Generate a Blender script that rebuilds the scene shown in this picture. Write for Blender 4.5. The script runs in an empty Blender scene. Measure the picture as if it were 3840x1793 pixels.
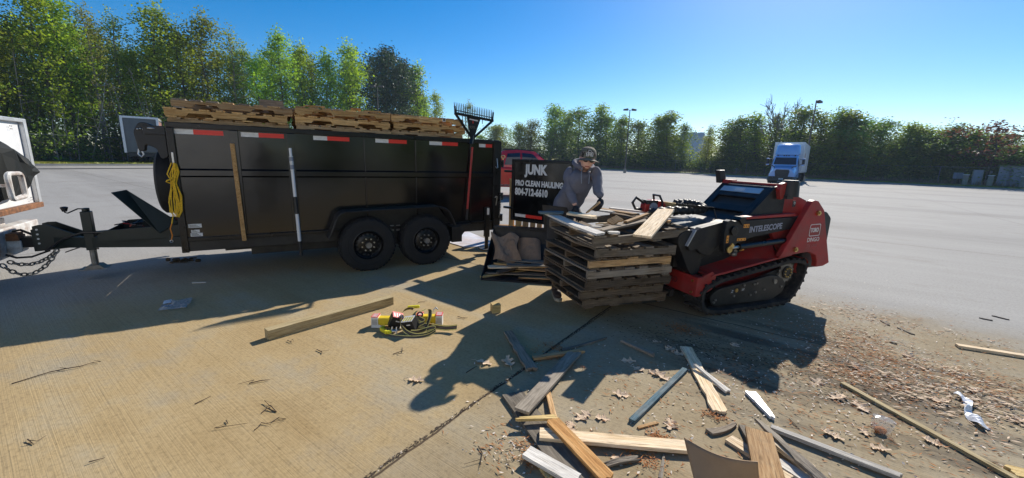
import bpy, bmesh, math, random
from mathutils import Vector, Matrix, Euler, noise
random.seed(7)
SC = bpy.context.scene
C = bpy.context.scene.collection
PI = math.pi
V = Vector
def R(d): return math.radians(d)

# ------------------------------------------------------------------ camera
# world: +Y is where the photographer faces, camera 1.6 m above the concrete
FPX, CX, CY, HCAM = 1487.0, 1920.0, 896.5, 1.6
_d = V((1694-CX, 8261-CY, FPX)).normalized()          # down, in camera axes (x right, y down, z forward)
_f = (V((0, 0, 1)) - _d*_d.z).normalized()
_r = _d.cross(_f)
ROWS = (_r, _f, -_d)
def wdir(v): return V((ROWS[0].dot(v), ROWS[1].dot(v), ROWS[2].dot(v)))
cam_d = bpy.data.cameras.new('camera'); cam = bpy.data.objects.new('camera', cam_d); C.objects.link(cam)
ax, ay, az = wdir(V((1, 0, 0))), wdir(V((0, -1, 0))), wdir(V((0, 0, -1)))
cam.matrix_world = Matrix(((ax.x, ay.x, az.x, 0), (ax.y, ay.y, az.y, 0), (ax.z, ay.z, az.z, HCAM), (0, 0, 0, 1)))
cam_d.sensor_width = 36; cam_d.lens = 36*FPX/3840; cam_d.clip_start = .05; cam_d.clip_end = 2000
SC.camera = cam
CAMP = V((0, 0, HCAM))
def gp(px, py, z=0.0):                                  # survey: a spot of the photo on a level surface
    r = wdir(V((px-CX, py-CY, FPX))); return CAMP + r*((z-HCAM)/r.z)
def at(px, py, Y):                                      # survey: a spot of the photo at a known distance
    r = wdir(V((px-CX, py-CY, FPX))); return CAMP + r*(Y/r.y)

# ------------------------------------------------------------------ light
SUN_AZ, SUN_EL = 56.8, 34.5
w = bpy.data.worlds.new("World"); SC.world = w; w.use_nodes = True
nt = w.node_tree; bg = nt.nodes['Background']
sky = nt.nodes.new('ShaderNodeTexSky'); sky.sky_type = 'NISHITA'; sky.sun_disc = False
sky.sun_elevation = R(SUN_EL); sky.sun_rotation = R(90-SUN_AZ)
sky.air_density = .8; sky.dust_density = .22; sky.ozone_density = 1.5; sky.altitude = 200
hs = nt.nodes.new('ShaderNodeHueSaturation'); hs.inputs['Saturation'].default_value = 1.52
nt.links.new(sky.outputs[0], hs.inputs['Color']); nt.links.new(hs.outputs[0], bg.inputs[0])
bg.inputs[1].default_value = .110
sl = bpy.data.lights.new('sun', 'SUN'); sl.energy = 5.0; sl.angle = R(.5); sl.color = (1, .93, .82)
so = bpy.data.objects.new('sun', sl); C.objects.link(so)
sd = V((math.cos(R(SUN_EL))*math.cos(R(SUN_AZ)), math.cos(R(SUN_EL))*math.sin(R(SUN_AZ)), math.sin(R(SUN_EL))))
so.rotation_euler = (-sd).to_track_quat('-Z', 'Y').to_euler(); so.location = sd*60
SC.view_settings.view_transform = 'Standard'; SC.view_settings.look = 'None'
SC.view_settings.exposure = .36; SC.view_settings.gamma = 1
SC.cycles.max_bounces = 6; SC.cycles.diffuse_bounces = 3; SC.cycles.glossy_bounces = 3; SC.cycles.transmission_bounces = 4
SC.cycles.transparent_max_bounces = 6; SC.cycles.use_denoising = True

# ------------------------------------------------------------------ materials
M = {}
def _mat(name):
    m = bpy.data.materials.new(name); m.use_nodes = True; M[name] = m
    t = m.node_tree; return m, t, t.nodes['Principled BSDF']
def N(t, kind, **kw):
    n = t.nodes.new('ShaderNode'+kind)
    for k, v in kw.items():
        if k in n.inputs: n.inputs[k].default_value = v
        else: setattr(n, k, v)
    return n
def ramp(t, fac, stops):
    n = t.nodes.new('ShaderNodeValToRGB'); e = n.color_ramp.elements
    while len(e) < len(stops): e.new(.5)
    for i, (p, c) in enumerate(stops): e[i].position = p; e[i].color = (*c, 1) if len(c) == 3 else c
    t.links.new(fac, n.inputs[0]); return n.outputs[0]
def mix(t, fac, a, b, mode='MIX'):
    n = t.nodes.new('ShaderNodeMix'); n.data_type = 'RGBA'; n.blend_type = mode
    for sock, val in ((n.inputs[0], fac), (n.inputs[6], a), (n.inputs[7], b)):
        if hasattr(val, 'is_linked'): t.links.new(val, sock)
        elif isinstance(val, (int, float)): sock.default_value = val
        else: sock.default_value = (*val, 1)
    return n.outputs[2]
def math_(t, op, a, b=None, c=None):
    n = t.nodes.new('ShaderNodeMath'); n.operation = op
    for i, val in enumerate((a, b, c)):
        if val is None: continue
        if hasattr(val, 'is_linked'): t.links.new(val, n.inputs[i])
        else: n.inputs[i].default_value = val
    return n.outputs[0]
def coords(t, scale=(1, 1, 1), kind='Object', off=None):
    tc = t.nodes.new('ShaderNodeTexCoord'); mp = t.nodes.new('ShaderNodeMapping'); mp.inputs['Scale'].default_value = scale
    t.links.new(tc.outputs[kind], mp.inputs[0])
    if off: t.links.new(off, mp.inputs['Location'])
    return mp.outputs[0]
def noise_(t, vec, scale=5, detail=4, rough=.55, out=0):
    n = t.nodes.new('ShaderNodeTexNoise'); n.inputs['Scale'].default_value = scale
    n.inputs['Detail'].default_value = detail; n.inputs['Roughness'].default_value = rough
    t.links.new(vec, n.inputs['Vector']); return n.outputs[out]
def bump(t, b, h, s=.3, dist=.01):
    n = t.nodes.new('ShaderNodeBump'); n.inputs['Strength'].default_value = s; n.inputs['Distance'].default_value = dist
    t.links.new(h, n.inputs['Height']); t.links.new(n.outputs[0], b.inputs['Normal'])
def paint(name, col, rough=.5, metal=0, var=.25, scale=6, dirt=None, dirt_amt=.5, coat=0, bmp=0, spec=.5):
    m, t, b = _mat(name); v = coords(t)
    f = noise_(t, v, scale, 5, .6)
    c0 = tuple(max(0, x*(1-var)) for x in col); c1 = tuple(min(1, x*(1+var)) for x in col)
    c = ramp(t, f, [(.3, c0), (.7, c1)])
    if dirt:
        f2 = noise_(t, v, scale*.6, 8, .7); k = ramp(t, f2, [(.5-.1*dirt_amt, (0, 0, 0)), (.75, (dirt_amt,)*3)])
        c = mix(t, k, c, dirt)
    t.links.new(c, b.inputs['Base Color'])
    rr = ramp(t, f, [(.2, (max(.02, rough-.08),)*3), (.8, (min(1, rough+.1),)*3)]); t.links.new(rr, b.inputs['Roughness'])
    b.inputs['Metallic'].default_value = metal; b.inputs['Coat Weight'].default_value = coat; b.inputs['Coat Roughness'].default_value = .08
    b.inputs['Specular IOR Level'].default_value = spec
    if bmp: bump(t, b, noise_(t, v, scale*6, 3), bmp, .004)
    return m
def wood(name, a, b_, c_, grey=None, grey_amt=0, stain=(.03, .025, .02), stain_amt=.35, knots=True):
    m, t, b = _mat(name)
    oi = t.nodes.new('ShaderNodeObjectInfo'); off = t.nodes.new('ShaderNodeVectorMath'); off.operation = 'SCALE'
    off.inputs[0].default_value = (37, 19, 53); t.links.new(oi.outputs['Random'], off.inputs['Scale'])
    v = coords(t, (1.6, 22, 22), off=off.outputs[0]); v2 = coords(t, (4, 4, 4), off=off.outputs[0])
    g = noise_(t, v, 3.0, 6, .62)
    c = ramp(t, g, [(.32, a), (.48, b_), (.66, c_)])
    fg = noise_(t, coords(t, (2.2, 70, 70), off=off.outputs[0]), 3.0, 4, .6); c = mix(t, 1.0, c, ramp(t, fg, [(.36, (.52, .50, .47)), (.50, (1, 1, 1))]), 'MULTIPLY')
    if grey:
        k = ramp(t, noise_(t, v2, 1.1, 5, .6), [(.5-.25*grey_amt, (0, 0, 0)), (.5+.25*(1-grey_amt)+.05, (1, 1, 1))])
        c = mix(t, math_(t, 'MULTIPLY', k, grey_amt), c, grey)
    s = ramp(t, noise_(t, v2, 2.3, 8, .72), [(.52, (0, 0, 0)), (.78, (stain_amt,)*3)]); c = mix(t, s, c, stain)
    if knots:
        vo = t.nodes.new('ShaderNodeTexVoronoi'); vo.inputs['Scale'].default_value = 1.0
        t.links.new(coords(t, (3, 9, 9), off=off.outputs[0]), vo.inputs['Vector'])
        k = ramp(t, vo.outputs['Distance'], [(.06, (.75,)*3), (.14, (0, 0, 0))]); c = mix(t, k, c, tuple(x*.35 for x in a))
    br = t.nodes.new('ShaderNodeHueSaturation'); t.links.new(c, br.inputs['Color'])
    t.links.new(math_(t, 'MULTIPLY_ADD', oi.outputs['Random'], .55, .72), br.inputs['Value'])
    t.links.new(br.outputs[0], b.inputs['Base Color']); b.inputs['Roughness'].default_value = .85
    b.inputs['Specular IOR Level'].default_value = .25
    bump(t, b, g, .5, .006); return m

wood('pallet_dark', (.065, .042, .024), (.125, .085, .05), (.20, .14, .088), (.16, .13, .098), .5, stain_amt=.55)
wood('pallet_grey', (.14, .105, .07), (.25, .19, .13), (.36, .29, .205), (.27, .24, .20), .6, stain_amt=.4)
wood('pallet_tan', (.32, .17, .065), (.50, .30, .135), (.62, .41, .21), (.36, .27, .17), .35, stain_amt=.35)
wood('pallet_new', (.46, .24, .08), (.64, .38, .145), (.74, .49, .22), None, 0, stain_amt=.25)
wood('pine_fresh', (.58, .41, .22), (.76, .58, .37), (.84, .70, .50), (.60, .50, .38), .3, stain_amt=.15)
wood('pine_yellow', (.46, .31, .11), (.60, .43, .18), (.68, .52, .25), None, 0, stain_amt=.1)
wood('timber_beam', (.40, .30, .145), (.52, .41, .22), (.58, .48, .29), None, 0, stain_amt=.12)
wood('board_grey', (.13, .105, .075), (.23, .195, .15), (.36, .31, .245), (.27, .235, .19), .6, stain_amt=.5)
wood('board_white', (.45, .41, .36), (.62, .58, .51), (.74, .70, .63), (.52, .50, .47), .5, stain_amt=.2)
wood('board_orange', (.34, .16, .05), (.48, .25, .085), (.58, .34, .14), None, 0, stain_amt=.2)
wood('board_blue', (.035, .075, .10), (.065, .13, .165), (.13, .20, .235), (.42, .36, .28), .4, stain_amt=.45)
wood('pole_wood', (.36, .19, .07), (.48, .28, .11), (.55, .35, .16), None, 0, stain_amt=.15, knots=False)

mg = paint('black_gloss', (.0022, .0022, .0024), .13, var=.3, scale=2, dirt=(.03, .029, .028), dirt_amt=.10, spec=.62)
bump(mg.node_tree, mg.node_tree.nodes['Principled BSDF'], noise_(mg.node_tree, coords(mg.node_tree), 2.2, 2), .10, .02)
paint('black_frame', (.005, .005, .0055), .30, var=.4, scale=8, dirt=(.05, .045, .04), dirt_amt=.35, spec=.4)
paint('black_dusty', (.010, .0098, .0095), .5, var=.3, scale=5, dirt=(.06, .052, .042), dirt_amt=.7, bmp=.15)
paint('black_loader', (.010, .0105, .013), .44, var=.3, scale=8, dirt=(.065, .056, .045), dirt_amt=.55, bmp=.1, spec=.32)
paint('black_plastic', (.018, .018, .019), .5, var=.3, scale=12)
paint('green_black', (.008, .016, .013), .42, var=.3, scale=5, dirt=(.04, .04, .035), dirt_amt=.4)
paint('tyre_rubber', (.009, .009, .0095), .75, var=.35, scale=14, dirt=(.035, .03, .025), dirt_amt=.35, bmp=.3)
paint('track_rubber', (.014, .0135, .013), .85, var=.4, scale=18, dirt=(.11, .088, .065), dirt_amt=.65, bmp=.5)
paint('steel', (.48, .48, .47), .32, metal=1, var=.2, scale=20)
paint('steel_dull', (.30, .29, .27), .5, metal=.8, var=.35, scale=14, dirt=(.10, .06, .035), dirt_amt=.5)
paint('brass', (.62, .46, .18), .35, metal=1, var=.2)
paint('red_loader', (.36, .022, .019), .48, var=.2, scale=7, dirt=(.17, .085, .065), dirt_amt=.6, spec=.4)
paint('red_truck', (.78, .02, .025), .18, var=.08, scale=3, coat=.6)
paint('red_tape', (.78, .035, .02), .35, var=.08, scale=9)
paint('white_tape', (.74, .73, .70), .4, var=.12, scale=18, dirt=(.4, .38, .34), dirt_amt=.4)
paint('red_handle', (.46, .028, .02), .4, var=.2, scale=9)
paint('white_paint', (.72, .73, .74), .35, var=.06, scale=4, dirt=(.42, .41, .39), dirt_amt=.35)
paint('white_truck', (.30, .50, .84), .16, var=.05, scale=2, coat=.5)  # white lorry cab; blue of sky-lit shade put into its colour
paint('rust_white', (.62, .62, .61), .5, var=.1, scale=9, dirt=(.18, .075, .025), dirt_amt=1.0)
paint('rust', (.22, .095, .04), .85, var=.5, scale=24, dirt=(.06, .03, .02), dirt_amt=.8)
paint('trailer_grey', (.10, .105, .108), .45, var=.15, scale=2, dirt=(.2, .19, .18), dirt_amt=.5)
paint('alu', (.60, .61, .62), .4, metal=.6, var=.1)
paint('sticker_white', (.70, .70, .68), .5, var=.1, scale=30)
paint('sticker_orange', (.80, .32, .03), .45, var=.1, scale=30)
paint('letter_white', (.74, .74, .72), .5, var=.08, scale=20)
paint('letter_grey', (.32, .34, .42), .45, var=.15, scale=30)
paint('letter_faint', (.36, .09, .085), .45, var=.1, scale=30)
paint('letter_dark', (.10, .02, .02), .5, var=.2, scale=30)
paint('ink', (.03, .03, .03), .6)
paint('rope_yellow', (.72, .44, .02), .8, var=.25, scale=60, bmp=.5)
paint('rope_orange', (.66, .22, .02), .8, var=.25, scale=60)
paint('strap_yellow', (.70, .56, .03), .6, var=.2, scale=30)
paint('ratchet_yellow', (.74, .66, .03), .35, var=.1, scale=20)
paint('card_yellow', (.78, .56, .02), .55, var=.1, scale=20)
paint('card_red', (.68, .05, .05), .5, var=.2, scale=30)
paint('kraft', (.34, .205, .115), .85, var=.22, scale=5, bmp=.4)
paint('cardboard', (.36, .235, .135), .8, var=.12, scale=9, dirt=(.22, .14, .08), dirt_amt=.4)
paint('tarp_black', (.006, .008, .0075), .62, var=.4, scale=6, bmp=.3, spec=.25)
paint('glass_dark', (.012, .016, .022), .04, var=.2)
paint('glass_blue', (.02, .03, .05), .05, var=.2)
paint('pole_grey', (.09, .075, .06), .55, var=.2)
paint('fence_steel', (.20, .205, .20), .5, var=.2, metal=.4)
paint('fence_dark', (.05, .05, .048), .6, var=.2)
paint('shed_grey', (.25, .27, .32), .6, var=.12, scale=2, dirt=(.2, .19, .18), dirt_amt=.4)
paint('stone_tan', (.34, .29, .23), .85, var=.2, scale=3)
paint('kerb', (.30, .285, .26), .85, var=.2, scale=1.5)
paint('bark', (.085, .068, .052), .9, var=.4, scale=6)
paint('bark_pale', (.24, .215, .18), .9, var=.3, scale=6)
paint('twig_brown', (.075, .05, .032), .9, var=.4, scale=20)
paint('skin', (.72, .42, .32), .5, var=.08, scale=25)
paint('beard', (.20, .10, .06), .8, var=.25, scale=90)
paint('lips', (.36, .13, .10), .5, var=.1)
paint('hoodie', (.145, .145, .175), .9, var=.14, scale=14, bmp=.25)
paint('pants', (.045, .04, .036), .9, var=.3, scale=12)
paint('boot', (.045, .028, .02), .7, var=.3, scale=16)
paint('boot_sole', (.40, .34, .24), .8, var=.2)
paint('glove', (.014, .014, .016), .7, var=.3, scale=20)
paint('camo', (.15, .13, .095), .85, var=.75, scale=26)
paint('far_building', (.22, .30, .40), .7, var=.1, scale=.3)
paint('warehouse', (.60, .60, .60), .8, var=.08, scale=.3)
paint('plastic_white', (.74, .76, .80), .3, var=.15, scale=30)
paint('dirt_clump', (.07, .055, .038), 1, var=.5, scale=20)
paint('tailgate_print', (.30, .16, .14), .5, var=.95, scale=9)
# camouflage: blotches
def camo():
    m, t, b = _mat('camo_cloth'); v = coords(t)
    c = ramp(t, noise_(t, v, 28, 3), [(.40, (.035, .028, .02)), (.47, (.14, .105, .07)), (.53, (.25, .22, .17)), (.6, (.10, .11, .06))])
    t.links.new(c, b.inputs['Base Color']); b.inputs['Roughness'].default_value = .9
camo()
def mesh_fence():
    m, t, b = _mat('chain_link'); v = coords(t, kind='Object')
    b.inputs['Base Color'].default_value = (.12, .12, .12, 1); b.inputs['Alpha'].default_value = .10; b.inputs['Roughness'].default_value = .7
mesh_fence()
def clear_film():
    m, t, b = _mat('clear_film'); b.inputs['Base Color'].default_value = (.6, .63, .68, 1); b.inputs['Alpha'].default_value = .22
    b.inputs['Roughness'].default_value = .12
clear_film()
def strap():
    m, t, b = _mat('strap'); uv = t.nodes.new('ShaderNodeUVMap'); s = t.nodes.new('ShaderNodeSeparateXYZ'); t.links.new(uv.outputs[0], s.inputs[0])
    f = math_(t, 'ABSOLUTE', math_(t, 'SUBTRACT', s.outputs[1], .5))
    c = ramp(t, f, [(.0, (.16, .11, .07)), (.07, (.16, .11, .07)), (.08, (.025, .022, .03)), (.26, (.025, .022, .03)), (.29, (.70, .58, .16)), (.5, (.72, .62, .22))])
    t.links.new(c, b.inputs['Base Color']); b.inputs['Roughness'].default_value = .6
strap()
def leafmat(name, a, b_, c_, trans=.58):
    m, t, b = _mat(name); oi = t.nodes.new('ShaderNodeObjectInfo')
    g = t.nodes.new('ShaderNodeNewGeometry')
    v = coords(t, kind='Object')
    n1 = noise_(t, v, .55, 3); n2 = noise_(t, v, 9, 2)
    c = ramp(t, math_(t, 'ADD', math_(t, 'MULTIPLY', n1, .6), math_(t, 'MULTIPLY', n2, .4)), [(.36, a), (.5, b_), (.64, c_)])
    h = t.nodes.new('ShaderNodeHueSaturation'); t.links.new(c, h.inputs['Color'])
    t.links.new(math_(t, 'MULTIPLY_ADD', oi.outputs['Random'], .05, .475), h.inputs['Hue'])
    t.links.new(math_(t, 'MULTIPLY_ADD', oi.outputs['Random'], .8, .75), h.inputs['Value'])
    t.links.new(h.outputs[0], b.inputs['Base Color']); b.inputs['Roughness'].default_value = .55; b.inputs['Specular IOR Level'].default_value = .3
    tr = t.nodes.new('ShaderNodeBsdfTranslucent'); t.links.new(mix(t, .5, h.outputs[0], (.9, 1, .3), 'MULTIPLY'), tr.inputs[0])
    ms = t.nodes.new('ShaderNodeMixShader'); ms.inputs[0].default_value = trans
    t.links.new(b.outputs[0], ms.inputs[1]); t.links.new(tr.outputs[0], ms.inputs[2])
    t.links.new(ms.outputs[0], t.nodes['Material Output'].inputs[0]); return m
leafmat('leaf_bright', (.15, .22, .02), (.28, .40, .035), (.42, .54, .06))
leafmat('leaf_mid', (.12, .17, .018), (.22, .29, .03), (.33, .40, .05))
leafmat('leaf_olive', (.14, .165, .032), (.235, .26, .055), (.34, .36, .09))
leafmat('leaf_dark', (.075, .115, .03), (.13, .19, .042), (.21, .28, .06), .62)
leafmat('leaf_pine', (.022, .042, .020), (.040, .070, .030), (.070, .105, .042), .2)
leafmat('leaf_red', (.14, .06, .04), (.20, .10, .06), (.28, .15, .08), .4)
leafmat('grass', (.12, .14, .02), (.20, .22, .035), (.30, .29, .06), .35)
leafmat('dry_grass', (.20, .15, .09), (.28, .22, .14), (.36, .29, .19), .3)
paint('soil', (.10, .085, .055), 1, var=.4, scale=.7)
paint('leaf_tan', (.62, .46, .31), .8, var=.3, scale=30)
paint('chip_white', (.74, .64, .53), .8, var=.2, scale=30)
paint('rust_litter', (.40, .15, .04), .9, var=.4, scale=30)
paint('dark_litter', (.055, .035, .022), .9, var=.4, scale=30)
# ------------------------------------------------------------------ builders
class MB:
    def __init__(s): s.v = []; s.f = []; s.mi = []; s.uv = {}
    def add(s, vs, fs, mi=0):
        o = len(s.v); s.v += [V(p) for p in vs]
        for f in fs: s.f.append([i+o for i in f]); s.mi.append(mi)
        return o
    def box(s, c, d, rot=None, mi=0):
        x, y, z = (k/2 for k in d); p = [V(q) for q in ((-x,-y,-z),(x,-y,-z),(x,y,-z),(-x,y,-z),(-x,-y,z),(x,-y,z),(x,y,z),(-x,y,z))]
        if rot is not None:
            m = rot if isinstance(rot, Matrix) else Euler(rot).to_matrix()
            p = [m @ q for q in p]
        c = V(c); s.add([q+c for q in p], [(0,3,2,1),(4,5,6,7),(0,1,5,4),(1,2,6,5),(2,3,7,6),(3,0,4,7)], mi)
    def bx(s, x0, x1, y0, y1, z0, z1, mi=0):
        s.box(((x0+x1)/2, (y0+y1)/2, (z0+z1)/2), (abs(x1-x0), abs(y1-y0), abs(z1-z0)), None, mi)
    def bar(s, a, b, wd, h, up=(0, 0, 1), mi=0):
        a, b = V(a), V(b); x = (b-a); L = x.length; x.normalize(); u = V(up); y = u.cross(x)
        if y.length < 1e-4: y = V((0, 1, 0)).cross(x)
        y.normalize(); z = x.cross(y); m = Matrix((x, y, z)).transposed()
        s.box((a+b)/2, (L, wd, h), m, mi)
    def prism(s, outline, y0, y1, mi=0, axes=None):
        # outline in (x, z), thickness along y
        if sum(a[0]*b[1]-b[0]*a[1] for a, b in zip(outline, outline[1:]+outline[:1])) < 0: outline = outline[::-1]
        n = len(outline); vs = [(x, y0, z) for x, z in outline]+[(x, y1, z) for x, z in outline]
        if y1 < y0: vs = [(x, y1, z) for x, z in outline]+[(x, y0, z) for x, z in outline]
        fs = [tuple(range(n)), tuple(range(2*n-1, n-1, -1))]+[(i, i+n, (i+1) % n+n, (i+1) % n) for i in range(n)]
        s.add(vs, fs, mi)
    def frames(s, pts, closed=False):
        pts = [V(p) for p in pts]; n = len(pts); out = []; prev = None
        for i in range(n):
            if closed: t = pts[(i+1) % n]-pts[i-1]
            else: t = pts[min(i+1, n-1)]-pts[max(i-1, 0)]
            t.normalize()
            if prev is None:
                a = V((0, 0, 1)) if abs(t.z) < .9 else V((1, 0, 0))
                x = a.cross(t).normalized()
            else:
                x = prev-t*prev.dot(t)
                if x.length < 1e-5: x = V((0, 0, 1)).cross(t)
                x.normalize()
            prev = x; out.append((pts[i], x, t.cross(x)))
        return out
    def tube(s, pts, r, n=8, closed=False, mi=0, cap=True):
        fr = s.frames(pts, closed); m = len(fr); rr = r if isinstance(r, (list, tuple)) else [r]*m
        vs = [p+(x*math.cos(2*PI*k/n)+y*math.sin(2*PI*k/n))*rr[i] for i, (p, x, y) in enumerate(fr) for k in range(n)]
        fs = []
        for i in range(m if closed else m-1):
            j = (i+1) % m
            for k in range(n): fs.append((i*n+k, i*n+(k+1) % n, j*n+(k+1) % n, j*n+k))
        if not closed and cap: fs += [tuple(range(n-1, -1, -1)), tuple((m-1)*n+k for k in range(n))]
        s.add(vs, fs, mi)
    def cyl(s, a, b, r, n=16, mi=0, r2=None): s.tube([a, b], [r, r if r2 is None else r2], n, mi=mi)
    def ring(s, c, axis, prof, n=24, mi=0, closed=True):
        # prof: (radius, offset along axis)
        a = V(axis).normalized(); x = a.orthogonal().normalized(); y = a.cross(x); c = V(c); k = len(prof)
        vs = [c+(x*math.cos(2*PI*i/n)+y*math.sin(2*PI*i/n))*r+a*o for i in range(n) for r, o in prof]
        fs = [(i*k+j, i*k+(j+1) % k, ((i+1) % n)*k+(j+1) % k, ((i+1) % n)*k+j) for i in range(n) for j in range(k if closed else k-1)]
        s.add(vs, fs, mi)
    def ribbon(s, pts, wd, up=None, th=.003, mi=0):
        # flat strap, uv across
        fr = s.frames(pts); n = len(fr); o = len(s.v)
        for i, (p, x, y) in enumerate(fr):
            q = V(up[i]) if up else x
            s.v += [p+q*wd/2, p-q*wd/2]
        for i in range(n-1):
            s.f.append([o+2*i, o+2*i+1, o+2*i+3, o+2*i+2]); s.mi.append(mi); s.uv[len(s.f)-1] = [(i*.1, 0), (i*.1, 1), (i*.1+.1, 1), (i*.1+.1, 0)]
    def ball(s, c, r, mi=0, seg=10, rings=6):
        r = V(r) if hasattr(r, '__len__') else V((r, r, r)); c = V(c)
        vs = [c+V((0, 0, -r.z))]+[c+V((r.x*math.sin(PI*j/rings)*math.cos(2*PI*i/seg), r.y*math.sin(PI*j/rings)*math.sin(2*PI*i/seg), -r.z*math.cos(PI*j/rings))) for j in range(1, rings) for i in range(seg)]+[c+V((0, 0, r.z))]
        fs = [(0, 1+(i+1) % seg, 1+i) for i in range(seg)]
        for j in range(rings-2): fs += [(1+j*seg+i, 1+j*seg+(i+1) % seg, 1+(j+1)*seg+(i+1) % seg, 1+(j+1)*seg+i) for i in range(seg)]
        L = len(vs)-1; b = 1+(rings-2)*seg; fs += [(b+i, b+(i+1) % seg, L) for i in range(seg)]
        s.add(vs, fs, mi)
    def build(s, name, mats, parent=None, smooth=False, bevel=0, xf=None, loc=None):
        me = bpy.data.meshes.new(name); vs = [xf @ p for p in s.v] if xf else s.v
        if loc: vs = [p-V(loc) for p in vs]
        me.from_pydata([tuple(p) for p in vs], [], s.f)
        for m in (mats if isinstance(mats, (list, tuple)) else [mats]): me.materials.append(M[m])
        if any(s.mi): me.polygons.foreach_set('material_index', s.mi)
        if s.uv:
            l = me.uv_layers.new(name='UVMap')
            for pi, uvs in s.uv.items():
                for li, q in zip(me.polygons[pi].loop_indices, uvs): l.data[li].uv = q
        if smooth: me.polygons.foreach_set('use_smooth', [True]*len(me.polygons))
        me.update()
        bm = bmesh.new(); bm.from_mesh(me)
        if not s.uv: bmesh.ops.recalc_face_normals(bm, faces=bm.faces)
        bm.to_mesh(me); bm.free()
        if smooth: me.set_sharp_from_angle(angle=R(40))
        o = bpy.data.objects.new(name, me); C.objects.link(o)
        if parent: o.parent = parent
        if loc: o.location = loc
        if bevel:
            b = o.modifiers.new('edge', 'BEVEL'); b.width = bevel; b.segments = 2; b.limit_method = 'ANGLE'; b.angle_limit = R(35)
        return o
def tag(o, label=None, cat=None, group=None, kind=None):
    if label: o['label'] = label
    if cat: o['category'] = cat
    if group: o['group'] = group
    if kind: o['kind'] = kind
    return o
def thing(name, label, cat, loc=(0, 0, 0), rz=0, group=None):
    o = bpy.data.objects.new(name, None); C.objects.link(o); o.location = loc; o.rotation_euler = (0, 0, rz); o.empty_display_size = .1
    return tag(o, label, cat, group)
def copy_tree(o, parent=None):
    c = o.copy(); C.objects.link(c); c.parent = parent
    for ch in o.children: copy_tree(ch, c)
    return c
FONT_SETUP = {}
def lettering(name, body, mat, parent, origin, xd, yd, size, xs=1, bold=0, ext=.0008, align='LEFT'):
    cu = bpy.data.curves.new(name, 'FONT'); cu.body = body; cu.size = size; cu.extrude = ext; cu.offset = bold; cu.align_x = align; cu.resolution_u = 3
    tmp = bpy.data.objects.new(name, cu); C.objects.link(tmp)
    bpy.context.view_layer.update()
    me = bpy.data.meshes.new_from_object(tmp.evaluated_get(bpy.context.evaluated_depsgraph_get())); me.name = name
    bpy.data.objects.remove(tmp); me.materials.clear(); me.materials.append(M[mat])
    x, y = V(xd).normalized(), V(yd).normalized(); z = x.cross(y)
    me.transform(Matrix(((x.x*xs, y.x, z.x, origin[0]), (x.y*xs, y.y, z.y, origin[1]), (x.z*xs, y.z, z.z, origin[2]), (0, 0, 0, 1))))
    o = bpy.data.objects.new(name, me); C.objects.link(o); o.parent = parent; return o
def frame_xf(o, u):                                    # local x along u, y to its left, z up
    u = V((u[0], u[1], 0)).normalized(); n = V((-u.y, u.x, 0))
    return Matrix(((u.x, n.x, 0, o[0]), (u.y, n.y, 0, o[1]), (0, 0, 1, o[2]), (0, 0, 0, 1)))

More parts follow.
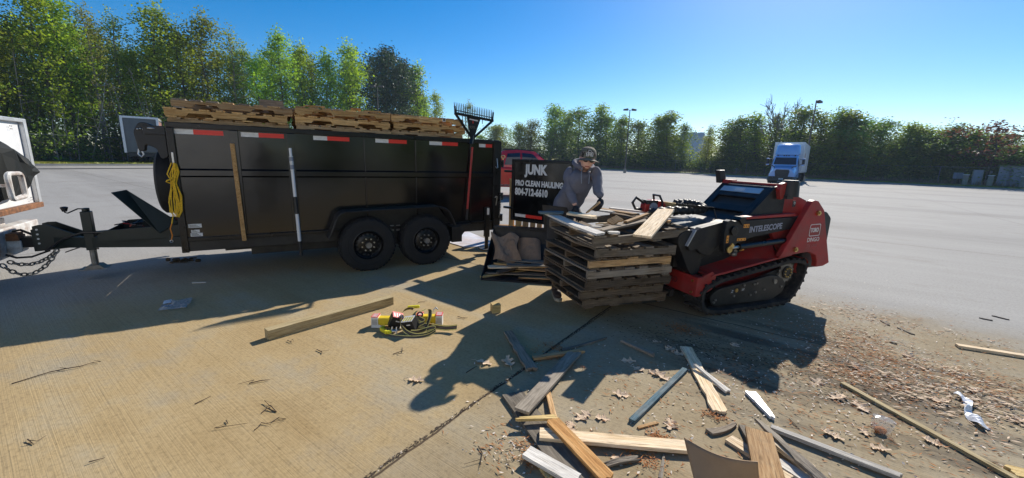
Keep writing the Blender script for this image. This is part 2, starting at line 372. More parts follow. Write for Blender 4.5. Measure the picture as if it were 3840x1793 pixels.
# ------------------------------------------------------------------ ground
E1 = V((.814, -.581, 0)); E2 = V((.581, .814, 0))      # the slab joints run along these
def make_ground():
    m, t, b = _mat('concrete')
    tc = t.nodes.new('ShaderNodeTexCoord'); mp = t.nodes.new('ShaderNodeMapping'); mp.inputs['Rotation'].default_value = (0, 0, R(35.5))
    t.links.new(tc.outputs['Object'], mp.inputs[0]); v = mp.outputs[0]
    s = t.nodes.new('ShaderNodeSeparateXYZ'); t.links.new(v, s.inputs[0]); ex, ey = s.outputs[0], s.outputs[1]
    big = noise_(t, v, .16, 5, .6); med = noise_(t, v, 1.1, 7, .65); fine = noise_(t, v, 38, 4, .7)
    def stretch(sx, sy, scale, d=4):
        q = t.nodes.new('ShaderNodeMapping'); q.inputs['Scale'].default_value = (sx, sy, 1); t.links.new(v, q.inputs[0]); return noise_(t, q.outputs[0], scale, d, .6)
    streak = stretch(.12, 1.4, 1.6, 6); tine = stretch(.16, 17, 4.6, 4); tine2 = stretch(.35, 30, 5, 2)
    grey = ramp(t, math_(t, 'ADD', math_(t, 'MULTIPLY', big, .5), math_(t, 'MULTIPLY', streak, .5)), [(.3, (.285, .272, .25)), (.52, (.335, .322, .298)), (.72, (.375, .362, .337))])
    tan = ramp(t, math_(t, 'ADD', math_(t, 'MULTIPLY', med, .6), math_(t, 'MULTIPLY', streak, .4)), [(.33, (.34, .235, .105)), (.5, (.415, .305, .155)), (.66, (.41, .35, .24))])
    olive = ramp(t, math_(t, 'ADD', math_(t, 'MULTIPLY', med, .55), math_(t, 'MULTIPLY', streak, .45)), [(.33, (.25, .18, .09)), (.5, (.34, .27, .165)), (.68, (.355, .32, .24))])
    wob = math_(t, 'MULTIPLY_ADD', med, 1.6, -.8)
    def sm(x, a, b_):
        n = t.nodes.new('ShaderNodeMapRange'); n.interpolation_type = 'SMOOTHSTEP'; n.inputs['From Min'].default_value = a; n.inputs['From Max'].default_value = b_
        t.links.new(x, n.inputs[0]); return n.outputs[0]
    near = math_(t, 'MULTIPLY', sm(math_(t, 'ADD', ey, wob), 6.6, 5.2), sm(math_(t, 'ADD', ex, wob), -7.2, -5.0))
    near = math_(t, 'MULTIPLY', near, sm(math_(t, 'ADD', ey, wob), -1.6, .1))
    side = sm(ex, -1.75, -1.35)
    dirt = mix(t, side, tan, olive)
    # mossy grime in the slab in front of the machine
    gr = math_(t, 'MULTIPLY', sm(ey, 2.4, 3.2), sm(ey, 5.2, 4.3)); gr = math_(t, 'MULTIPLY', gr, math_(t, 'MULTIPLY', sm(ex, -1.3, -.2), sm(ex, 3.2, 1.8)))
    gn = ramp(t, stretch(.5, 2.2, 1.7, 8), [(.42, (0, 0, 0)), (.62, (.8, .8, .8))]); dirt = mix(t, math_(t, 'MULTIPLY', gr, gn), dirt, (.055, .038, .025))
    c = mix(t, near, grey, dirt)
    bl = ramp(t, noise_(t, v, .55, 9, .72), [(.54, (0, 0, 0)), (.75, (.55, .55, .55))]); c = mix(t, bl, c, (.20, .175, .145))
    lines = ramp(t, tine, [(.28, (.45, .45, .45)), (.40, (1, 1, 1))]); pm = ramp(t, noise_(t, v, .7, 5, .65), [(.38, (.05, .05, .05)), (.66, (.55, .55, .55))]); c = mix(t, pm, c, lines, 'MULTIPLY')
    l2 = ramp(t, tine2, [(.25, (.7, .7, .7)), (.5, (1, 1, 1)), (.8, (1.0, 1.0, 1.0))]); c = mix(t, .35, c, l2, 'MULTIPLY')
    sp = ramp(t, fine, [(.28, (.62, .62, .62)), (.5, (1, 1, 1)), (.75, (1.12, 1.12, 1.12))]); c = mix(t, .8, c, sp, 'MULTIPLY')
    oil = ramp(t, noise_(t, v, .33, 6, .7), [(.60, (1, 1, 1)), (.70, (.86, .85, .84))]); c = mix(t, 1.0, c, oil, 'MULTIPLY')
    # tyre scuffs far off
    wv = t.nodes.new('ShaderNodeTexWave'); wv.wave_type = 'RINGS'; wv.inputs['Scale'].default_value = .035; wv.inputs['Distortion'].default_value = 6; wv.inputs['Detail'].default_value = 3; wv.inputs['Detail Scale'].default_value = .4
    t.links.new(v, wv.inputs['Vector']); k = ramp(t, wv.outputs[1], [(.84, (1, 1, 1)), (.96, (.84, .84, .84))]); c = mix(t, .8, c, k, 'MULTIPLY')
    # joints: saw-cut grooves filled with dirt
    wj = math_(t, 'MULTIPLY_ADD', noise_(t, v, 3.5, 5), .05, -.025)
    def joint(x, off, L, wd):
        q = math_(t, 'ADD', math_(t, 'SUBTRACT', x, off), wj); q = math_(t, 'MODULO', math_(t, 'ADD', q, L*200.5), L); q = math_(t, 'ABSOLUTE', math_(t, 'SUBTRACT', q, L/2))
        return sm(q, wd, wd*.35)
    j = math_(t, 'MAXIMUM', joint(ex, -1.545, 7.6, .011), joint(ey, 4.47, 7.6, .013))
    c = mix(t, math_(t, 'MULTIPLY', j, .9), c, (.05, .03, .018))
    t.links.new(c, b.inputs['Base Color']); b.inputs['Roughness'].default_value = .88; b.inputs['Specular IOR Level'].default_value = .3
    h = math_(t, 'ADD', math_(t, 'MULTIPLY', fine, .3), math_(t, 'ADD', math_(t, 'MULTIPLY', tine2, .5), math_(t, 'MULTIPLY', tine, .7)))
    h = math_(t, 'SUBTRACT', h, math_(t, 'MULTIPLY', j, .8)); bump(t, b, h, .5, .006)
    g = MB(); g.add([(-300, -120, 0), (300, -120, 0), (300, 420, 0), (-300, 420, 0)], [(0, 1, 2, 3)])
    tag(g.build('ground', 'concrete'), kind='structure')
make_ground()

# lot edge: kerb + grass verge + soil behind, following the lot's outline
# thin air over the whole lot
m_, t_, b_ = _mat('air'); t_.nodes.remove(b_)
pv = t_.nodes.new('ShaderNodeVolumePrincipled'); pv.inputs['Color'].default_value = (.62, .78, 1, 1); pv.inputs['Density'].default_value = .0004; pv.inputs['Anisotropy'].default_value = .25
t_.links.new(pv.outputs[0], t_.nodes['Material Output'].inputs['Volume'])
g = MB(); g.bx(-310, 310, -130, 430, -1, 27); tag(g.build('haze', 'air'), kind='stuff')
EDGE = [(-62, -14), (-47.5, 8), (-36.5, 30.2), (-33.2, 37), (-20, 64), (-8, 88.5), (0, 99), (8, 99.5), (16, 91), (23, 80.5), (30.6, 68.7), (38.3, 59.1), (43.8, 51.9), (52.2, 41.1), (68, 17), (84, -8)]
def offset(pts, d):
    out = []
    for i, p in enumerate(pts):
        a = V((*pts[max(i-1, 0)], 0)); c = V((*pts[min(i+1, len(pts)-1)], 0)); t = (c-a).normalized(); n = V((-t.y, t.x, 0)); out.append(V((*p, 0))+n*d)
    return out
def strip(name, mat, d0, d1, z0, z1, kind='structure', closed=True):
    g = MB(); a, b_ = offset(EDGE, d0), offset(EDGE, d1); n = len(a)
    if closed:
        vs = []
        for i in range(n): vs += [(a[i].x, a[i].y, 0), (a[i].x, a[i].y, z0), (b_[i].x, b_[i].y, z1), (b_[i].x, b_[i].y, 0)]
        fs = [(4*i+k, 4*i+k+1, 4*i+5+k, 4*i+4+k) for i in range(n-1) for k in range(3)]
    else:
        vs = []
        for i in range(n): vs += [(a[i].x, a[i].y, z0), (b_[i].x, b_[i].y, z1)]
        fs = [(2*i, 2*i+1, 2*i+3, 2*i+2) for i in range(n-1)]
    g.add(vs, fs); return tag(g.build(name, mat), kind=kind)
strip('kerb', 'kerb', 0, .28, .15, .15)
strip('grass_verge', 'grass', .281, 4.6, .14, .30, closed=False)
strip('terrain', 'soil', 4.59, 70, .29, .9, closed=False)
# flat dark strip across the far left of the lot
d = MB(); a, b_ = V((-37.9, 14.7, 0)), V((-28.9, 32.1, 0)); dv = (b_-a).normalized(); nn = V((-dv.y, dv.x, 0))
b_ = b_+dv*14
d.add([a+nn*-.75+V((0, 0, .004)), b_+nn*-.75+V((0, 0, .004)), b_+nn*.75+V((0, 0, .004)), a+nn*.75+V((0, 0, .004))], [(0, 1, 2, 3)])
paint('strip_grey', (.022, .022, .026), .85, var=.2, scale=1)
tag(d.build('dark_strip', 'strip_grey'), kind='structure')
# grass blades on the verge: stuff
def blades(name, mat, d0, d1, h, count, zf, rnd, kind='stuff', wd=.05, lo=0, hi=None):
    g = MB(); hi = hi or len(EDGE)-1
    segs = [(offset(EDGE, 0)[i], offset(EDGE, 0)[i+1]) for i in range(lo, hi)]
    L = [(b-a).length for a, b in segs]
    for (a, b), l in zip(segs, L):
        t = (b-a).normalized(); n = V((-t.y, t.x, 0))
        for _ in range(int(count*l/sum(L))):
            p = a+t*rnd.uniform(0, l)+n*rnd.uniform(d0, d1); p.z = zf
            an = rnd.uniform(0, PI); q = V((math.cos(an), math.sin(an), 0))*wd*rnd.uniform(.6, 1.6); hh = h*rnd.uniform(.5, 1.3); le = V((rnd.uniform(-.4, .4), rnd.uniform(-.4, .4), 0))*hh
            g.add([p-q, p+q, p+le+V((0, 0, hh))], [(0, 1, 2)])
    return tag(g.build(name, mat), kind=kind)
blades('grass', 'grass', .3, 4.6, .10, 9000, .16, random.Random(3), wd=.16)
blades('dry_grass', 'dry_grass', 3.4, 8, .55, 16000, .26, random.Random(4), wd=.035, lo=4)
# ------------------------------------------------------------------ trees
def leaf_mesh(name, mat, clumps, per, size, rnd, aspect=.62, droop=.3):
    vs, fs = [], []
    for c, r in clumps:
        for _ in range(max(1, int(per*(r/.9)**1.6))):
            p = V((rnd.gauss(0, .5), rnd.gauss(0, .5), rnd.gauss(0, .42)))*r+c
            x = V((rnd.gauss(0, 1), rnd.gauss(0, 1), rnd.gauss(0, .8)-droop)).normalized(); y = x.cross(V((rnd.gauss(0, 1), rnd.gauss(0, 1), rnd.gauss(0, 1)))).normalized()
            s = size*rnd.uniform(.55, 1.35); k = len(vs)
            vs += [p-x*s, p+y*s*aspect, p+x*s*1.1, p-y*s*aspect]; fs.append((k, k+1, k+2, k+3))
    me = bpy.data.meshes.new(name); me.from_pydata([tuple(p) for p in vs], [], fs); me.materials.append(M[mat]); me.update(); return me
def tree_proto(h, base, wmax, shape, mat, nlimb, nclump, per, size, seed, bark='bark', lean=.02, cr=.9, tr=.011):
    rnd = random.Random(seed); g = MB(); clumps = []
    path = [V((0, 0, -.1))]; x = V((0, 0, 0))
    for i in range(1, 9):
        x = x+V((rnd.gauss(0, lean), rnd.gauss(0, lean), 0))*h*.5; path.append(V((x.x, x.y, h*.97*i/8)))
    g.tube(path[:-1]+[path[-1].lerp(path[-2], .75)], [max(.015, h*tr*(1-.95*i/8)) for i in range(9)], 7)
    def trunk(z):
        k = min(7.999, max(0, z/(h*.97)*8)); i = int(k); return path[i].lerp(path[i+1], k-i)
    for i in range(nlimb):
        f = (i+rnd.random())/nlimb; z = h*(base+(.97-base)*f); rad = wmax*shape(f)*rnd.uniform(.65, 1.18)
        an = i*2.399+rnd.uniform(-.5, .5); o = trunk(z*.9); d = V((math.cos(an), math.sin(an), 0)); up = rnd.uniform(.25, .75)
        e = o+d*rad+V((0, 0, rad*up)); e.z = min(e.z, h*1.0); mid = o.lerp(e, .5)+V((0, 0, -rad*.08))
        r0 = max(.02, h*tr*.42*(1-f*.7)); g.tube([o, mid, e], [r0, r0*.6, r0*.25], 5)
        for k in range(nclump):
            q = (k+.6)/nclump; p = o.lerp(e, q)+V((rnd.gauss(0, .3), rnd.gauss(0, .3), rnd.gauss(0, .25)))*rad*.35
            clumps.append((p, cr*rnd.uniform(.6, 1.25)))
    for q in (.84, .89, .93, .965): clumps.append((trunk(h*.97*q), cr*.62)); clumps.append((trunk(h*.97*q)+V((rnd.gauss(0, .25), rnd.gauss(0, .25), 0)), cr*.5))
    tm = g.build('trunk', bark, smooth=True); C.objects.unlink(tm); me = tm.data; bpy.data.objects.remove(tm)
    lm = leaf_mesh('crown', mat, clumps, per, size, rnd); zs = sorted(v.co.z for v in lm.vertices); xs = sorted(math.hypot(v.co.x, v.co.y) for v in lm.vertices)
    return me, lm, zs[int(len(zs)*.995)], xs[int(len(xs)*.93)]
tall = lambda f: (.55+.9*f)*(1-f)**.55 if f < .999 else .02
cone = lambda f: (1.05-f)**.8*.95
ball = lambda f: math.sin(PI*min(.98, f*.88+.12))**.7
P = {}
P['tall_a'] = tree_proto(17, .20, 3.0, tall, 'leaf_mid', 36, 5, 38, .115, 11, cr=.85)
P['tall_b'] = tree_proto(16, .26, 2.6, tall, 'leaf_bright', 32, 5, 36, .115, 12, cr=.8)
P['tall_c'] = tree_proto(18, .30, 2.5, tall, 'leaf_olive', 28, 5, 26, .10, 13, bark='bark_pale', cr=.8)
P['tall_d'] = tree_proto(15, .12, 3.3, cone, 'leaf_mid', 38, 5, 36, .115, 14, cr=.85)
P['pine'] = tree_proto(14, .30, 3.6, ball, 'leaf_pine', 34, 5, 80, .11, 15, cr=.9)
P['cone_a'] = tree_proto(10, .0, 2.6, cone, 'leaf_mid', 40, 5, 46, .10, 16, cr=.7)
P['cone_b'] = tree_proto(9, .0, 2.9, ball, 'leaf_dark', 38, 5, 46, .10, 17, cr=.75)
P['cone_c'] = tree_proto(9.5, .02, 2.4, cone, 'leaf_olive', 36, 5, 36, .095, 18, cr=.7)
P['cone_d'] = tree_proto(10, .0, 2.7, cone, 'leaf_bright', 36, 5, 42, .10, 19, cr=.7)
P['red'] = tree_proto(8.5, .30, 4.2, ball, 'leaf_red', 26, 5, 26, .14, 20, cr=.5, tr=.014)
def bare(h, seed):
    rnd = random.Random(seed); g = MB()
    def grow(p, d, L, r, k):
        e = p+d*L; m = p.lerp(e, .5)+V((rnd.gauss(0, .05), rnd.gauss(0, .05), 0))*L; g.tube([p, m, e], [max(.03, r), max(.025, r*.8), max(.02, r*.55)], 5)
        if k == 0: return
        for _ in range(3 if k > 1 else 4):
            nd = (d+V((rnd.gauss(0, .42), rnd.gauss(0, .42), rnd.uniform(-.05, .35)))).normalized(); grow(p.lerp(e, rnd.uniform(.55, 1)), nd, L*rnd.uniform(.5, .8), r*.5, k-1)
    for a in (0, 2.1, 4.2): grow(V((0, 0, -.1)), V((math.cos(a)*.16, math.sin(a)*.16, 1)).normalized(), h*.40, h*.011, 4)
    o = g.build('trunk', 'bark_pale', smooth=True); me = o.data; C.objects.unlink(o); bpy.data.objects.remove(o); return me
BARE = bare(10, 5)
def plant(name, proto, x, y, sc, rz, label, cat='tree', group=None, z=.25, sxy=None):
    t = thing(name, label, cat, (x, y, z), rz, group); s = sxy or sc; t.scale = (s, s, sc)
    for nm, me in (('trunk', proto[0]), ('crown', proto[1])):
        if me: o = bpy.data.objects.new(nm, me); C.objects.link(o); o.parent = t
    return t
rt = random.Random(21)
def along(px, d):                                       # spot beyond the kerb, seen in direction px
    k = (px-CX)/1517.0
    pts = offset(EDGE, d)
    for a, b in zip(pts, pts[1:]):
        fa, fb = a.x-k*a.y, b.x-k*b.y
        if fa*fb <= 0 and max(a.y, b.y) > 5: return a.lerp(b, fa/(fa-fb))
    return pts[2]
def horizon(px): return 596+(px-1920)*.0307
def tree_at(px, d, topy, kind, label, name='broadleaf_tree', group=None, wide=1.0):
    p = along(px, d); H = at(px, topy, p.y).z-.25
    sc = max(.3, H/P[kind][2])
    return plant(name, P[kind], p.x, p.y, sc, rt.uniform(0, 6.28), label, 'tree', group, .28, max(.8, sc)*wide*rt.uniform(.9, 1.15))
# the tall wood on the left: front row, one tree after another
LEFT = [(-140, 'tall_d', -120, 'tall dark green tree rising behind the white truck, outermost of the wood'),
 (20, 'tall_a', -5, 'tall green tree above the white truck with the black tarp'),
 (110, 'tall_c', 30, 'thin tall olive tree with sky showing through beside the white truck'),
 (215, 'tall_b', -40, 'brightest yellow green tree of the tall wood, cut off by the top of the view'),
 (300, 'tall_b', -25, 'bright green full crowned tree next to the brightest one in the tall wood'),
 (395, 'tall_c', 5, 'tall pale olive tree with many bare grey limbs in the wood'),
 (470, 'tall_c', 35, 'pale trunked thin tree beside the parked grey box trailer'),
 (535, 'tall_d', 190, 'lower yellow green tree in the dip of the tall wood, above the grey box trailer'),
 (640, 'tall_a', 14, 'tall blue green tree with a two pointed top above the front of the dump trailer'),
 (720, 'tall_b', 110, 'narrow green tree beside the two pointed tree above the dump trailer'),
 (795, 'tall_a', 45, 'slim tall tree with a sharp tip above the first stack of loaded pallets'),
 (900, 'tall_c', 100, 'thin light tree with open branches above the upright board on the load'),
 (985, 'tall_b', 215, 'lower light green tree behind the upright board on the load'),
 (1060, 'tall_a', 110, 'broad green tree rising above the gap between the loaded pallet stacks'),
 (1140, 'tall_b', 160, 'rounded light green tree above the second loaded pallet stack'),
 (1225, 'tall_d', 195, 'green tree left of the pale slim tree over the second loaded pallet stack'),
 (1310, 'tall_b', 160, 'pale green slim tree just left of the dark pine'),
 (1560, 'tall_b', 235, 'bright green tree right of the dark pine'),
 (1625, 'tall_b', 345, 'low bright green tree closing the tall wood near the rake')]
for px, k, ty, lab in LEFT: tree_at(px, rt.uniform(6, 8.5), ty, k, lab, group='trees of the tall wood', wide=1.12)
tree_at(1440, 8, 175, 'pine', 'dark green pine with a rounded crown at the end of the tall wood', 'pine_tree', 'trees of the tall wood', 1.0)
tree_at(1500, 10, 225, 'pine', 'smaller dark pine leaning on the big pine of the tall wood', 'pine_tree', 'trees of the tall wood', .9)
for i in range(36):                                     # the rows behind
    px = -160+i*50+rt.uniform(-14, 14); k = rt.choice(['tall_a', 'tall_d', 'tall_c', 'tall_a'])
    ty = [(-160, 30), (350, 60), (560, 190), (640, 95), (760, 110), (900, 165), (1100, 165), (1300, 205), (1450, 235), (1600, 330), (1700, 400)]
    t_ = 400 if px > 1600 else -60
    for (a, ya), (b, yb) in zip(ty, ty[1:]):
        if a <= px <= b: t_ = ya+(yb-ya)*(px-a)/(b-a)
    tree_at(px, rt.uniform(11, 17), t_+rt.uniform(5, 45), k, 'slender tree in the back rows of the tall wood, half hidden by those in front', group='back trees of the tall wood')
# the lower belt of trees round the right half of the lot
RIGHT = [(1690, 'cone_d', 470, 'small yellow green tree seen under the rake head'), (1745, 'tall_c', 375, 'thin wispy tree rising behind the rake head'),
 (1800, 'cone_d', 505, 'low light green tree right of the rake'), (1860, 'cone_c', 470, 'pale olive tree behind the rear post of the dump trailer'),
 (1925, 'cone_a', 460, 'dark green pointed tree above the red pickup roof'), (1985, 'cone_c', 450, 'thin olive tree with bare twigs between the two dense trees over the red pickup'),
 (2050, 'cone_a', 392, 'large dense tree with a pointed top left of the worker'), (2110, 'cone_d', 425, 'sunlit bright tree right beside the large dense tree over the black sign'),
 (2165, 'cone_b', 410, 'dark narrow tree behind the worker, left of his cap'), (2215, 'cone_d', 393, 'tall bright tree straight above the cap of the worker'),
 (2265, 'cone_b', 432, 'dark tree just left of the twin head lamp post'), (2320, 'cone_a', 435, 'mid green tree behind the twin head lamp post'),
 (2385, 'cone_b', 455, 'dark tree right of the twin head lamp post'), (2440, 'cone_d', 440, 'yellow green tree in the gap between two dark ones'),
 (2490, 'cone_a', 420, 'spiky green tree left of the far roof'), (2545, 'cone_b', 465, 'dark tree next to the far roof'),
 (2640, 'cone_c', 470, 'low olive tree right of the far roof'), (2705, 'cone_a', 470, 'green tree in the dip right of the far roof'),
 (2765, 'cone_b', 440, 'dark tree with two thin tips left of the bare tree'), (2830, 'cone_d', 425, 'bright tree under the bare tree'),
 (2885, 'cone_c', 430, 'olive tree behind the cab of the white lorry'), (2965, 'cone_b', 405, 'broad dark olive tree above the white lorry'),
 (3030, 'cone_c', 420, 'olive tree above the rear of the white lorry box'), (3100, 'cone_a', 405, 'green tree right behind the single head lamp post'),
 (3165, 'cone_a', 418, 'rounded green tree two steps right of the single head lamp post'), (3215, 'cone_b', 445, 'dark tree between the rounded tree and the low light one'),
 (3270, 'cone_b', 450, 'dark green upright tree in the middle of the right belt'), (3345, 'cone_d', 462, 'bright low branched tree standing in front of the right belt'),
 (3410, 'cone_c', 470, 'thin olive tree with bare shoots at its top'), (3480, 'cone_b', 505, 'low dark conifer in the gap before the leaning green tree'),
 (3560, 'cone_a', 465, 'wide green tree left of the red leaved tree'), (3620, 'cone_d', 480, 'green tree whose foot stands by the panels of the enclosure'),
 (3790, 'cone_c', 540, 'low brownish tree behind the grey enclosure'), (3870, 'cone_b', 550, 'dark low tree at the edge of the view behind the enclosure'), (3960, 'cone_b', 520, 'dark tree beyond the enclosure, outside the row of panels')]
for px, k, ty, lab in RIGHT: tree_at(px, rt.uniform(6.5, 9), ty, k, lab, group='trees of the low belt', wide=.9 if 2530 < px < 2650 or 2830 < px < 2900 else 1.75*rt.uniform(.75, 1.25))
tree_at(3690, 5.6, 425, 'red', 'open crowned tree with reddish young leaves behind the enclosure', 'red_leaf_tree', None, 1.6)
p = along(2895, 7.5); plant('bare_tree', (BARE, None), p.x, p.y, at(2895, 345, p.y).z/max(v.co.z for v in BARE.vertices), 1.0, 'leafless pale tree sticking up above the belt left of the white lorry', sxy=1.15)
for i in range(46):
    px = 1690+i*50+rt.uniform(-18, 18); k = rt.choice(['cone_b', 'cone_a', 'cone_c', 'cone_b'])
    if 2540 < px < 2650: continue
    p0 = along(px, 8)
    tree_at(px, rt.uniform(10, 15), rt.uniform(470, 560), k, 'dense tree in the back row of the low belt, half hidden by those in front', group='back trees of the low belt', wide=1.9*rt.uniform(.75, 1.3))
# undergrowth under both tree lines: uncountable
def undergrowth(name, mat, lo, hi, n, hmax, rnd, size, d0=5.2, d1=10):
    e0 = offset(EDGE, 0); cl = []
    segs = list(zip(e0[lo:hi], e0[lo+1:hi+1])); tot = sum((b-a).length for a, b in segs)
    for a, b in segs:
        t = (b-a).normalized(); nn_ = V((-t.y, t.x, 0)); l = (b-a).length
        for _ in range(int(n*l/tot)):
            p = a+t*rnd.uniform(0, l)+nn_*rnd.uniform(d0, d1); p.z = .2+abs(rnd.gauss(0, .5))*hmax; cl.append((p, rnd.uniform(.6, 1.2)))
    me = leaf_mesh(name, mat, cl, 34, size*.62, rnd); o = bpy.data.objects.new(name, me); C.objects.link(o); tag(o, kind='stuff')
undergrowth('undergrowth', 'leaf_dark', 1, 6, 2600, 3.4, random.Random(31), .22)
undergrowth('undergrowth', 'leaf_mid', 1, 6, 900, 4.5, random.Random(32), .2)
undergrowth('undergrowth', 'leaf_dark', 6, 15, 3600, 2.6, random.Random(33), .22, 5.5)
undergrowth('undergrowth', 'leaf_olive', 6, 15, 500, 1.6, random.Random(34), .2, 5.0)
# bare saplings and brush inside the wood
rs = random.Random(8)
sap = MB()
for i in range(80):
    px = rs.uniform(100, 1650); p = along(px, rs.uniform(5, 7)); h = rs.uniform(3, 9); a = V((rs.gauss(0, .12), rs.gauss(0, .12), 1)); q = p+V((0, 0, .2))
    sap.tube([q, q+a*h*.5, q+a*h+V((rs.gauss(0, .3), rs.gauss(0, .3), 0))], [.05, .035, .015], 4)
    for _ in range(5):
        f = rs.uniform(.3, .95); s_ = q+a*h*f; sap.tube([s_, s_+V((rs.gauss(0, .8), rs.gauss(0, .8), rs.uniform(.1, .9)))], [.02, .008], 3)
tag(sap.build('undergrowth', 'bark_pale'), kind='stuff')
# ------------------------------------------------------------------ fence, posts, far things
def chain_fence(name, label, d, i0, i1, h, step):
    t = thing(name, label, 'fence'); pts = offset(EDGE, d)[i0:i1+1]; post = MB(); k = 0
    mesh = MB(); rail = MB()
    for a, b in zip(pts, pts[1:]):
        n = max(1, int((b-a).length/step)); mesh.add([a+V((0, 0, .25)), b+V((0, 0, .25)), b+V((0, 0, .25+h)), a+V((0, 0, .25+h))], [(0, 1, 2, 3)])
        rail.cyl(a+V((0, 0, .25+h)), b+V((0, 0, .25+h)), .022, 6)
        for j in range(n):
            q = a.lerp(b, j/n); pm = MB(); pm.cyl(q+V((0, 0, .1)), q+V((0, 0, .3+h)), .035, 6); pm.build('post', 'fence_steel', t)
    mesh.build('mesh_panel', 'chain_link', t); rail.build('rail', 'fence_steel', t)
chain_fence('chain_link_fence', 'weathered grey chain link fence in front of the tall wood', 4.9, 1, 5, 2.2, 5.5)
chain_fence('chain_link_fence', 'grey chain link fence at the foot of the low belt of trees', 4.9, 6, 13, 2.0, 5.2)
# low taps / stakes along the verge
for i, (px, lab) in enumerate([(2545, 'short dark stake on the verge left of the hydrant stand'), (2622, 'thin dark stake with a cross bar on the verge'), (2660, 'low dark stake half hidden by grass near the hydrant stand'), (2755, 'pale capped standpipe with side arms left of the white lorry'), (2860, 'green capped standpipe with side arms close to the white lorry')]):
    p = along(px, 3.0); g = MB(); h = 1.15; g.cyl(p+V((0, 0, .2)), p+V((0, 0, h)), .07, 8); g.ball(p+V((0, 0, h)), .11); g.cyl(p+V((0, 0, .3)), p+V((0, 0, .36)), .14, 8)
    if i > 2:
        g.cyl(p+V((-.55, .1, h-.2)), p+V((.55, -.1, h-.2)), .035, 6); g.cyl(p+V((0, 0, h)), p+V((0, 0, h+.05)), .2, 10)
    tag(g.build('standpipe' if i > 2 else 'stake', 'fence_steel' if i == 3 else 'fence_dark'), lab, 'standpipe' if i > 2 else 'stake')
def lamp_post(px, basey, topy, heads, label, Y=None, rz=0):
    p = gp(px, basey) if Y is None else at(px, basey, Y); p.z = 0
    H = at(px, topy, p.y).z
    t = thing('street_lamp', label, 'lamp post', p, rz); g = MB(); g.tube([(0, 0, 0), (0, 0, H*.5), (0, 0, H)], [.11, .09, .06], 10); g.build('pole', 'pole_grey', t, smooth=True)
    g = MB(); g.cyl((0, 0, 0), (0, 0, .6), .22, 14); g.cyl((0, 0, .6), (0, 0, .66), .18, 14); g.build('footing', 'stone_tan', t)
    for s in heads:
        g = MB(); g.bar((0, 0, H-.05), (s*.35, 0, H+.02), .06, .06); g.build('bracket', 'pole_grey', t)
        g = MB(); g.prism([(s*.3, H-.1), (s*.95, H-.1), (s*.95, H+.1), (s*.4, H+.2), (s*.3, H+.2)], -.22, .22); g.build('lamp_head', 'pole_grey', t, bevel=.02)
lamp_post(2343, 640, 412, (-1, 1), 'tall brown lamp post with two heads rising behind the worker', Y=62)
lamp_post(3012, 665, 380, (1,), 'tall brown lamp post with one head beside the white lorry', Y=47, rz=.5)
lamp_post(1424, 600, 325, (-1, 1), 'slim grey lamp post with two heads in front of the dark pine', Y=62)
# far roof
p = at(2600, 620, 190); g = MB(); g.bx(p.x-9, p.x+5, 190, 215, 0, 14.6)
b = thing('far_building', 'bluish flat roofed building with rooftop units far behind the trees', 'building', (0, 0, 0))
g.build('wall', 'far_building', b)
for dx in (-5.5, -1.6, 1.8): g = MB(); g.bx(p.x+dx, p.x+dx+2.4, 191, 195, 14.6, 16.0); g.bx(p.x+dx+.4, p.x+dx+2, 191.3, 194.5, 16.0, 16.4); g.build('rooftop_unit', 'far_building', b)
# enclosure with white panels at the right
def panel(px0, px1, topy, d, label, name='screen_panel', th=.12, mat='shed_grey'):
    a, b_ = along(px0, d), along(px1, d); z = 1.6+(horizon((px0+px1)/2)-topy)/1517*((a.y+b_.y)/2)
    t = thing(name, label, 'panel', a, math.atan2((b_-a).y, (b_-a).x)); L = (b_-a).length; g = MB(); g.bx(0, L, 0, th, .1, z); g.build('sheet', mat, t, bevel=.01)
    g = MB()
    for x in (.04, L-.04): g.bx(x-.05, x+.05, -.06, -.001, .1, z-.02)
    g.build('frame', 'fence_steel', t)
panel(3640, 3680, 637, 4.2, 'narrow leaning grey panel between the two tan posts')
panel(3690, 3712, 640, 5.4, 'narrow tan edged panel behind the leaning grey one', mat='stone_tan')
# big shed
a = along(3735, 4.6); b_ = along(3832, 4.6); z = 1.6+(horizon(3790)-622)/1517*a.y
t = thing('utility_shed', 'large grey metal utility shed with a thin flat roof at the edge of the verge', 'shed', a, math.atan2((b_-a).y, (b_-a).x)); L = (b_-a).length
g = MB(); g.bx(0, L, 0, 2.2, .1, z-.12); g.build('wall', 'shed_grey', t)
g = MB(); g.bx(-.15, L+.15, -.15, 2.35, z-.119, z); g.build('roof', 'trailer_grey', t, bevel=.01)
for x in (.25, L*.42): g = MB(); g.bx(x, x+L*.4, -.05, -.001, .15, z-.35); g.build('door', 'shed_grey', t, bevel=.008)
for px, lab in ((3618, 'stubby tan stone post with a white cap left of the leaning grey panel'), (3712, 'stubby tan stone post with a white cap left of the utility shed'), (3838, 'stubby tan stone post at the right edge of the view')):
    p = along(px, 3.6); t = thing('stone_post', lab, 'post', p); g = MB(); g.bx(-.16, .16, -.16, .16, .1, 1.35); g.build('shaft', 'stone_tan', t, bevel=.015); g = MB(); g.bx(-.2, .2, -.2, .2, 1.352, 1.43); g.build('cap', 'sticker_white', t, bevel=.01)
p = along(3588, 4.4); t = thing('power_cabinet', 'small blue grey cabinet on a dark stand beside the chain link fence', 'cabinet', p); g = MB(); g.bx(-.4, .4, -.2, .2, .9, 1.6); g.build('box', 'shed_grey', t, bevel=.02); g = MB(); g.bx(-.3, -.2, -.1, .1, 0, .9); g.bx(.2, .3, -.1, .1, 0, .9); g.build('stand', 'fence_dark', t)

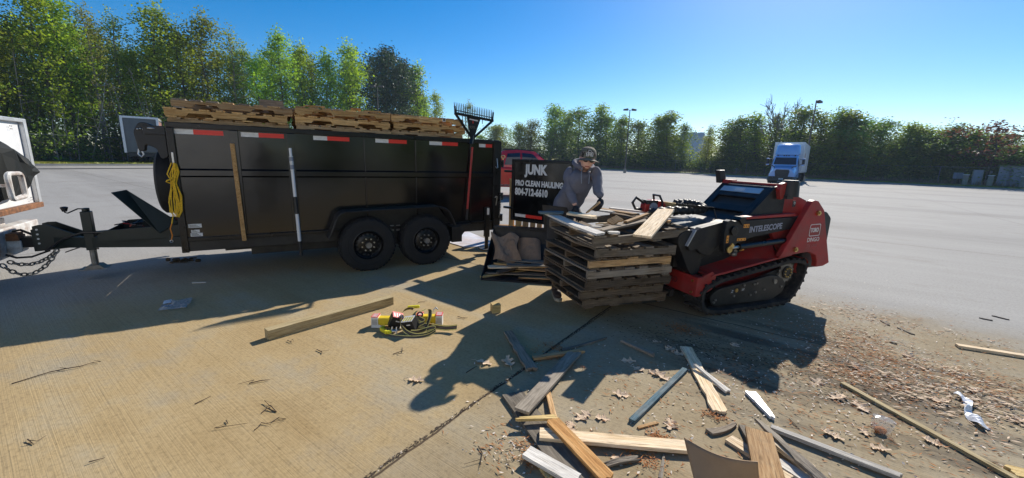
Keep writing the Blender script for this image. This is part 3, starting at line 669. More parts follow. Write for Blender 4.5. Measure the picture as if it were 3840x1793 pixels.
# behind the photographer: warehouse and trees that the black trailer side mirrors
t = thing('warehouse', 'pale warehouse with dock doors behind the photographer, mirrored in the trailer side', 'building', (0, 0, 0))
xf = frame_xf(V((7.2, -13, 0)), (-1, .08))
g = MB(); g.bx(0, 34, 0, 14, 0, 8.2); g.build('wall', 'warehouse', t, xf=xf)
g = MB(); g.bx(-.2, 34.2, -.25, 14, 8.2, 8.6); g.build('roof_edge', 'alu', t, xf=xf)
for i in range(5): g = MB(); g.bx(3+i*6, 6+i*6, -.08, -.001, 1.1, 4.2); g.build('dock_door', 'white_paint', t, xf=xf)
for i in range(9):
    plant('broadleaf_tree', P[['cone_b', 'tall_d', 'cone_a'][i % 3]], 10.5+i*4.2, -11-i*.9+(i % 2)*3, 1.15, i*1.3, 'dark tree behind the photographer, mirrored in the rear half of the trailer side', group='trees behind the photographer', z=0)
# ------------------------------------------------------------------ dump trailer
def rounded(pts, r, n=5):
    out = []; m = len(pts)
    for i in range(m):
        p, a, b = V((*pts[i], 0)), V((*pts[i-1], 0)), V((*pts[(i+1) % m], 0)); d1, d2 = (a-p), (b-p); rr = min(r, d1.length*.48, d2.length*.48)
        s, e = p+d1.normalized()*rr, p+d2.normalized()*rr
        for k in range(n+1): t = k/n; q = s*(1-t)**2+p*2*t*(1-t)+e*t*t; out.append((q.x, q.y))
    return out
TU = V((math.cos(R(31)), math.sin(R(31)), 0)); TN = V((-TU.y, TU.x, 0)); TO = V((-2.175, 5.52, 0))
TX = frame_xf(TO, TU)                                   # local x: towards the rear, y: away from the camera, z up
def tw(s, n, z=0): return TX @ V((s, n, z))
tr = thing('dump_trailer', 'black high sided dump trailer loaded with wooden pallets, rear door swung open', 'trailer', TO, R(31))
TW = 2.08
def part(mb, name, mat, parent=tr, **k): return mb.build(name, mat, parent, **k)
# side wall: panels set back between ribs
g = MB()
g.bx(-1.93, 2.22, .030, .036, .57, 1.84)
part(g, 'side_panel', 'black_gloss')
g = MB(); g.bx(-1.93, 2.22, TW-.036, TW-.03, .57, 1.84); part(g, 'side_panel', 'black_gloss')
g = MB(); g.bx(-1.97, 2.24, .0, .07, 1.83, 1.89); part(g, 'top_rail', 'black_frame', bevel=.006)
g = MB(); g.bx(-1.97, 2.24, TW-.07, TW, 1.83, 1.89); part(g, 'top_rail', 'black_frame', bevel=.006)
def rib(s, wd, y0=0, y1=.0295):
    g = MB(); g.bx(s-wd/2, s+wd/2, y0, y1, .575, 1.829); part(g, 'rib', 'black_gloss', bevel=.005)
for s, wd in ((-1.35, .085), (-.765, .085)): rib(s, wd, -.012)
for s in (.13, .85): rib(s, .018, .006); 
rib(1.74, .03, .004)
g = MB(); g.bx(-1.97, -1.90, -.004, .075, .40, 1.829); part(g, 'corner_post', 'black_frame', bevel=.006)
g = MB(); g.bx(-1.97, -1.90, TW-.075, TW, .40, 1.829); part(g, 'corner_post', 'black_frame', bevel=.006)
g = MB(); g.bx(2.15, 2.27, -.012, .09, .42, 1.88); part(g, 'corner_post', 'black_frame', bevel=.006)
g = MB(); g.bx(2.15, 2.27, TW-.09, TW, .42, 1.88); part(g, 'corner_post', 'black_frame', bevel=.006)
# swage line half way up
g = MB(); g.prism([(-.004, 1.30), (.028, 1.28), (.028, 1.38), (-.004, 1.36)], -1.89, 2.14)
g2 = MB(); g2.v = [V((p.y, p.x, p.z)) for p in g.v]; g2.f = g.f; g2.mi = g.mi; part(g2, 'mid_rail', 'black_gloss')
g = MB(); g.bx(-1.899, 2.149, -.008, .06, .53, .575); part(g, 'floor_rail', 'black_frame', bevel=.005)
g = MB(); g.bx(-1.899, 2.149, .012, .05, .41, .529); g.bx(-1.3, 1.6, .18, .3, .28, .409); part(g, 'frame_rail', 'black_dusty', bevel=.006)
g = MB(); g.bx(-1.9, 2.2, .04, TW-.04, .55, .57); part(g, 'floor', 'black_dusty')
g = MB(); g.bx(-1.965, -1.93, .076, TW-.076, .55, 1.84); part(g, 'front_wall', 'black_gloss')
g = MB(); g.bx(-1.6, 1.7, .45, .55, .30, .54); g.bx(-1.6, 1.7, TW-.55, TW-.45, .30, .54)
for s in (-1.5, -.9, 1.3): g.bx(s-.04, s+.04, .1, TW-.1, .40, .53)
part(g, 'subframe', 'black_dusty')
# sloped gussets at the rear
g = MB(); g.prism([(1.33, .55), (1.72, .55), (1.55, .36), (1.33, .36)], -.06, .05); part(g, 'step_bracket', 'black_dusty', bevel=.005)
g = MB(); g.bx(1.33, 1.50, -.20, -.061, .30, .54); part(g, 'mud_flap', 'black_dusty', bevel=.004)
# fender
for side in (0, 1):
    prof = [(-.42, .50), (-.37, .60), (-.30, .78), (-.25, .825), (-.19, .845), (1.04, .875), (1.13, .87), (1.21, .835), (1.26, .79), (1.37, .58)]
    inner = [(x*1.0, z-.012) for x, z in prof]
    y0, y1 = (-.27, .028) if not side else (TW-.028, TW+.27)
    g = MB()
    for (a, b), (c, d) in zip(zip(prof, inner), zip(prof[1:], inner[1:])):
        g.add([(a[0], y0, a[1]), (c[0], y0, c[1]), (c[0], y1, c[1]), (a[0], y1, a[1]), (b[0], y0, b[1]), (d[0], y0, d[1]), (d[0], y1, d[1]), (b[0], y1, b[1])], [(0, 1, 2, 3), (4, 7, 6, 5), (0, 4, 5, 1), (3, 2, 6, 7)])
    yl = y0 if not side else y1
    g.tube([(x, yl, z) for x, z in prof], .011, 6)
    part(g, 'fender', 'black_dusty')
g = MB(); g.prism([(-.37, .60), (-.30, .78), (-.22, .835), (1.10, .86), (1.2, .82), (1.37, .58), (1.37, .42), (-.42, .42)], .0085, .0115); part(g, 'splash_panel', 'black_dusty')
# wheels
def wheel(s, y, out):
    c = V((s, y, .372)); a = V((0, out, 0)); hub = thing('wheel', None, None, (0, 0, 0)); hub.parent = tr
    prof = [(.205, -.115), (.30, -.125), (.345, -.118), (.372, -.085), (.376, -.03), (.376, .03), (.372, .085), (.345, .118), (.30, .125), (.205, .115)]
    g = MB(); g.ring(c, a, prof, 44)
    for k in range(44):
        an = 2*PI*k/44; dr = V((math.cos(an), 0, math.sin(an)))
        for o in (-.06, 0, .06): g.box(c+dr*.377+a*(o+.01*(k % 2)), (.034, .045, .008), Euler((0, -an+PI/2, 0)).to_matrix())
        if k % 2: g.box(c+dr*.352+a*.104, (.03, .03, .012), Euler((0, -an+PI/2, 0)).to_matrix())
    g.ring(c, a, [(.27, .126), (.276, .1285), (.282, .126)], 44); part(g, 'tyre', 'tyre_rubber', hub, smooth=True)
    g = MB(); g.ring(c, a, [(.206, -.11), (.21, .115), (.2, .118), (.19, .10), (.185, .06), (.165, .045), (.15, .062), (.10, .074), (.06, .074), (.0, .074)], 40, closed=False)
    for k in range(16):
        an = 2*PI*k/16; q = c+V((math.cos(an), 0, math.sin(an)))*.146; g.cyl(q+a*.056, q+a*.0655, .0155, 10, mi=1)
    part(g, 'rim', ['black_frame', 'ink'], hub, smooth=True)
    g = MB(); g.cyl(c+a*.07, c+a*.135, .038, 16); g.ring(c, a, [(.03, .135), (.041, .138), (.041, .128)], 18); part(g, 'hub_cap', 'steel_dull', hub, smooth=True)
    g = MB()
    for k in range(8):
        an = 2*PI*(k+.4)/8; q = c+V((math.cos(an), 0, math.sin(an)))*.085; g.cyl(q+a*.07, q+a*.098, .0105, 6); g.cyl(q+a*.098, q+a*.108, .006, 6)
    part(g, 'lug_nut', 'steel', hub)
for s in (.08, .91):
    wheel(s, -.135, -1); wheel(s, TW+.135, 1)
g = MB()
for s in (.08, .91): g.cyl((s, -.1, .372), (s, TW+.1, .372), .04, 10)
g.bx(.42, .58, .03, .1, .30, .50); part(g, 'axle', 'black_dusty')
for x in (.44, .53): g = MB(); g.bx(x, x+.055, .001, .0075, .50, .59); part(g, 'marker_light', 'steel_dull', bevel=.004)
# reflective tape
for x0, x1, xm, z0, z1 in ((-1.90, -1.45, -1.73, 1.765, 1.818), (-1.28, -.83, -1.10, 1.765, 1.818), (-.50, -.06, -.335, 1.765, 1.818), (.28, .72, .46, 1.768, 1.82), (1.06, 1.52, 1.26, 1.77, 1.822), (1.885, 2.12, 2.0, 1.77, 1.822)):
    g = MB(); g.bx(x0, xm, .0265, .029, z0, z1, 0); g.bx(xm+.0005, x1, .0265, .029, z0, z1, 1); part(g, 'reflective_tape', ['white_tape', 'red_tape'])
# stickers by the front post
for z0, z1, x0, x1 in ((.69, .735, -1.885, -1.76), (.63, .665, -1.865, -1.785), (.585, .625, -1.875, -1.76)):
    g = MB(); g.bx(x0, x1, .0265, .029, z0, z1); s_ = part(g, 'sticker', 'sticker_white')
    g = MB()
    for k in range(3): g.bx(x0+.01, x1-.02-.015*k, .0255, .0263, z0+.008+k*.011, z0+.013+k*.011)
    part(g, 'print', 'pole_grey', s_)
# rear hardware
for z in (1.50, .93):
    g = MB(); sg = 1 if z > 1.2 else -1
    g.tube([(2.19, -.02, z+sg*.10), (2.19, -.05, z-sg*.02), (2.185, -.06, z-sg*.05), (2.165, -.06, z-sg*.055), (2.15, -.055, z-sg*.03)], .007, 6); part(g, 'hook', 'steel', smooth=True)
g = MB(); g.tube([(2.30+.035*math.cos(k*PI/6), -.03, 1.63+.022*math.sin(k*PI/6)) for k in range(12)], .008, 6, closed=True); g.cyl((2.30, -.03, 1.60), (2.30, -.03, 1.52), .009, 6); part(g, 'latch_ring', 'brass', smooth=True)
g = MB()
for z in (1.52, .98, .62): g.cyl((2.30, -.02, z-.06), (2.30, -.02, z+.06), .022, 10); g.bx(2.25, 2.31, -.04, .02, z-.03, z+.03)
g.cyl((2.27, .0, .5), (2.27, .0, 1.86), .014, 8); part(g, 'hinge', 'black_frame')
g = MB()
def links(g, pts, r=.005, L=.032, wd=.012):
    pts = [V(p) for p in pts]; tot = sum((b-a).length for a, b in zip(pts, pts[1:])); n = max(2, int(tot/(L*.78))); seg = []
    def pos(f):
        q = f*tot
        for a, b in zip(pts, pts[1:]):
            l = (b-a).length
            if q <= l: return a.lerp(b, q/l)
            q -= l
        return pts[-1]
    for k in range(n):
        p, q = pos(k/n), pos(min(1, (k+1)/n)); t = (q-p).normalized(); c = (p+q)/2; x = t.orthogonal().normalized()
        if k % 2: x = t.cross(x)
        g.tube([c+t*L*.5*math.cos(a)*1.0+x*wd*math.sin(a) for a in [2*PI*i/8 for i in range(8)]], r, 5, closed=True)
links(g, [(2.27, -.03, 1.02), (2.265, -.05, .80), (2.25, -.03, .62)], .0035, .026, .009); part(g, 'chain', 'steel_dull')
# rear stabiliser jack
j = MB(); j.bx(2.0, 2.08, -.03, .05, .30, .80); j.bx(2.015, 2.065, -.015, .035, .10, .30); part(j, 'stabiliser_leg', 'black_frame', bevel=.005)
j = MB(); j.bx(1.93, 2.13, -.09, .11, .075, .10); j.tube([(2.1, -.03, .10), (2.16, -.05, .07), (2.2, -.03, .05)], .008, 6); part(j, 'stabiliser_foot', 'black_dusty', bevel=.004)
j = MB(); j.bx(2.02, 2.06, -.034, -.0305, .68, .79); part(j, 'reflector', 'sticker_white')
# tongue
AX = TW/2
g = MB()
for sg in (-1, 1): g.bar((-3.42, AX+sg*.05, .455), (-1.90, AX+sg*.62, .455), .06, .13)
g.bx(-2.25, -2.19, AX-.5, AX+.5, .40, .51); part(g, 'tongue', 'green_black', bevel=.006)
g = MB(); g.prism([(-3.45, .36), (-3.45, .66), (-3.40, .675), (-3.33, .675), (-3.06, .52), (-3.06, .39)], AX-.13, AX-.115)
g.prism([(-3.45, .36), (-3.45, .66), (-3.40, .675), (-3.33, .675), (-3.06, .52), (-3.06, .39)], AX+.115, AX+.13); g.bx(-3.47, -3.452, AX-.12, AX+.12, .36, .62)
cp = part(g, 'coupler_plate', 'green_black', bevel=.003)
for k in range(4): g = MB(); g.cyl((-3.415, AX-.134, .62-k*.055), (-3.415, AX-.129, .62-k*.055), .011, 10); part(g, 'bolt_hole', 'sticker_white', cp)
g = MB(); g.prism([(-3.63, .41), (-3.62, .50), (-3.56, .53), (-3.45, .52), (-3.45, .40), (-3.55, .40)], AX-.055, AX+.055); g.ball((-3.58, AX, .47), .05); part(g, 'coupler', 'black_frame', bevel=.01)
g = MB(); g.bx(-3.02, -2.90, AX-.16, AX-.157, .42, .475); st = part(g, 'sticker', 'sticker_white')
g = MB(); g.bx(-3.01, -2.96, AX-.163, AX-.161, .46, .472); part(g, 'print', 'sticker_orange', st)
# jack
jp = V((-2.95, AX-.22, 0)); g = MB(); g.bx(jp.x-.045, jp.x+.045, jp.y-.045, jp.y+.045, .36, .83); g.cyl(jp+V((0, 0, .83)), jp+V((0, 0, .87)), .035, 12); jk = part(g, 'tongue_jack', 'green_black', bevel=.006)
g = MB(); g.cyl(jp+V((0, 0, .17)), jp+V((0, 0, .36)), .034, 12); g.prism([(jp.x-.09, .135), (jp.x+.09, .135), (jp.x+.05, .175), (jp.x-.05, .175)], jp.y-.08, jp.y+.08); g.bx(jp.x-.13, jp.x+.12, jp.y-.1, jp.y+.1, .125, .134); part(g, 'jack_foot', 'steel_dull', jk)
g = MB(); g.tube([jp+V((0, 0, .86)), jp+V((-.06, -.02, .865)), jp+V((-.14, -.05, .82)), jp+V((-.16, -.055, .83)), jp+V((-.16, -.055, .85))], .008, 6); g.cyl(jp+V((-.16, -.055, .84)), jp+V((-.16, -.055, .885)), .02, 10, r2=.034); g.ball(jp+V((-.16, -.055, .885)), (.036, .036, .015)); part(g, 'jack_crank', 'black_plastic', jk, smooth=True)
# toolbox with its lid propped open
x0, x1, y0, y1 = -2.80, -2.02, AX-.55, AX+.35
g = MB(); th = .008
g.prism([(x0, .51), (x0, .585), (x0+.08, .635), (x1-.3, .655), (x1, .665), (x1, .51)], y0, y0+th); g.prism([(x0, .51), (x0, .585), (x0+.08, .635), (x1, .665), (x1, .51)], y1-th, y1)
g.bx(x0, x0+th, y0, y1, .51, .585); g.bx(x1-th, x1, y0, y1, .51, .665); g.bx(x0, x1, y0, y1, .505, .515); bxp = part(g, 'tool_box', 'green_black')
ld = [V((-2.30, y0+.0, .60)), V((-2.08, y0+.34, .70)), V((-2.50, y0+.34, 1.14)), V((-2.60, y0+.0, 1.09))]
a = V((-2.24, y0-.02, .57)); b_ = V((-2.05, y0+.05, .69)); c_ = V((-2.50, y0+.08, 1.10)); d_ = V((-2.62, y0-.0, 1.075)); nv = (b_-a).cross(d_-a).normalized()*.028
g = MB(); g.add([a, b_, c_, d_, a+nv, b_+nv, c_+nv, d_+nv], [(0, 3, 2, 1), (4, 5, 6, 7), (0, 1, 5, 4), (1, 2, 6, 5), (2, 3, 7, 6), (3, 0, 4, 7)]); part(g, 'lid', 'green_black', bxp, bevel=.006)
g = MB(); rr_ = random.Random(2)
for k in range(6):
    p = V((rr_.uniform(-2.7, -2.2), AX+rr_.uniform(-.4, .2), .63)); g.tube([p+V((rr_.gauss(0, .1), rr_.gauss(0, .1), rr_.uniform(-.03, .03))) for _ in range(7)], .008, 5, mi=k % 2)
part(g, 'battery_cable', ['red_handle', 'black_plastic'], bxp)
# hoses and chains at the hitch
g = MB(); g.tube([(-3.35, AX-.1, .36), (-3.5, AX-.12, .30), (-3.62, AX-.12, .30), (-3.78, AX-.1, .38)], .012, 6); g.tube([(-2.75, AX-.45, .60), (-3.0, AX-.28, .58), (-3.2, AX-.2, .50), (-3.36, AX-.18, .37)], .013, 6); g.tube([(-2.9, AX-.2, .36), (-3.05, AX-.22, .40), (-3.2, AX-.18, .34)], .007, 5); part(g, 'cable', 'black_plastic', smooth=True)
for dy, sag in ((-.14, .20), (.0, .10)):
    g = MB(); a, b_ = V((-3.28, AX-.12, .37)), V((-3.74, AX+dy, .24)); links(g, [a.lerp(b_, k/14)+V((0, dy*.3*math.sin(PI*k/14), -sag*math.sin(PI*k/14)**.8)) for k in range(15)], .0085, .062, .02); part(g, 'safety_chain', 'steel_dull')
# spare tyre on the front wall
c = V((-2.065, AX-.58, 1.20)); g = MB(); g.ring(c, (1, 0, 0), [(.205, -.07), (.30, -.09), (.345, -.085), (.372, -.06), (.376, 0), (.372, .06), (.345, .085), (.30, .09), (.205, .07)], 40); g.ring(c, (1, 0, 0), [(.2, -.065), (.2, .065), (.18, .06), (.05, .05), (.0, .05)], 24, closed=False); part(g, 'spare_tyre', 'tyre_rubber', smooth=True)
# tarp roll housing on the front
g = MB(); g.prism(rounded([(-2.22, 1.56), (-2.245, 1.77), (-2.19, 1.87), (-2.12, 1.87), (-2.05, 1.82), (-1.975, 1.79), (-1.975, 1.50), (-2.04, 1.48), (-2.07, 1.60), (-2.16, 1.64), (-2.17, 1.56)], .03, 3), .02, .12); g.cyl((-2.11, .1, 1.74), (-2.11, TW-.1, 1.74), .075, 18); part(g, 'tarp_roller', 'black_plastic', smooth=True, bevel=.01)
g = MB(); g.bx(-2.16, -1.975, .0, .018, 1.745, 1.84); part(g, 'tarp_arm', 'black_plastic', bevel=.004)
g = MB()
for k in range(4): g.ball((-2.20+.022*k, .01, 1.795+.006*(k % 2)), .010)
g.ball((-2.09, .0, 1.81), (.035, .012, .012)); part(g, 'carabiner', 'steel', smooth=True)
g = MB(); g.tube([(-2.215, .03, 1.60), (-2.23, .03, 1.53), (-2.205, .03, 1.50), (-2.185, .03, 1.53), (-2.20, .03, 1.58)], .008, 6); part(g, 'hook', 'alu', smooth=True)
g = MB(); g.bx(-1.945, -1.925, -.012, -.005, 1.42, 1.56); part(g, 'cleat', 'steel', bevel=.004)
# open rear door with the sign
dh = V((-.02, 6.60, 0)); du = V((.80, -.60, 0)).normalized(); DX = frame_xf(dh, du)
dr = tr; LX = TX.inverted() @ DX
g = MB(); g.bx(.02, 1.10, -.02, .02, .63, 1.57); door = g.build('rear_door', 'black_gloss', tr, xf=LX)
g = MB()
for a in ((.0, .045, .60, 1.60), (1.075, 1.12, .60, 1.60)): g.bx(a[0], a[1], -.032, .03, a[2], a[3])
g.bx(.046, 1.074, -.032, .03, 1.555, 1.60); g.bx(.046, 1.074, -.032, .03, .60, .645); g.build('door_frame', 'black_frame', door, xf=LX, bevel=.004)
g = MB()
for z in (.80, 1.40): g.bar((-.16, .0, z), (.02, .0, z), .05, .035)
g.build('hinge_strap', 'black_frame', door, xf=LX)
def door_text(name, body, x, z, size, xs, bold):
    q = LX @ V((x, -.0215, z)); ux = (LX.to_3x3() @ V((1, 0, 0))); lettering(name, body, 'letter_white', door, q, ux, (0, 0, 1), size, xs, bold)
door_text('lettering', 'JUNK', .27, 1.375, .205, .80, .0105)
door_text('lettering', 'PRO CLEAN HAULING', .075, 1.185, .118, .76, .0062)
door_text('lettering', '804-712-6610', .075, 1.035, .150, .74, .0075)
g = MB(); g.bx(.09, .30, -.0235, -.0212, .67, .72); g.bx(.3005, .62, -.0235, -.0212, .67, .72, 1); g.build('reflective_tape', ['white_tape', 'red_tape'], door, xf=LX)
# ---- things hung on the trailer
def wobble(pts, r, a): return [V(p)+V((r.gauss(0, a), r.gauss(0, a*.3), r.gauss(0, a))) for p in pts]
g = MB(); rr_ = random.Random(5)
for k in range(5):
    o = (k-2)*.008
    pts = [(-1.93+o, -.02-.006*k, 1.44), (-1.965+o*1.5, -.03, 1.33), (-1.955+o, -.035-.004*k, 1.22), (-1.975+o*2.2, -.03, 1.05), (-1.985+o*2, -.03, .90), (-1.955+o, -.035, .835), (-1.925+o, -.03, .90), (-1.93+o*1.6, -.035, 1.08), (-1.945+o, -.04, 1.22), (-1.91+o*1.2, -.03, 1.35), (-1.925+o, -.02, 1.44)]
    g.tube([tw(*p) for p in wobble(pts, rr_, .005)], .0062, 6)
g.tube([tw(-1.985+.03*math.cos(k), -.045+.02*math.sin(k), 1.20+.012*k) for k in range(8)], .0075, 6)
g.tube([tw(*p) for p in ((-1.975, -.03, 1.15), (-2.02, -.03, 1.0), (-2.0, -.03, .85), (-2.02, -.03, .76))], .006, 6)
g.tube([tw(*p) for p in ((-2.02, -.03, .76), (-2.04, -.03, .70), (-2.03, -.03, .62), (-2.045, -.03, .57))], .006, 6, mi=1)
g.tube([tw(-2.045+.014*math.cos(k*PI/4), -.03, .555+.014*math.sin(k*PI/4)) for k in range(8)], .004, 5, closed=True, mi=2)
tag(g.build('rope', ['rope_yellow', 'rope_orange', 'steel'], smooth=True), 'coiled yellow rope hung from the front corner post of the dump trailer', 'rope')
t = thing('shovel_handle', 'long orange brown wooden handle leaning against the front half of the trailer side', 'handle')
g = MB(); g.bar(tw(-1.345, -.10, .52), tw(-1.37, -.035, 1.68), .045, .034, up=TN); g.build('shaft', 'pole_wood', t, bevel=.006)
t = thing('extension_pole', 'white telescopic pole standing against the trailer side between the second and third tape', 'pole')
pa, pb = tw(-.745, -.07, .265), tw(-.775, -.03, 1.65); f = lambda q: pa.lerp(pb, q)
for nm, mt, a, b_, r in (('lower_tube', 'white_paint', .14, .40, .021), ('tip', 'black_plastic', .0, .14, .02), ('grip', 'black_plastic', .40, .56, .024), ('upper_tube', 'white_paint', .56, .80, .019), ('collar', 'white_tape', .80, .93, .022), ('end_cap', 'white_paint', .93, 1.0, .016)):
    g = MB(); g.cyl(f(a), f(b_), r, 12); g.build(nm, mt, t, smooth=True)
g = MB(); g.cyl(f(.81), f(.85), .0225, 12); g.cyl(f(.885), f(.92), .0225, 12); g.build('band', 'shed_grey', t, smooth=True)
# big landscape rake hooked over the side
t = thing('landscape_rake', 'large black toothed rake with a red handle hooked over the trailer side', 'rake')
ha, hb = tw(1.635, -.06, .62), tw(1.755, -.02, 1.86); g = MB(); g.cyl(ha.lerp(hb, .14), ha.lerp(hb, .92), .0165, 12); g.build('handle', 'red_handle', t, smooth=True)
g = MB(); g.cyl(ha, ha.lerp(hb, .14), .019, 12); g.build('grip', 'black_plastic', t, smooth=True)
def rk(x, z, y=.0): return tw(1.755+x, y, 1.86+z)
g = MB(); g.bar(rk(-.03, -.05, -.02), rk(0, .08, 0), .05, .04); 
g.bar(rk(0, .03), rk(-.285, .385), .03, .035, up=TN); g.bar(rk(0, .03), rk(.345, .325), .03, .035, up=TN)
g.bar(rk(-.30, .395), rk(.36, .33), .035, .045, up=TN); g.bar(rk(-.30, .44), rk(.36, .375), .012, .012)
g.bar(rk(-.29, .39), rk(-.30, .50), .02, .02); g.bar(rk(.35, .33), rk(.36, .46), .02, .02)
for k in (-.17, -.12, .17, .22): g.bar(rk(k, .10+abs(k)*1.0), rk(k, .36-k*.1), .010, .010)
g.build('head_frame', 'black_frame', t)
g = MB(); pl = [rk(-.10, .37), rk(.14, .345), rk(.035, .06), rk(-.03, .06)]; off = TN*.012
g.add(pl+[p+off for p in pl], [(0, 1, 2, 3), (7, 6, 5, 4), (0, 4, 5, 1), (1, 5, 6, 2), (2, 6, 7, 3), (3, 7, 4, 0)]); hp = g.build('gusset_plate', 'black_loader', t)
lettering('lettering', 'RPR', 'pole_grey', hp, rk(-.055, .185, -.006), TU, (0, 0, 1), .06, 1.0, .002)
g = MB(); g.bx(0, .02, 0, .003, 0, .045); q = frame_xf(rk(-.005, .265, -.006), TU); g.build('tag', 'red_handle', hp, xf=q)
g = MB(); q0 = [rk(-.055, .335, -.004), rk(.09, .318, -.004), rk(.09, .30, -.004), rk(-.055, .317, -.004)]; g.add(q0, [(0, 1, 2, 3)]); g.build('slot', 'sticker_white', hp)
for k in range(23):
    f_ = k/22; x = -.30+.66*f_; z0 = .395-.065*f_; g = MB()
    g.tube([rk(x, z0), rk(x-.004, z0+.08, -.005), rk(x-.014, z0+.125, -.02), rk(x-.03, z0+.155, -.05)], [.0075, .0075, .006, .003], 5); g.build('tooth', 'black_loader', t, smooth=True)
# ------------------------------------------------------------------ boards and pallets
def board_mb(L, W, T, seed=0, jag=(0, 0), bend=0, twist=0, taper=(1, 1), nx=10, ny=5, bow=0, chew=0):
    r = random.Random(seed); g = MB(); vs = []
    e0 = [r.uniform(0, jag[0]) for _ in range(ny+1)]; e1 = [r.uniform(0, jag[1]) for _ in range(ny+1)]
    cl = [r.uniform(-chew, chew) for _ in range(nx+1)]; cr = [r.uniform(-chew, chew) for _ in range(nx+1)]
    for k in (0, 1):
        for i in range(nx+1):
            for j in range(ny+1):
                f = i/nx; x = -L/2+e0[j]+(L-e0[j]-e1[j])*f; tp = taper[0]+(taper[1]-taper[0])*f
                y = (j/ny-.5)*W*tp; y += (cl[i] if j == 0 else cr[i] if j == ny else 0)+bow*(4*(f-.5)**2-1)
                z = T*k+bend*(1-4*(f-.5)**2)+twist*(f-.5)*(j/ny-.5)
                vs.append((x, y, z+(r.uniform(-.0007, .0007) if k else 0)))
    n = (nx+1)*(ny+1); idx = lambda k, i, j: k*n+i*(ny+1)+j; fs = []
    for i in range(nx):
        for j in range(ny):
            fs.append((idx(1, i, j), idx(1, i+1, j), idx(1, i+1, j+1), idx(1, i, j+1))); fs.append((idx(0, i, j), idx(0, i, j+1), idx(0, i+1, j+1), idx(0, i+1, j)))
        fs.append((idx(0, i, 0), idx(0, i+1, 0), idx(1, i+1, 0), idx(1, i, 0))); fs.append((idx(0, i, ny), idx(1, i, ny), idx(1, i+1, ny), idx(0, i+1, ny)))
    for j in range(ny):
        fs.append((idx(0, 0, j), idx(1, 0, j), idx(1, 0, j+1), idx(0, 0, j+1))); fs.append((idx(0, nx, j), idx(0, nx, j+1), idx(1, nx, j+1), idx(1, nx, j)))
    g.add(vs, fs); return g
NB = [0]
def board(name, label, p0, p1, W, T, mat, cat='board', roll=0, group=None, parent=None, **k):
    NB[0] += 1; p0, p1 = V(p0), V(p1); x = p1-p0; L = x.length; x.normalize(); up = V((0, 0, 1)); y = up.cross(x)
    if y.length < .05: y = V((0, 1, 0)).cross(x)
    y.normalize(); z = x.cross(y)
    o = board_mb(L, W, T, seed=NB[0], **k).build(name, mat)
    m = Matrix((x, y, z)).transposed().to_4x4() @ Matrix.Rotation(roll, 4, 'X'); m.translation = (p0+p1)/2
    if parent: o.parent = parent
    o.matrix_local = m
    return tag(o, label, cat, group) if label else o
def pallet(label, loc, rz, mats, seed, L=1.16, W=1.02, h=.118, deck=7, missing=(), notch=False, tilt=(0, 0), group=None, nails=False, st=.038):
    r = random.Random(seed); t = thing('wooden_pallet', label, 'pallet', loc, rz, group); t.rotation_euler = (tilt[0], tilt[1], rz)
    bt = .018; sh = h-2*bt-.004
    for i, y in enumerate((st/2, W/2, W-st/2)):
        g = MB(); dx = r.uniform(-.012, .012)
        if notch:
            o = [(0, bt), (L*.16, bt), (L*.18, bt+.035), (L*.35, bt+.035), (L*.37, bt), (L*.63, bt), (L*.65, bt+.035), (L*.82, bt+.035), (L*.84, bt), (L, bt), (L, bt+sh), (0, bt+sh)]
        else: o = [(0, bt), (L*.3, bt+r.uniform(-.002, .002)), (L*.7, bt), (L, bt), (L, bt+sh), (L*.5, bt+sh-.001), (0, bt+sh)]
        g.prism([(x+dx, z) for x, z in o], y-st/2, y+st/2); g.build('stringer', r.choice(mats), t, bevel=.003)
    for i in range(deck):
        if i in missing: continue
        w_ = r.uniform(.085, .14); x = .06+(L-.12)*i/(deck-1)
        o = board_mb(W+r.uniform(-.01, .02), w_, bt, seed=seed*31+i, jag=(.006, .006), bend=r.uniform(-.004, .006), nx=6, ny=3).build('deck_board', r.choice(mats), t)
        o.matrix_local = Matrix.Translation((x+r.uniform(-.01, .01), W/2, bt+sh+.001)) @ Matrix.Rotation(PI/2+r.uniform(-.012, .012), 4, 'Z')
    for i in range(4):
        x = .06+(L-.12)*i/3
        o = board_mb(W, r.uniform(.085, .11), bt-.002, seed=seed*57+i, nx=4, ny=2).build('bottom_board', r.choice(mats), t)
        o.matrix_local = Matrix.Translation((x, W/2, 0)) @ Matrix.Rotation(PI/2, 4, 'Z')
    return t
# three stacks lying in the trailer, three layers showing in each
rp = random.Random(12)
TNEW = ['pallet_tan', 'pallet_new', 'pallet_tan']
lay = ['bottom', 'middle', 'top']
whose = ['trailer load stack nearest the tarp roller', 'middle trailer load stack', 'trailer load stack beside the rake']
look = [['tan', 'bright yellow tan', 'greyed'], ['brown tan', 'bright tan', 'dark stained'], ['pale tan', 'orange tan', 'tan stickered']]
for k, s0 in enumerate((-1.955, -.675, .545)):
    for j in range(3):
        mats = [['pallet_tan'], ['pallet_new'], ['pallet_grey', 'pallet_tan']][j] if k == 0 else [['pallet_tan'], ['pallet_new'], ['pallet_tan', 'pallet_new']][j]
        z = 1.845+j*.108-(0.004*j if k == 0 else 0)+(.012 if k else 0); p = tw(s0+rp.uniform(-.025, .03)+(.04 if j == 2 and k == 0 else 0), .10+rp.uniform(-.02, .03), z)
        pallet('%s wooden pallet, %s layer of the %s' % (look[k][j], lay[j], whose[k]), p, R(31)+rp.uniform(-.012, .012), mats, 100+k*10+j, L=1.20 if k < 2 else 1.12, W=1.02, h=.108, notch=True, group='pallets loaded on the trailer', deck=8, tilt=(0, rp.uniform(-.004, .012)))
board('plywood_piece', 'short pale plank set upright on top of the first pallet stack on the trailer', tw(-1.08, 1.0, 2.235), tw(-.77, 1.0, 2.235), .16, .02, 'pallet_grey', roll=PI/2, jag=(.01, .02))
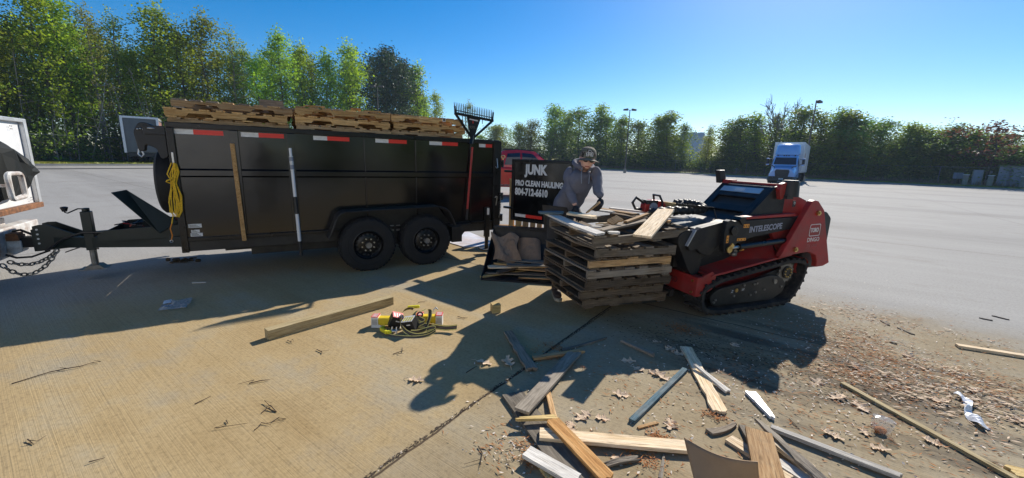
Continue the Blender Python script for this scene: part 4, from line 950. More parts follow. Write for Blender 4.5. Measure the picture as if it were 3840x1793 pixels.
board('wood_offcut', 'small orange offcut lying on top of the second pallet stack', tw(.02, .25, 2.20), tw(.14, .25, 2.20), .09, .025, 'board_orange')
for s, nn_, lab in ((-.45, .15, 'splintered tan plank end lying on the second pallet stack, nearest the first stack'), (.30, .2, 'thin tan splinter lying on the second pallet stack beside the small offcut')):
    board('broken_plank', lab, tw(s-.12, nn_, 2.185), tw(s+.12, nn_+.05, 2.195), .07, .016, 'pallet_new', jag=(.03, .02))
g = MB(); g.bx(0, .05, 0, .002, 0, .055); g.bx(.008, .042, -.0012, -.0002, .010, .046, 1); q = frame_xf(tw(1.29, .078, 2.125), TU)
tag(g.build('paper_sticker', ['sticker_white', 'pole_grey'], xf=q), 'small white paper sticker on the top rear pallet of the load', 'sticker')
# odd lumber behind the trailer
board('lumber_beam', 'long brown beam lying on the ground beyond the rear of the trailer', (-1.15, 9.15, .0), (.35, 9.0, .0), .12, .10, 'board_orange')
t = pallet('tan pallet stood on its edge below the open sign door', (-.05, 8.35, 0), R(-6), ['pallet_tan', 'pallet_new'], 301, L=1.0, W=1.2, deck=7, h=.12)
t.rotation_euler = (R(88), 0, R(-4)); t.location = (-.08, 8.25, 0)
g = MB(); g.add([(-1.75, 7.9, .004), (-.85, 7.0, .004), (-.2, 7.25, .004), (-1.0, 8.6, .004)], [(0, 1, 2, 3)]); g.add([(-1.75, 7.9, .014), (-.85, 7.0, .014), (-.2, 7.25, .014), (-1.0, 8.6, .014)], [(0, 1, 2, 3)])
g.add([g.v[i] for i in (0, 1, 2, 3, 4, 5, 6, 7)], [(0, 1, 5, 4), (1, 2, 6, 5), (2, 3, 7, 6), (3, 0, 4, 7)])
paint('stained_sheet', (.60, .60, .64), .6, var=.25, scale=3, dirt=(.42, .26, .18), dirt_amt=.7)
tag(g.build('sheet_board', 'stained_sheet'), 'flat pale stained board lying on the ground behind the rear trailer wheel', 'board')

# the stack of pallets, carried a hand above the concrete on the loader's forks
KS = .906
def hz(z): return HCAM-KS*(HCAM-z)
ST = V((.727, 3.655, hz(0))); SA = R(20); SU = V((math.cos(SA), math.sin(SA), 0)); SN = V((-SU.y, SU.x, 0))
def sw(s, n, z): return ST+SU*(s*KS)+SN*(n*KS)+V((0, 0, z*KS))
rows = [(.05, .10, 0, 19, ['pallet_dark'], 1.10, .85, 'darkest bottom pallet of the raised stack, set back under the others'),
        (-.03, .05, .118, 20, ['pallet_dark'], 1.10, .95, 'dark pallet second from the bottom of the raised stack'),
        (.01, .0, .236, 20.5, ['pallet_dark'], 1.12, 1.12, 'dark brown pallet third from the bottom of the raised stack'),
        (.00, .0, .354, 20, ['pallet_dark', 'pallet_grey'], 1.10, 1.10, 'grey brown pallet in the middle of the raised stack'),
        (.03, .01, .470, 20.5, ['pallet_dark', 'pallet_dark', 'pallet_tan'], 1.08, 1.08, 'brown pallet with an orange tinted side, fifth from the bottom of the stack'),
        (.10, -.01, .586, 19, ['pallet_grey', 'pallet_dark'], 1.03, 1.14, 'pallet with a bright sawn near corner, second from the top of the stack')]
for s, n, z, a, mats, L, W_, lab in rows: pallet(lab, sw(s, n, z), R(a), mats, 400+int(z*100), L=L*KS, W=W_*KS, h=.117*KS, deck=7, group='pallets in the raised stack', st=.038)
top = pallet('greyed top pallet of the raised stack, tilted and stripped of half its boards', sw(.05, -.03, .715), R(20), ['pallet_grey', 'pallet_grey', 'pallet_dark'], 470, L=1.22*KS, W=1.12*KS, h=.125*KS, deck=7, missing=(2, 3, 4), tilt=(R(1.5), R(-3.2)), group='pallets in the raised stack')
# broken boards piled on top of it; dz lifts each above the deck
zC = lambda x, y, z: gp(2020+x*.2329, 740+y*.2329, hz(z))
board('plank', 'long grey white plank sloping down over the near left corner of the pallet stack', zC(150, 265, .99), zC(1010, 615, .865), .13, .02, 'board_white', jag=(.02, .015), bend=-.01)
board('plank', 'weathered grey plank split lengthwise, lying across the middle of the stack top', zC(960, 560, .875), zC(1720, 370, .93), .12, .02, 'pallet_grey', jag=(.05, .09), twist=.03)
board('plank', 'freshly broken pale plank with ragged ends lying on the back left of the stack top', zC(450, 270, 1.005), zC(985, 350, .98), .13, .022, 'pine_fresh', jag=(.06, .10))
board('wide_plank', 'wide pale plank hanging down over the front edge of the pallet stack', zC(2060, 210, 1.04), zC(1660, 650, .855), .17, .022, 'pine_fresh', jag=(.006, .006))
board('wood_block', 'thick yellow offcut with a toothed edge propped behind the wide pale plank', zC(1985, 140, 1.06), zC(2235, 180, 1.05), .055, .055, 'pine_yellow', jag=(.01, .01), chew=.004)
board('plank', 'long thin light plank along the far edge of the stack top', zC(1150, 185, .95), zC(1850, 265, .95), .085, .018, 'board_white', jag=(.01, .05))
board('plank', 'long tan plank beside the far edge plank of the stack top', zC(990, 195, .945), zC(1640, 300, .945), .10, .018, 'pallet_tan', jag=(.05, .08))
board('plank', 'dark edged plank lying behind the freshly broken one', zC(860, 205, .97), zC(1230, 255, .96), .10, .018, 'board_white', jag=(.02, .08))
board('plank', 'thin brown strip slanting up under the wide pale plank', zC(1390, 420, .93), zC(1900, 230, 1.00), .045, .02, 'pallet_tan', jag=(.03, .02))
board('wood_chunk', 'short weathered chunk standing askew in the middle of the stack top', zC(1170, 350, .96), zC(1300, 430, .93), .12, .02, 'pallet_tan', roll=.5, jag=(.02, .03))
board('splinter', 'pale splinter with a sharp point in the hollow of the stack top', zC(910, 440, .90), zC(1150, 425, .91), .035, .015, 'pine_fresh', jag=(.01, .02), taper=(.3, 1))
board('splinter', 'white splinter lying beside the sharp pointed one on the stack top', zC(800, 480, .89), zC(1020, 495, .885), .035, .014, 'board_white', jag=(.02, .03))
board('plank_end', 'short pale plank end at the near edge of the stack top', zC(1110, 580, .87), zC(1320, 585, .87), .075, .018, 'board_white', jag=(.01, .04))
board('plank_end', 'short greyed plank end at the near right corner of the stack top', zC(2130, 330, .975), zC(2385, 350, .985), .11, .018, 'board_white', jag=(.01, .01))
board('plank_end', 'small broken plank end beside the wide pale plank', zC(2020, 400, .94), zC(2150, 395, .945), .08, .018, 'pallet_tan', jag=(.02, .04))
board('plank', 'blue stained board end sticking out at the left of the stack top', zC(0, 262, 1.0), zC(420, 262, 1.0), .10, .02, 'board_blue', jag=(.01, .05))
board('plank', 'loose broken board hanging out of the left face of the stack', gp(2112, 890, hz(.72)), gp(2262, 920, hz(.66)), .11, .012, 'pallet_grey', jag=(.05, .02), bend=-.04, twist=.05)
# chainsaw left on the far right of the stack
t = thing('chainsaw', 'small red and black chainsaw left on the back right of the pallet stack', 'chainsaw', at(2447, 793, 4.62), R(10))
g = MB(); g.prism([(-.14, 0), (.12, 0), (.13, .08), (.09, .13), (-.06, .14), (-.13, .09)], -.06, .06); g.build('body', 'red_handle', t, bevel=.012)
g = MB(); g.bx(-.12, .02, -.065, .065, .09, .135); g.tube([(.08, -.07, .02), (.06, -.09, .12), (.03, -.07, .19), (.03, .07, .19), (.06, .09, .10)], .013, 8); g.tube([(-.12, 0, .10), (-.22, 0, .16), (-.26, 0, .10), (-.22, 0, .03), (-.12, 0, .02)], .016, 8); g.build('handle', 'black_plastic', t, smooth=True)
g = MB(); g.prism([(.12, .015), (.42, .02), (.45, .045), (.42, .07), (.12, .075)], -.004, .004); g.build('guide_bar', 'steel', t)
g = MB(); g.cyl((-.03, -.062, .06), (-.03, -.07, .06), .05, 14); g.build('starter_cover', 'shed_grey', t)

# bucket with scrap
BO = V((-.40, 5.08, 0)); BU = V((math.cos(R(-7)), math.sin(R(-7)), 0)); BX = frame_xf(BO, BU)
t = thing('loader_bucket', 'black steel loader bucket full of scrap wood lying open behind the pallet stack', 'bucket', BO, R(-7))
prof = [(0, .0), (0, .02), (.55, .03), (.80, .14), (.93, .34), (.96, .54), (.985, .54), (.955, .32), (.82, .11), (.57, .0)]
g = MB(); g.prism([(y, z) for y, z in prof], .012, 1.35); g2 = MB(); g2.v = [V((p.y, p.x, p.z)) for p in g.v]; g2.f = g.f; g2.mi = g.mi; g2.build('shell', 'black_loader', t)
for x in (0, 1.35):
    g = MB(); g.prism([(-.01, 0), (.6, 0), (.84, .1), (.99, .36), (1.0, .56), (.93, .56), (.03, .06)], x, x+.012); g2 = MB(); g2.v = [V((p.y, p.x, p.z)) for p in g.v]; g2.f = g.f; g2.mi = g.mi; g2.build('side_plate', 'black_loader', t, bevel=.002)
g = MB(); g.bx(0, 1.36, .92, 1.0, .545, .585); g.build('lip', 'black_loader', t, bevel=.004)
def bk(x, y, z): return BX @ V((x, y, z))
rb = random.Random(17)
scr = [('pallet_grey', (.02, .16, .05), (1.05, .30, .05)), ('pallet_tan', (.05, .40, .09), (1.1, .28, .10)), ('board_grey', (.12, .50, .13), (1.15, .46, .14)), ('pine_fresh', (.04, .22, .12), (.95, .42, .13)), ('pallet_new', (.10, .33, .15), (.9, .24, .16)), ('pallet_dark', (.20, .10, .08), (.62, .46, .15)), ('board_grey', (.30, .2, .17), (1.2, .26, .19)), ('pallet_grey', (.15, .44, .18), (1.2, .36, .20)), ('pallet_tan', (.5, .05, .05), (1.3, .12, .06))]
desc = ['lowest grey slat', 'tan slat near the back', 'charcoal slat', 'bright yellow slat', 'orange slat', 'short dark slat lying crossways', 'long grey slat on top', 'broad grey slat by the brown paper', 'tan slat poking out low at the right']
for (mt, a, b_), ds in zip(scr, desc): board('scrap_slat', '%s among the scrap in the black bucket' % ds, bk(*a), bk(*b_), rb.uniform(.06, .11), .016, mt, group='scrap wood in the bucket', jag=(.05, .04), twist=rb.uniform(-.03, .03))
board('batten', 'long light batten resting on the front edge of the black bucket', gp(1800, 1041, .02), gp(2032, 1006, .05), .05, .022, 'pine_yellow', jag=(.01, .01))
# crumpled paper: two sheets
def paper(name, label, o, ux, uy, nx, ny, fn, mat, seed, cat='paper', amp=.02):
    g = MB(); r = random.Random(seed); vs = []
    for i in range(nx+1):
        for j in range(ny+1):
            a, b = i/nx, j/ny; p = V(o)+V(ux)*a+V(uy)*b+fn(a, b); q = p*8+V((seed, 0, 0)); nz = V([1-2.2*abs(k) for k in noise.noise_vector(q)])*amp*.7+V([1-2.2*abs(k) for k in noise.noise_vector(q*2.3)])*amp*.35; ed = min(1, 5*min(a, 1-a, b, 1-b)+.08); vs.append(p+nz*ed)
    fs = [(i*(ny+1)+j, (i+1)*(ny+1)+j, (i+1)*(ny+1)+j+1, i*(ny+1)+j+1) for i in range(nx) for j in range(ny)]; g.add(vs, fs)
    o_ = g.build(name, mat); s = o_.modifiers.new('thickness', 'SOLIDIFY'); s.thickness = .0025; return tag(o_, label, cat)
paper('wrapping_paper', 'crumpled brown kraft paper draped over the scrap at the left of the bucket', bk(.10, .34, .20), BU*.38+V((0, 0, -.02)), V((-.03, .42, .30)), 11, 11, lambda a, b: V((.03*math.sin(b*5+a*2), -.05*math.sin(a*6), .035*math.sin(a*8+b*2))), 'kraft', 3, amp=.024)
paper('wrapping_paper', 'flatter rounded sheet of brown paper leaning at the back of the bucket', bk(.42, .60, .18), BU*.34, V((0, .28, .27)), 14, 14, lambda a, b: V((0, -.06*math.sin(PI*a), -.05*(2*a-1)**4*b)), 'kraft', 4, amp=.012)
# ------------------------------------------------------------------ compact tracked loader
LO = V((2.34, 4.09, 0)); LA = R(22)
ld = thing('compact_loader', 'red and black compact track loader parked beside the pallet stack', 'loader', LO, LA)
LW = 1.08                                              # overall width
def lp(mb, name, mat, parent=ld, **k): return mb.build(name, mat, parent, **k)
def smooth_loop(pts, n):
    # resample a closed loop at even steps
    pts = [V((x, 0, z)) for x, z in pts]; L = [(pts[(i+1) % len(pts)]-pts[i]).length for i in range(len(pts))]; tot = sum(L); out = []
    for k in range(n):
        q = tot*k/n; i = 0
        while q > L[i]: q -= L[i]; i += 1
        out.append(pts[i].lerp(pts[(i+1) % len(pts)], q/L[i]))
    return out
TRK = rounded([(-.10, .0), (-.36, .06), (-.40, .33), (-.16, .43), (1.02, .585), (1.30, .53), (1.27, .28), (1.08, .0)], .17, 7)
def track(y0, y1, near):
    tk = thing('track', None, None); tk.parent = ld
    loop = smooth_loop(TRK, 76); n = len(loop); cen = sum(loop, V((0, 0, 0)))/n
    g = MB(); nrm = []
    for i in range(n):
        t = (loop[(i+1) % n]-loop[i-1]).normalized(); nm = V((t.z, 0, -t.x)); nm = nm if nm.dot(loop[i]-cen) > 0 else -nm; nrm.append((t, nm))
    vs = []
    for p, (t, nm) in zip(loop, nrm): vs += [p+V((0, y0, 0))-nm*.022, p+V((0, y1, 0))-nm*.022, p+V((0, y1, 0))-nm*.058, p+V((0, y0, 0))-nm*.058]
    fs = [(4*i+k, 4*i+(k+1) % 4, 4*((i+1) % n)+(k+1) % 4, 4*((i+1) % n)+k) for i in range(n) for k in range(4)]; g.add(vs, fs)
    lp(g, 'belt', 'track_rubber', tk)
    g = MB(); m_ = (y0+y1)/2; hw = (y1-y0)/2
    for i in range(0, n, 2):
        p, (t, nm) = loop[i], nrm[i]
        for sg in (-1, 1):
            a = p+V((0, m_+sg*.004, 0))-nm*.012+t*.018; b = p+V((0, m_+sg*hw*.985, 0))-nm*.012-t*.022; g.bar(a, b, .028, .026, up=nm)
    lp(g, 'tread_lugs', 'track_rubber', tk)
    yo = y0 if near else y1; sg = -1 if near else 1
    g = MB(); fr = rounded([(-.15, .10), (-.20, .20), (-.10, .285), (.30, .325), (.72, .38), (.86, .36), (1.0, .27), (.98, .16), (.80, .075)], .08, 4)
    g.prism(fr, yo-sg*.05, yo-sg*.10); g.prism([(.62, .35), (.90, .42), (1.05, .50), (1.2, .5), (1.2, .2), (1.0, .2)], yo-sg*.13, yo-sg*.11); lp(g, 'roller_frame', 'black_dusty', tk, bevel=.006)
    g = MB()
    for x in (.0, .2, .4, .6, .8): g.cyl((x, yo-sg*.11, .085), (x, yo-sg*.2, .085), .045, 14)
    g.cyl((-.18, yo-sg*.10, .21), (-.18, yo-sg*.2, .21), .14, 22); g.cyl((.90, yo-sg*.06, .245), (.90, yo-sg*.11, .245), .085, 22); lp(g, 'roller', 'black_frame', tk, smooth=True)
    g = MB(); c = V((1.02, yo-sg*.09, .385)); N_ = 14
    ol = []
    for k in range(N_*2): an = 2*PI*k/(N_*2); rr = .135 if k % 2 else .108; ol.append((c.x+rr*math.cos(an), c.z+rr*math.sin(an)))
    g.prism(ol, c.y-.012, c.y+.012); sp = lp(g, 'drive_sprocket', 'steel_dull', tk)
    g = MB(); g.cyl(c+V((0, sg*.013, 0)), c+V((0, sg*.03, 0)), .075, 20); lp(g, 'sprocket_hub', 'black_dusty', tk)
    g = MB()
    for k in range(9): an = 2*PI*k/9; q = c+V((math.cos(an), 0, math.sin(an)))*.052; g.cyl(q+V((0, sg*.03, 0)), q+V((0, sg*.042, 0)), .010, 6)
    lp(g, 'bolt', 'brass', tk)
    g = MB()
    for x, z in ((-.11, .17), (-.13, .145), (.16, .19), (.30, .30), (.42, .175), (.50, .20), (.46, .30), (.50, .305), (.64, .22), (.78, .32), (.92, .23)): g.cyl((x, yo-sg*.05, z), (x, yo-sg*.036, z), .013, 6)
    g.cyl((.80, yo-sg*.05, .30), (.80, yo-sg*.034, .30), .028, 8); lp(g, 'bolt', 'steel_dull', tk)
    if near:
        for x, z, wd, hh in ((.10, .215, .055, .055), (.26, .23, .065, .04)):
            g = MB(); g.bx(x, x+wd, yo+.047, yo+.0495, z, z+hh); st = lp(g, 'sticker', 'pole_grey', tk); g = MB(); g.bx(x+.006, x+wd-.006, yo+.0455, yo+.0468, z+.006, z+hh-.006); lp(g, 'sticker', 'ink', tk)
            g = MB(); g.bx(x+.012, x+wd-.02, yo+.0435, yo+.0453, z+hh*.3, z+hh*.42); g.bx(x+.02, x+wd-.012, yo+.0435, yo+.0453, z+hh*.6, z+hh*.72); lp(g, 'sticker', 'sticker_white', tk)
        g = MB(); g.cyl((.19, yo+.05, .25), (.19, yo+.040, .25), .022, 14); lp(g, 'grease_cap', 'brass', tk)
track(0, .24, True); track(LW-.24, LW, False)
# chassis
g = MB(); g.prism([(-.34, .30), (-.30, .55), (.20, .90), (.85, .98), (1.25, .9), (1.3, .40), (1.1, .3)], .26, LW-.26); lp(g, 'chassis', 'black_loader', bevel=.008)
for y0, y1 in ((.02, .30), (LW-.30, LW-.02)):
    near = y0 < .5; yo, yi = (y0, y1) if near else (y1, y0)
    g = MB()
    o = [(-.24, .445), (-.05, .465), (.98, .605), (.98, .62), (-.05, .482), (-.24, .462)]; g.prism(o, y0, y1)
    a = [V((-.20, yo, .47)), V((.72, yo, .59)), V((.95, yi, .80)), V((.10, yi, .54)), V((-.2, yi, .49))]; up = V((0, 0, .006))
    g.add(a+[p-up for p in a], [(0, 1, 2, 3, 4), (9, 8, 7, 6, 5), (0, 5, 6, 1), (1, 6, 7, 2), (2, 7, 8, 3), (3, 8, 9, 4), (4, 9, 5, 0)]); lp(g, 'track_guard', 'red_loader', bevel=.003)
# red towers
TOW = [(.70, .615), (1.09, 1.235), (1.13, 1.245), (1.20, 1.235), (1.33, 1.13), (1.60, .49), (1.50, .455), (1.37, .45), (1.365, .52), (1.32, .60), (1.20, .645), (1.05, .64)]
for y0, y1, sg in ((-.03, .03, -1), (LW-.03, LW+.03, 1)):
    g = MB(); g.prism(TOW, y0, y1); tw_ = lp(g, 'lift_tower', 'red_loader', bevel=.006)
    yo = y0 if sg < 0 else y1
    g = MB()
    for x, z in ((1.22, 1.10), (.93, .69)): g.cyl((x, yo, z), (x, yo+sg*.02, z), .028, 16); g.cyl((x, yo+sg*.02, z), (x, yo+sg*.032, z), .014, 6)
    lp(g, 'pivot_pin', 'brass', tw_, smooth=True)
    if sg < 0:
        xd = V((1, 0, .03)); q = lambda x, z: V((x, yo-.0015, z))
        bx_ = rounded([(1.13, .83), (1.32, .835), (1.315, .975), (1.13, .97)], .022, 4); inn = rounded([(1.138, .838), (1.312, .843), (1.307, .967), (1.138, .962)], .017, 4); n = len(bx_)
        g = MB(); g.add([(x, yo-.0015, z) for x, z in bx_]+[(x, yo-.0015, z) for x, z in inn], [(i, (i+1) % n, (i+1) % n+n, i+n) for i in range(n)]); lp(g, 'emblem_frame', 'letter_white', tw_)
        lettering('lettering', 'TORO', 'letter_white', tw_, q(1.152, .878), xd, (0, 0, 1), .068, .70, .0022)
        lettering('lettering', 'DINGO', 'letter_white', tw_, q(1.115, .765), xd, (0, 0, 1), .07, .92, .0004)
        lettering('lettering', 'TX 1300', 'letter_faint', tw_, q(1.12, .70), xd, (0, 0, 1), .052, 1.0, .0006)
# rear: red cowl between the towers, black counterweight behind
g = MB(); g.prism([(.62, .95), (.80, 1.33), (.86, 1.34), (1.20, 1.23), (1.33, 1.12), (1.40, .62), (.9, .62)], .108, .15); g.prism([(.62, .95), (.80, 1.33), (.86, 1.34), (1.20, 1.23), (1.33, 1.12), (1.40, .62), (.9, .62)], LW-.15, LW-.108); g.prism([(.82, 1.30), (1.20, 1.215), (1.20, 1.19), (.82, 1.27)], .1505, LW-.1505); g.prism([(.80, .95), (.83, 1.29), (.86, 1.29), (.86, .95)], .1505, LW-.1505); lp(g, 'cowl', 'red_loader', bevel=.005)
g = MB(); g.prism(rounded([(1.33, .62), (1.33, 1.115), (1.50, 1.10), (1.60, 1.02), (1.60, .68), (1.56, .60)], .03, 3), .035, LW-.035); lp(g, 'counterweight', 'black_plastic', bevel=.012)
g = MB(); g.bx(1.30, 1.62, .1, LW-.1, .40, .60); lp(g, 'rear_bumper', 'black_dusty', bevel=.01)
g = MB(); g.ring((1.30, .30, .43), (0, 1, 0), [(.11, -.22), (.125, 0), (.11, .08), (.0, .08)], 20, closed=False); lp(g, 'motor_cover', 'red_loader', smooth=True)
g = MB(); g.prism([(1.30, 1.112), (1.42, 1.112), (1.42, 1.16), (1.31, 1.19)], .2, .7); lp(g, 'control_pad', 'black_plastic', bevel=.01)
# hood
HP = [(.18, 1.00), (.615, 1.385), (.66, 1.395), (.80, 1.36), (.80, .95), (.18, .93)]
g = MB(); h0, h1 = .11, .76
sl = V((.615-.18, 0, 1.385-1.00)); sn = V((-sl.z, 0, sl.x)).normalized(); base = V((.18, 0, 1.00)); 
g.prism([(p[0], p[1]) if i > 1 else (p[0]+.03, p[1]-.035) for i, p in enumerate(HP)], h0, h1)
lp(g, 'hood_core', 'ink')
g = MB()
def hq(f, y, d=0): return base+sl*f+V((0, y, 0))+sn*d
def hslab(f0, f1, y0, y1, d0=-.03, d1=.0, gg=None):
    a = [hq(f0, y0, d0), hq(f1, y0, d0), hq(f1, y1, d0), hq(f0, y1, d0), hq(f0, y0, d1), hq(f1, y0, d1), hq(f1, y1, d1), hq(f0, y1, d1)]; (gg or g).add(a, [(0, 3, 2, 1), (4, 5, 6, 7), (0, 1, 5, 4), (1, 2, 6, 5), (2, 3, 7, 6), (3, 0, 4, 7)])
for f0, f1 in ((0, .14), (.27, .43), (.66, .76), (.93, 1.0)): hslab(f0, f1, h0+.075, h1-.075)
hslab(0, 1, h0, h0+.0745); hslab(0, 1, h1-.0745, h1)
g.prism([(.18, 1.0), (.615, 1.385), (.66, 1.395), (.80, 1.36), (.80, .95), (.18, .93)], h0-.022, h0-.002); g.prism([(.18, 1.0), (.615, 1.385), (.66, 1.395), (.80, 1.36), (.80, .95), (.18, .93)], h1+.002, h1+.022)
lp(g, 'hood', 'black_loader', bevel=.004)
g = MB(); hslab(.775, .92, h0+.08, h1-.05, -.002, .006); lp(g, 'hood_trim', 'alu')
g = MB(); hslab(.80, .88, .40, .52, .0065, .0085); lp(g, 'sticker', 'sticker_white')
g = MB(); g.bar((.70, h0+.02, 1.405), (.70, h1-.02, 1.405), .03, .025); g.prism([(.62, 1.36), (.64, 1.42), (.72, 1.44), (.80, 1.40), (.84, 1.30), (.66, 1.25)], .04, .087); g.prism([(.62, 1.37), (.64, 1.43), (.80, 1.43), (.8, 1.37)], h1-.04, h1+.03); lp(g, 'hood_bracket', 'red_loader', bevel=.004)
g = MB(); g.cyl((.80, .05, 1.285), (.80, .05, 1.45), .092, 24, r2=.082); g.cyl((.80, .05, 1.45), (.80, .05, 1.462), .078, 24, r2=.07); g.bx(.70, .80, -.0, .1, 1.26, 1.30); lp(g, 'air_intake', 'black_plastic', smooth=True)
g = MB(); g.prism([(.60, 1.38), (.56, 1.54), (.66, 1.545), (.70, 1.40)], h1+.03, h1+.10); lp(g, 'exhaust_stack', 'black_plastic', bevel=.01)
g = MB(); g.cyl((.86, .025, 1.205), (.86, .03, 1.205), .001, 6); g.bx(.85, .90, .0265, .0295, 1.17, 1.235); lp(g, 'sticker', 'ink'); 
g = MB(); g.ring((.875, .024, 1.21), (0, 1, 0), [(.008, 0), (.013, 0), (.013, -.001), (.008, -.001)], 14); lp(g, 'sticker', 'sticker_white')
# engine deck in front of the hood
g = MB(); g.prism([(-.42, .72), (-.38, .94), (.20, 1.005), (.20, .80), (-.3, .55)], .20, LW-.14); lp(g, 'front_deck', 'black_loader', bevel=.01)
g = MB()
for i in range(9):
    for j in range(5):
        x = .08+i*.045+(j % 2)*.02; z = .60+j*.028+i*.012; g.bx(x, x+.03, .2555, .2585, z, z+.010)
for i in range(4):
    for j in range(3): x = .20+i*.04; g.bx(x, x+.026, .2555, .2585, .78+j*.022, .788+j*.022)
lp(g, 'vent_holes', 'ink')
g = MB(); g.cyl((.30, .255, .645), (.30, .21, .645), .03, 12); g.cyl((.26, .256, .62), (.30, .19, .62), .02, 8); g.ball((.25, .19, .625), (.035, .03, .03)); lp(g, 'coupling', 'steel_dull', smooth=True)
# lift arms
ARM = [(1.13, 1.055), (.10, 1.035), (.0, 1.03), (-.055, 1.045), (-.10, 1.03), (-.12, .92), (-.11, .78), (-.09, .70), (-.02, .69), (.02, .76), (.16, .815), (.30, .845), (1.05, .93)]
BOOM = [(-.06, 1.0), (-.12, 1.015), (-.40, .965), (-.46, .93), (-.55, .78), (-.52, .73), (-.42, .74), (-.36, .69), (-.24, .66), (-.15, .74), (-.08, .80)]
for y0, y1, sg in ((.035, .10, -1), (LW-.10, LW-.035, 1)):
    g = MB(); g.prism(ARM, y0, y1); arm = lp(g, 'lift_arm', 'black_loader', bevel=.006)
    yo = y0 if sg < 0 else y1
    bo = .05 if sg < 0 else -.05
    g = MB(); g.prism(BOOM, y0+bo, y1+bo); lp(g, 'boom', 'black_loader', arm, bevel=.006)
    g = MB(); g.bar((-.462, (y0+y1)/2+bo, .945), (-.555, (y0+y1)/2+bo, .78), .064, .010, up=(-.8, 0, .5)); lp(g, 'wear_strip', 'alu', arm)
    g = MB(); g.prism([(.13, 1.046), (.15, 1.075), (.92, 1.095), (.95, 1.08), (.95, 1.062)], y0-.01, y1+.01); lp(g, 'arm_cover', 'red_loader', arm, bevel=.005)
    g = MB(); g.prism([(.10, .99), (.12, 1.0), (.16, 1.07), (.08, 1.075), (.05, 1.045)], y0-.015, y1+.015); g.cyl((.0, yo+sg*.001, .93), (.0, yo+sg*.02, .93), .05, 18); lp(g, 'joint_block', 'black_frame', arm, bevel=.004)
    g = MB(); g.cyl((-.055, yo+sg*.02, .735), (-.055, yo+sg*.035, .735), .036, 18); g.bar((-.055, yo+sg*.028, .735), (-.01, yo+sg*.028, .79), .045, .014, up=(0, 1, 0)); lp(g, 'pivot_pin', 'brass', arm)
    g = MB(); g.cyl((-.05, yo+sg*.005, .745), (.12, yo+sg*.005, .752), .019, 12); lp(g, 'piston_rod', 'steel', arm, smooth=True)
    g = MB(); g.cyl((.10, yo+sg*.005, .752), (.90, yo+sg*.005, .79), .032, 14); g.cyl((.10, yo+sg*.005, .752), (.13, yo+sg*.005, .753), .038, 14); lp(g, 'lift_cylinder', 'black_frame', arm, smooth=True)
    if sg < 0:
        lettering('lettering', 'INTELESCOPE', 'letter_grey', arm, (.235, yo-.0015, .90), (1, 0, .055), (0, 0, 1), .09, .93, .0025)
        for x0, x1, z0, z1 in ((.14, .225, .955, .995), (.07, .20, .815, .845), (-.085, -.055, .80, .88), (-.0, .0, 0, 0)):
            if x0 == x1: continue
            g = MB(); g.bx(x0, x1, yo-.0025, yo-.0005, z0, z1); st = lp(g, 'warning_sticker', 'sticker_orange', arm)
            g = MB(); n = 3 if (x1-x0) > .06 else 1
            for k in range(n):
                cx = x0+(x1-x0)*(k+.5)/n
                for zz in ([(z0+z1)/2] if n > 1 else [z0+.022, z0+.055]): g.add([(cx-.009, yo-.003, zz-.009), (cx+.009, yo-.003, zz-.009), (cx, yo-.003, zz+.010)], [(0, 1, 2)])
            lp(g, 'symbol', 'ink', arm)
g = MB(); g.bx(.33, .40, .1855, .188, .66, .685); lp(g, 'warning_sticker', 'sticker_orange')
# front attachment plate and red nose
g = MB(); g.prism(rounded([(-.40, .44), (-.47, .50), (-.66, .82), (-.64, .90), (-.52, .95), (-.40, .90), (-.30, .62), (-.32, .47)], .03, 3), .12, LW-.04); lp(g, 'attachment_plate', 'black_loader', bevel=.008)
g = MB(); g.cyl((-.50, .42, .865), (-.50, .92, .865), .11, 20); lp(g, 'tilt_drum', 'black_loader', smooth=True)
g = MB(); g.bx(-.435, -.34, .02, LW-.02, .245, .455); nose = lp(g, 'nose_plate', 'red_loader', bevel=.006)
g = MB(); g.bx(-.4375, -.4355, .22, .52, .29, .43); lp(g, 'badge', 'red_loader', nose)
lettering('lettering', 'TORO', 'letter_dark', nose, (-.4385, .49, .325), (0, -1, 0), (0, 0, 1), .085, .85, .002)
g = MB()
for y, z in ((.075, .41), (.075, .285), (.9, .41)): g.cyl((-.435, y, z), (-.452, y, z), .013, 8)
lp(g, 'bolt', 'brass', nose)
g = MB(); g.prism([(-.34, .25), (-.34, .46), (-.22, .50), (-.16, .44), (-.20, .30)], .03, .06); lp(g, 'track_bracket', 'red_loader', bevel=.004)
pn = V((-.36, 0, .40)); 
g = MB(); a0, a1 = V((-.475, .33, .505)), V((-.625, .33, .755)); dx = V((0, .08, 0)); nv = V((-.86, 0, -.51))*.003
q = [a0.lerp(a1, .05), a0.lerp(a1, .05)+dx, a0.lerp(a1, .85)+dx, a0.lerp(a1, .85)]; g.add([p+nv for p in q], [(0, 1, 2, 3)]); st = lp(g, 'warning_sticker', 'sticker_orange')
g = MB()
for f in (.16, .42, .6, .78):
    for d in (.025, .055): c = a0.lerp(a1, f)+V((0, d, 0))+nv*1.6; g.add([c+V((0, -.011, 0)), c+V((0, .011, 0)), c+V((-.012, 0, .02))], [(0, 1, 2)])
c = a0.lerp(a1, .27)+nv*1.6; g.add([c+V((0, .005, 0)), c+V((0, .075, 0)), c+V((-.004, .075, .007)), c+V((-.004, .005, .007))], [(0, 1, 2, 3)]); lp(g, 'symbol', 'ink')
g = MB(); g.cyl((-.43, .20, .49), (-.445, .20, .483), .02, 10); lp(g, 'grease_cap', 'brass')
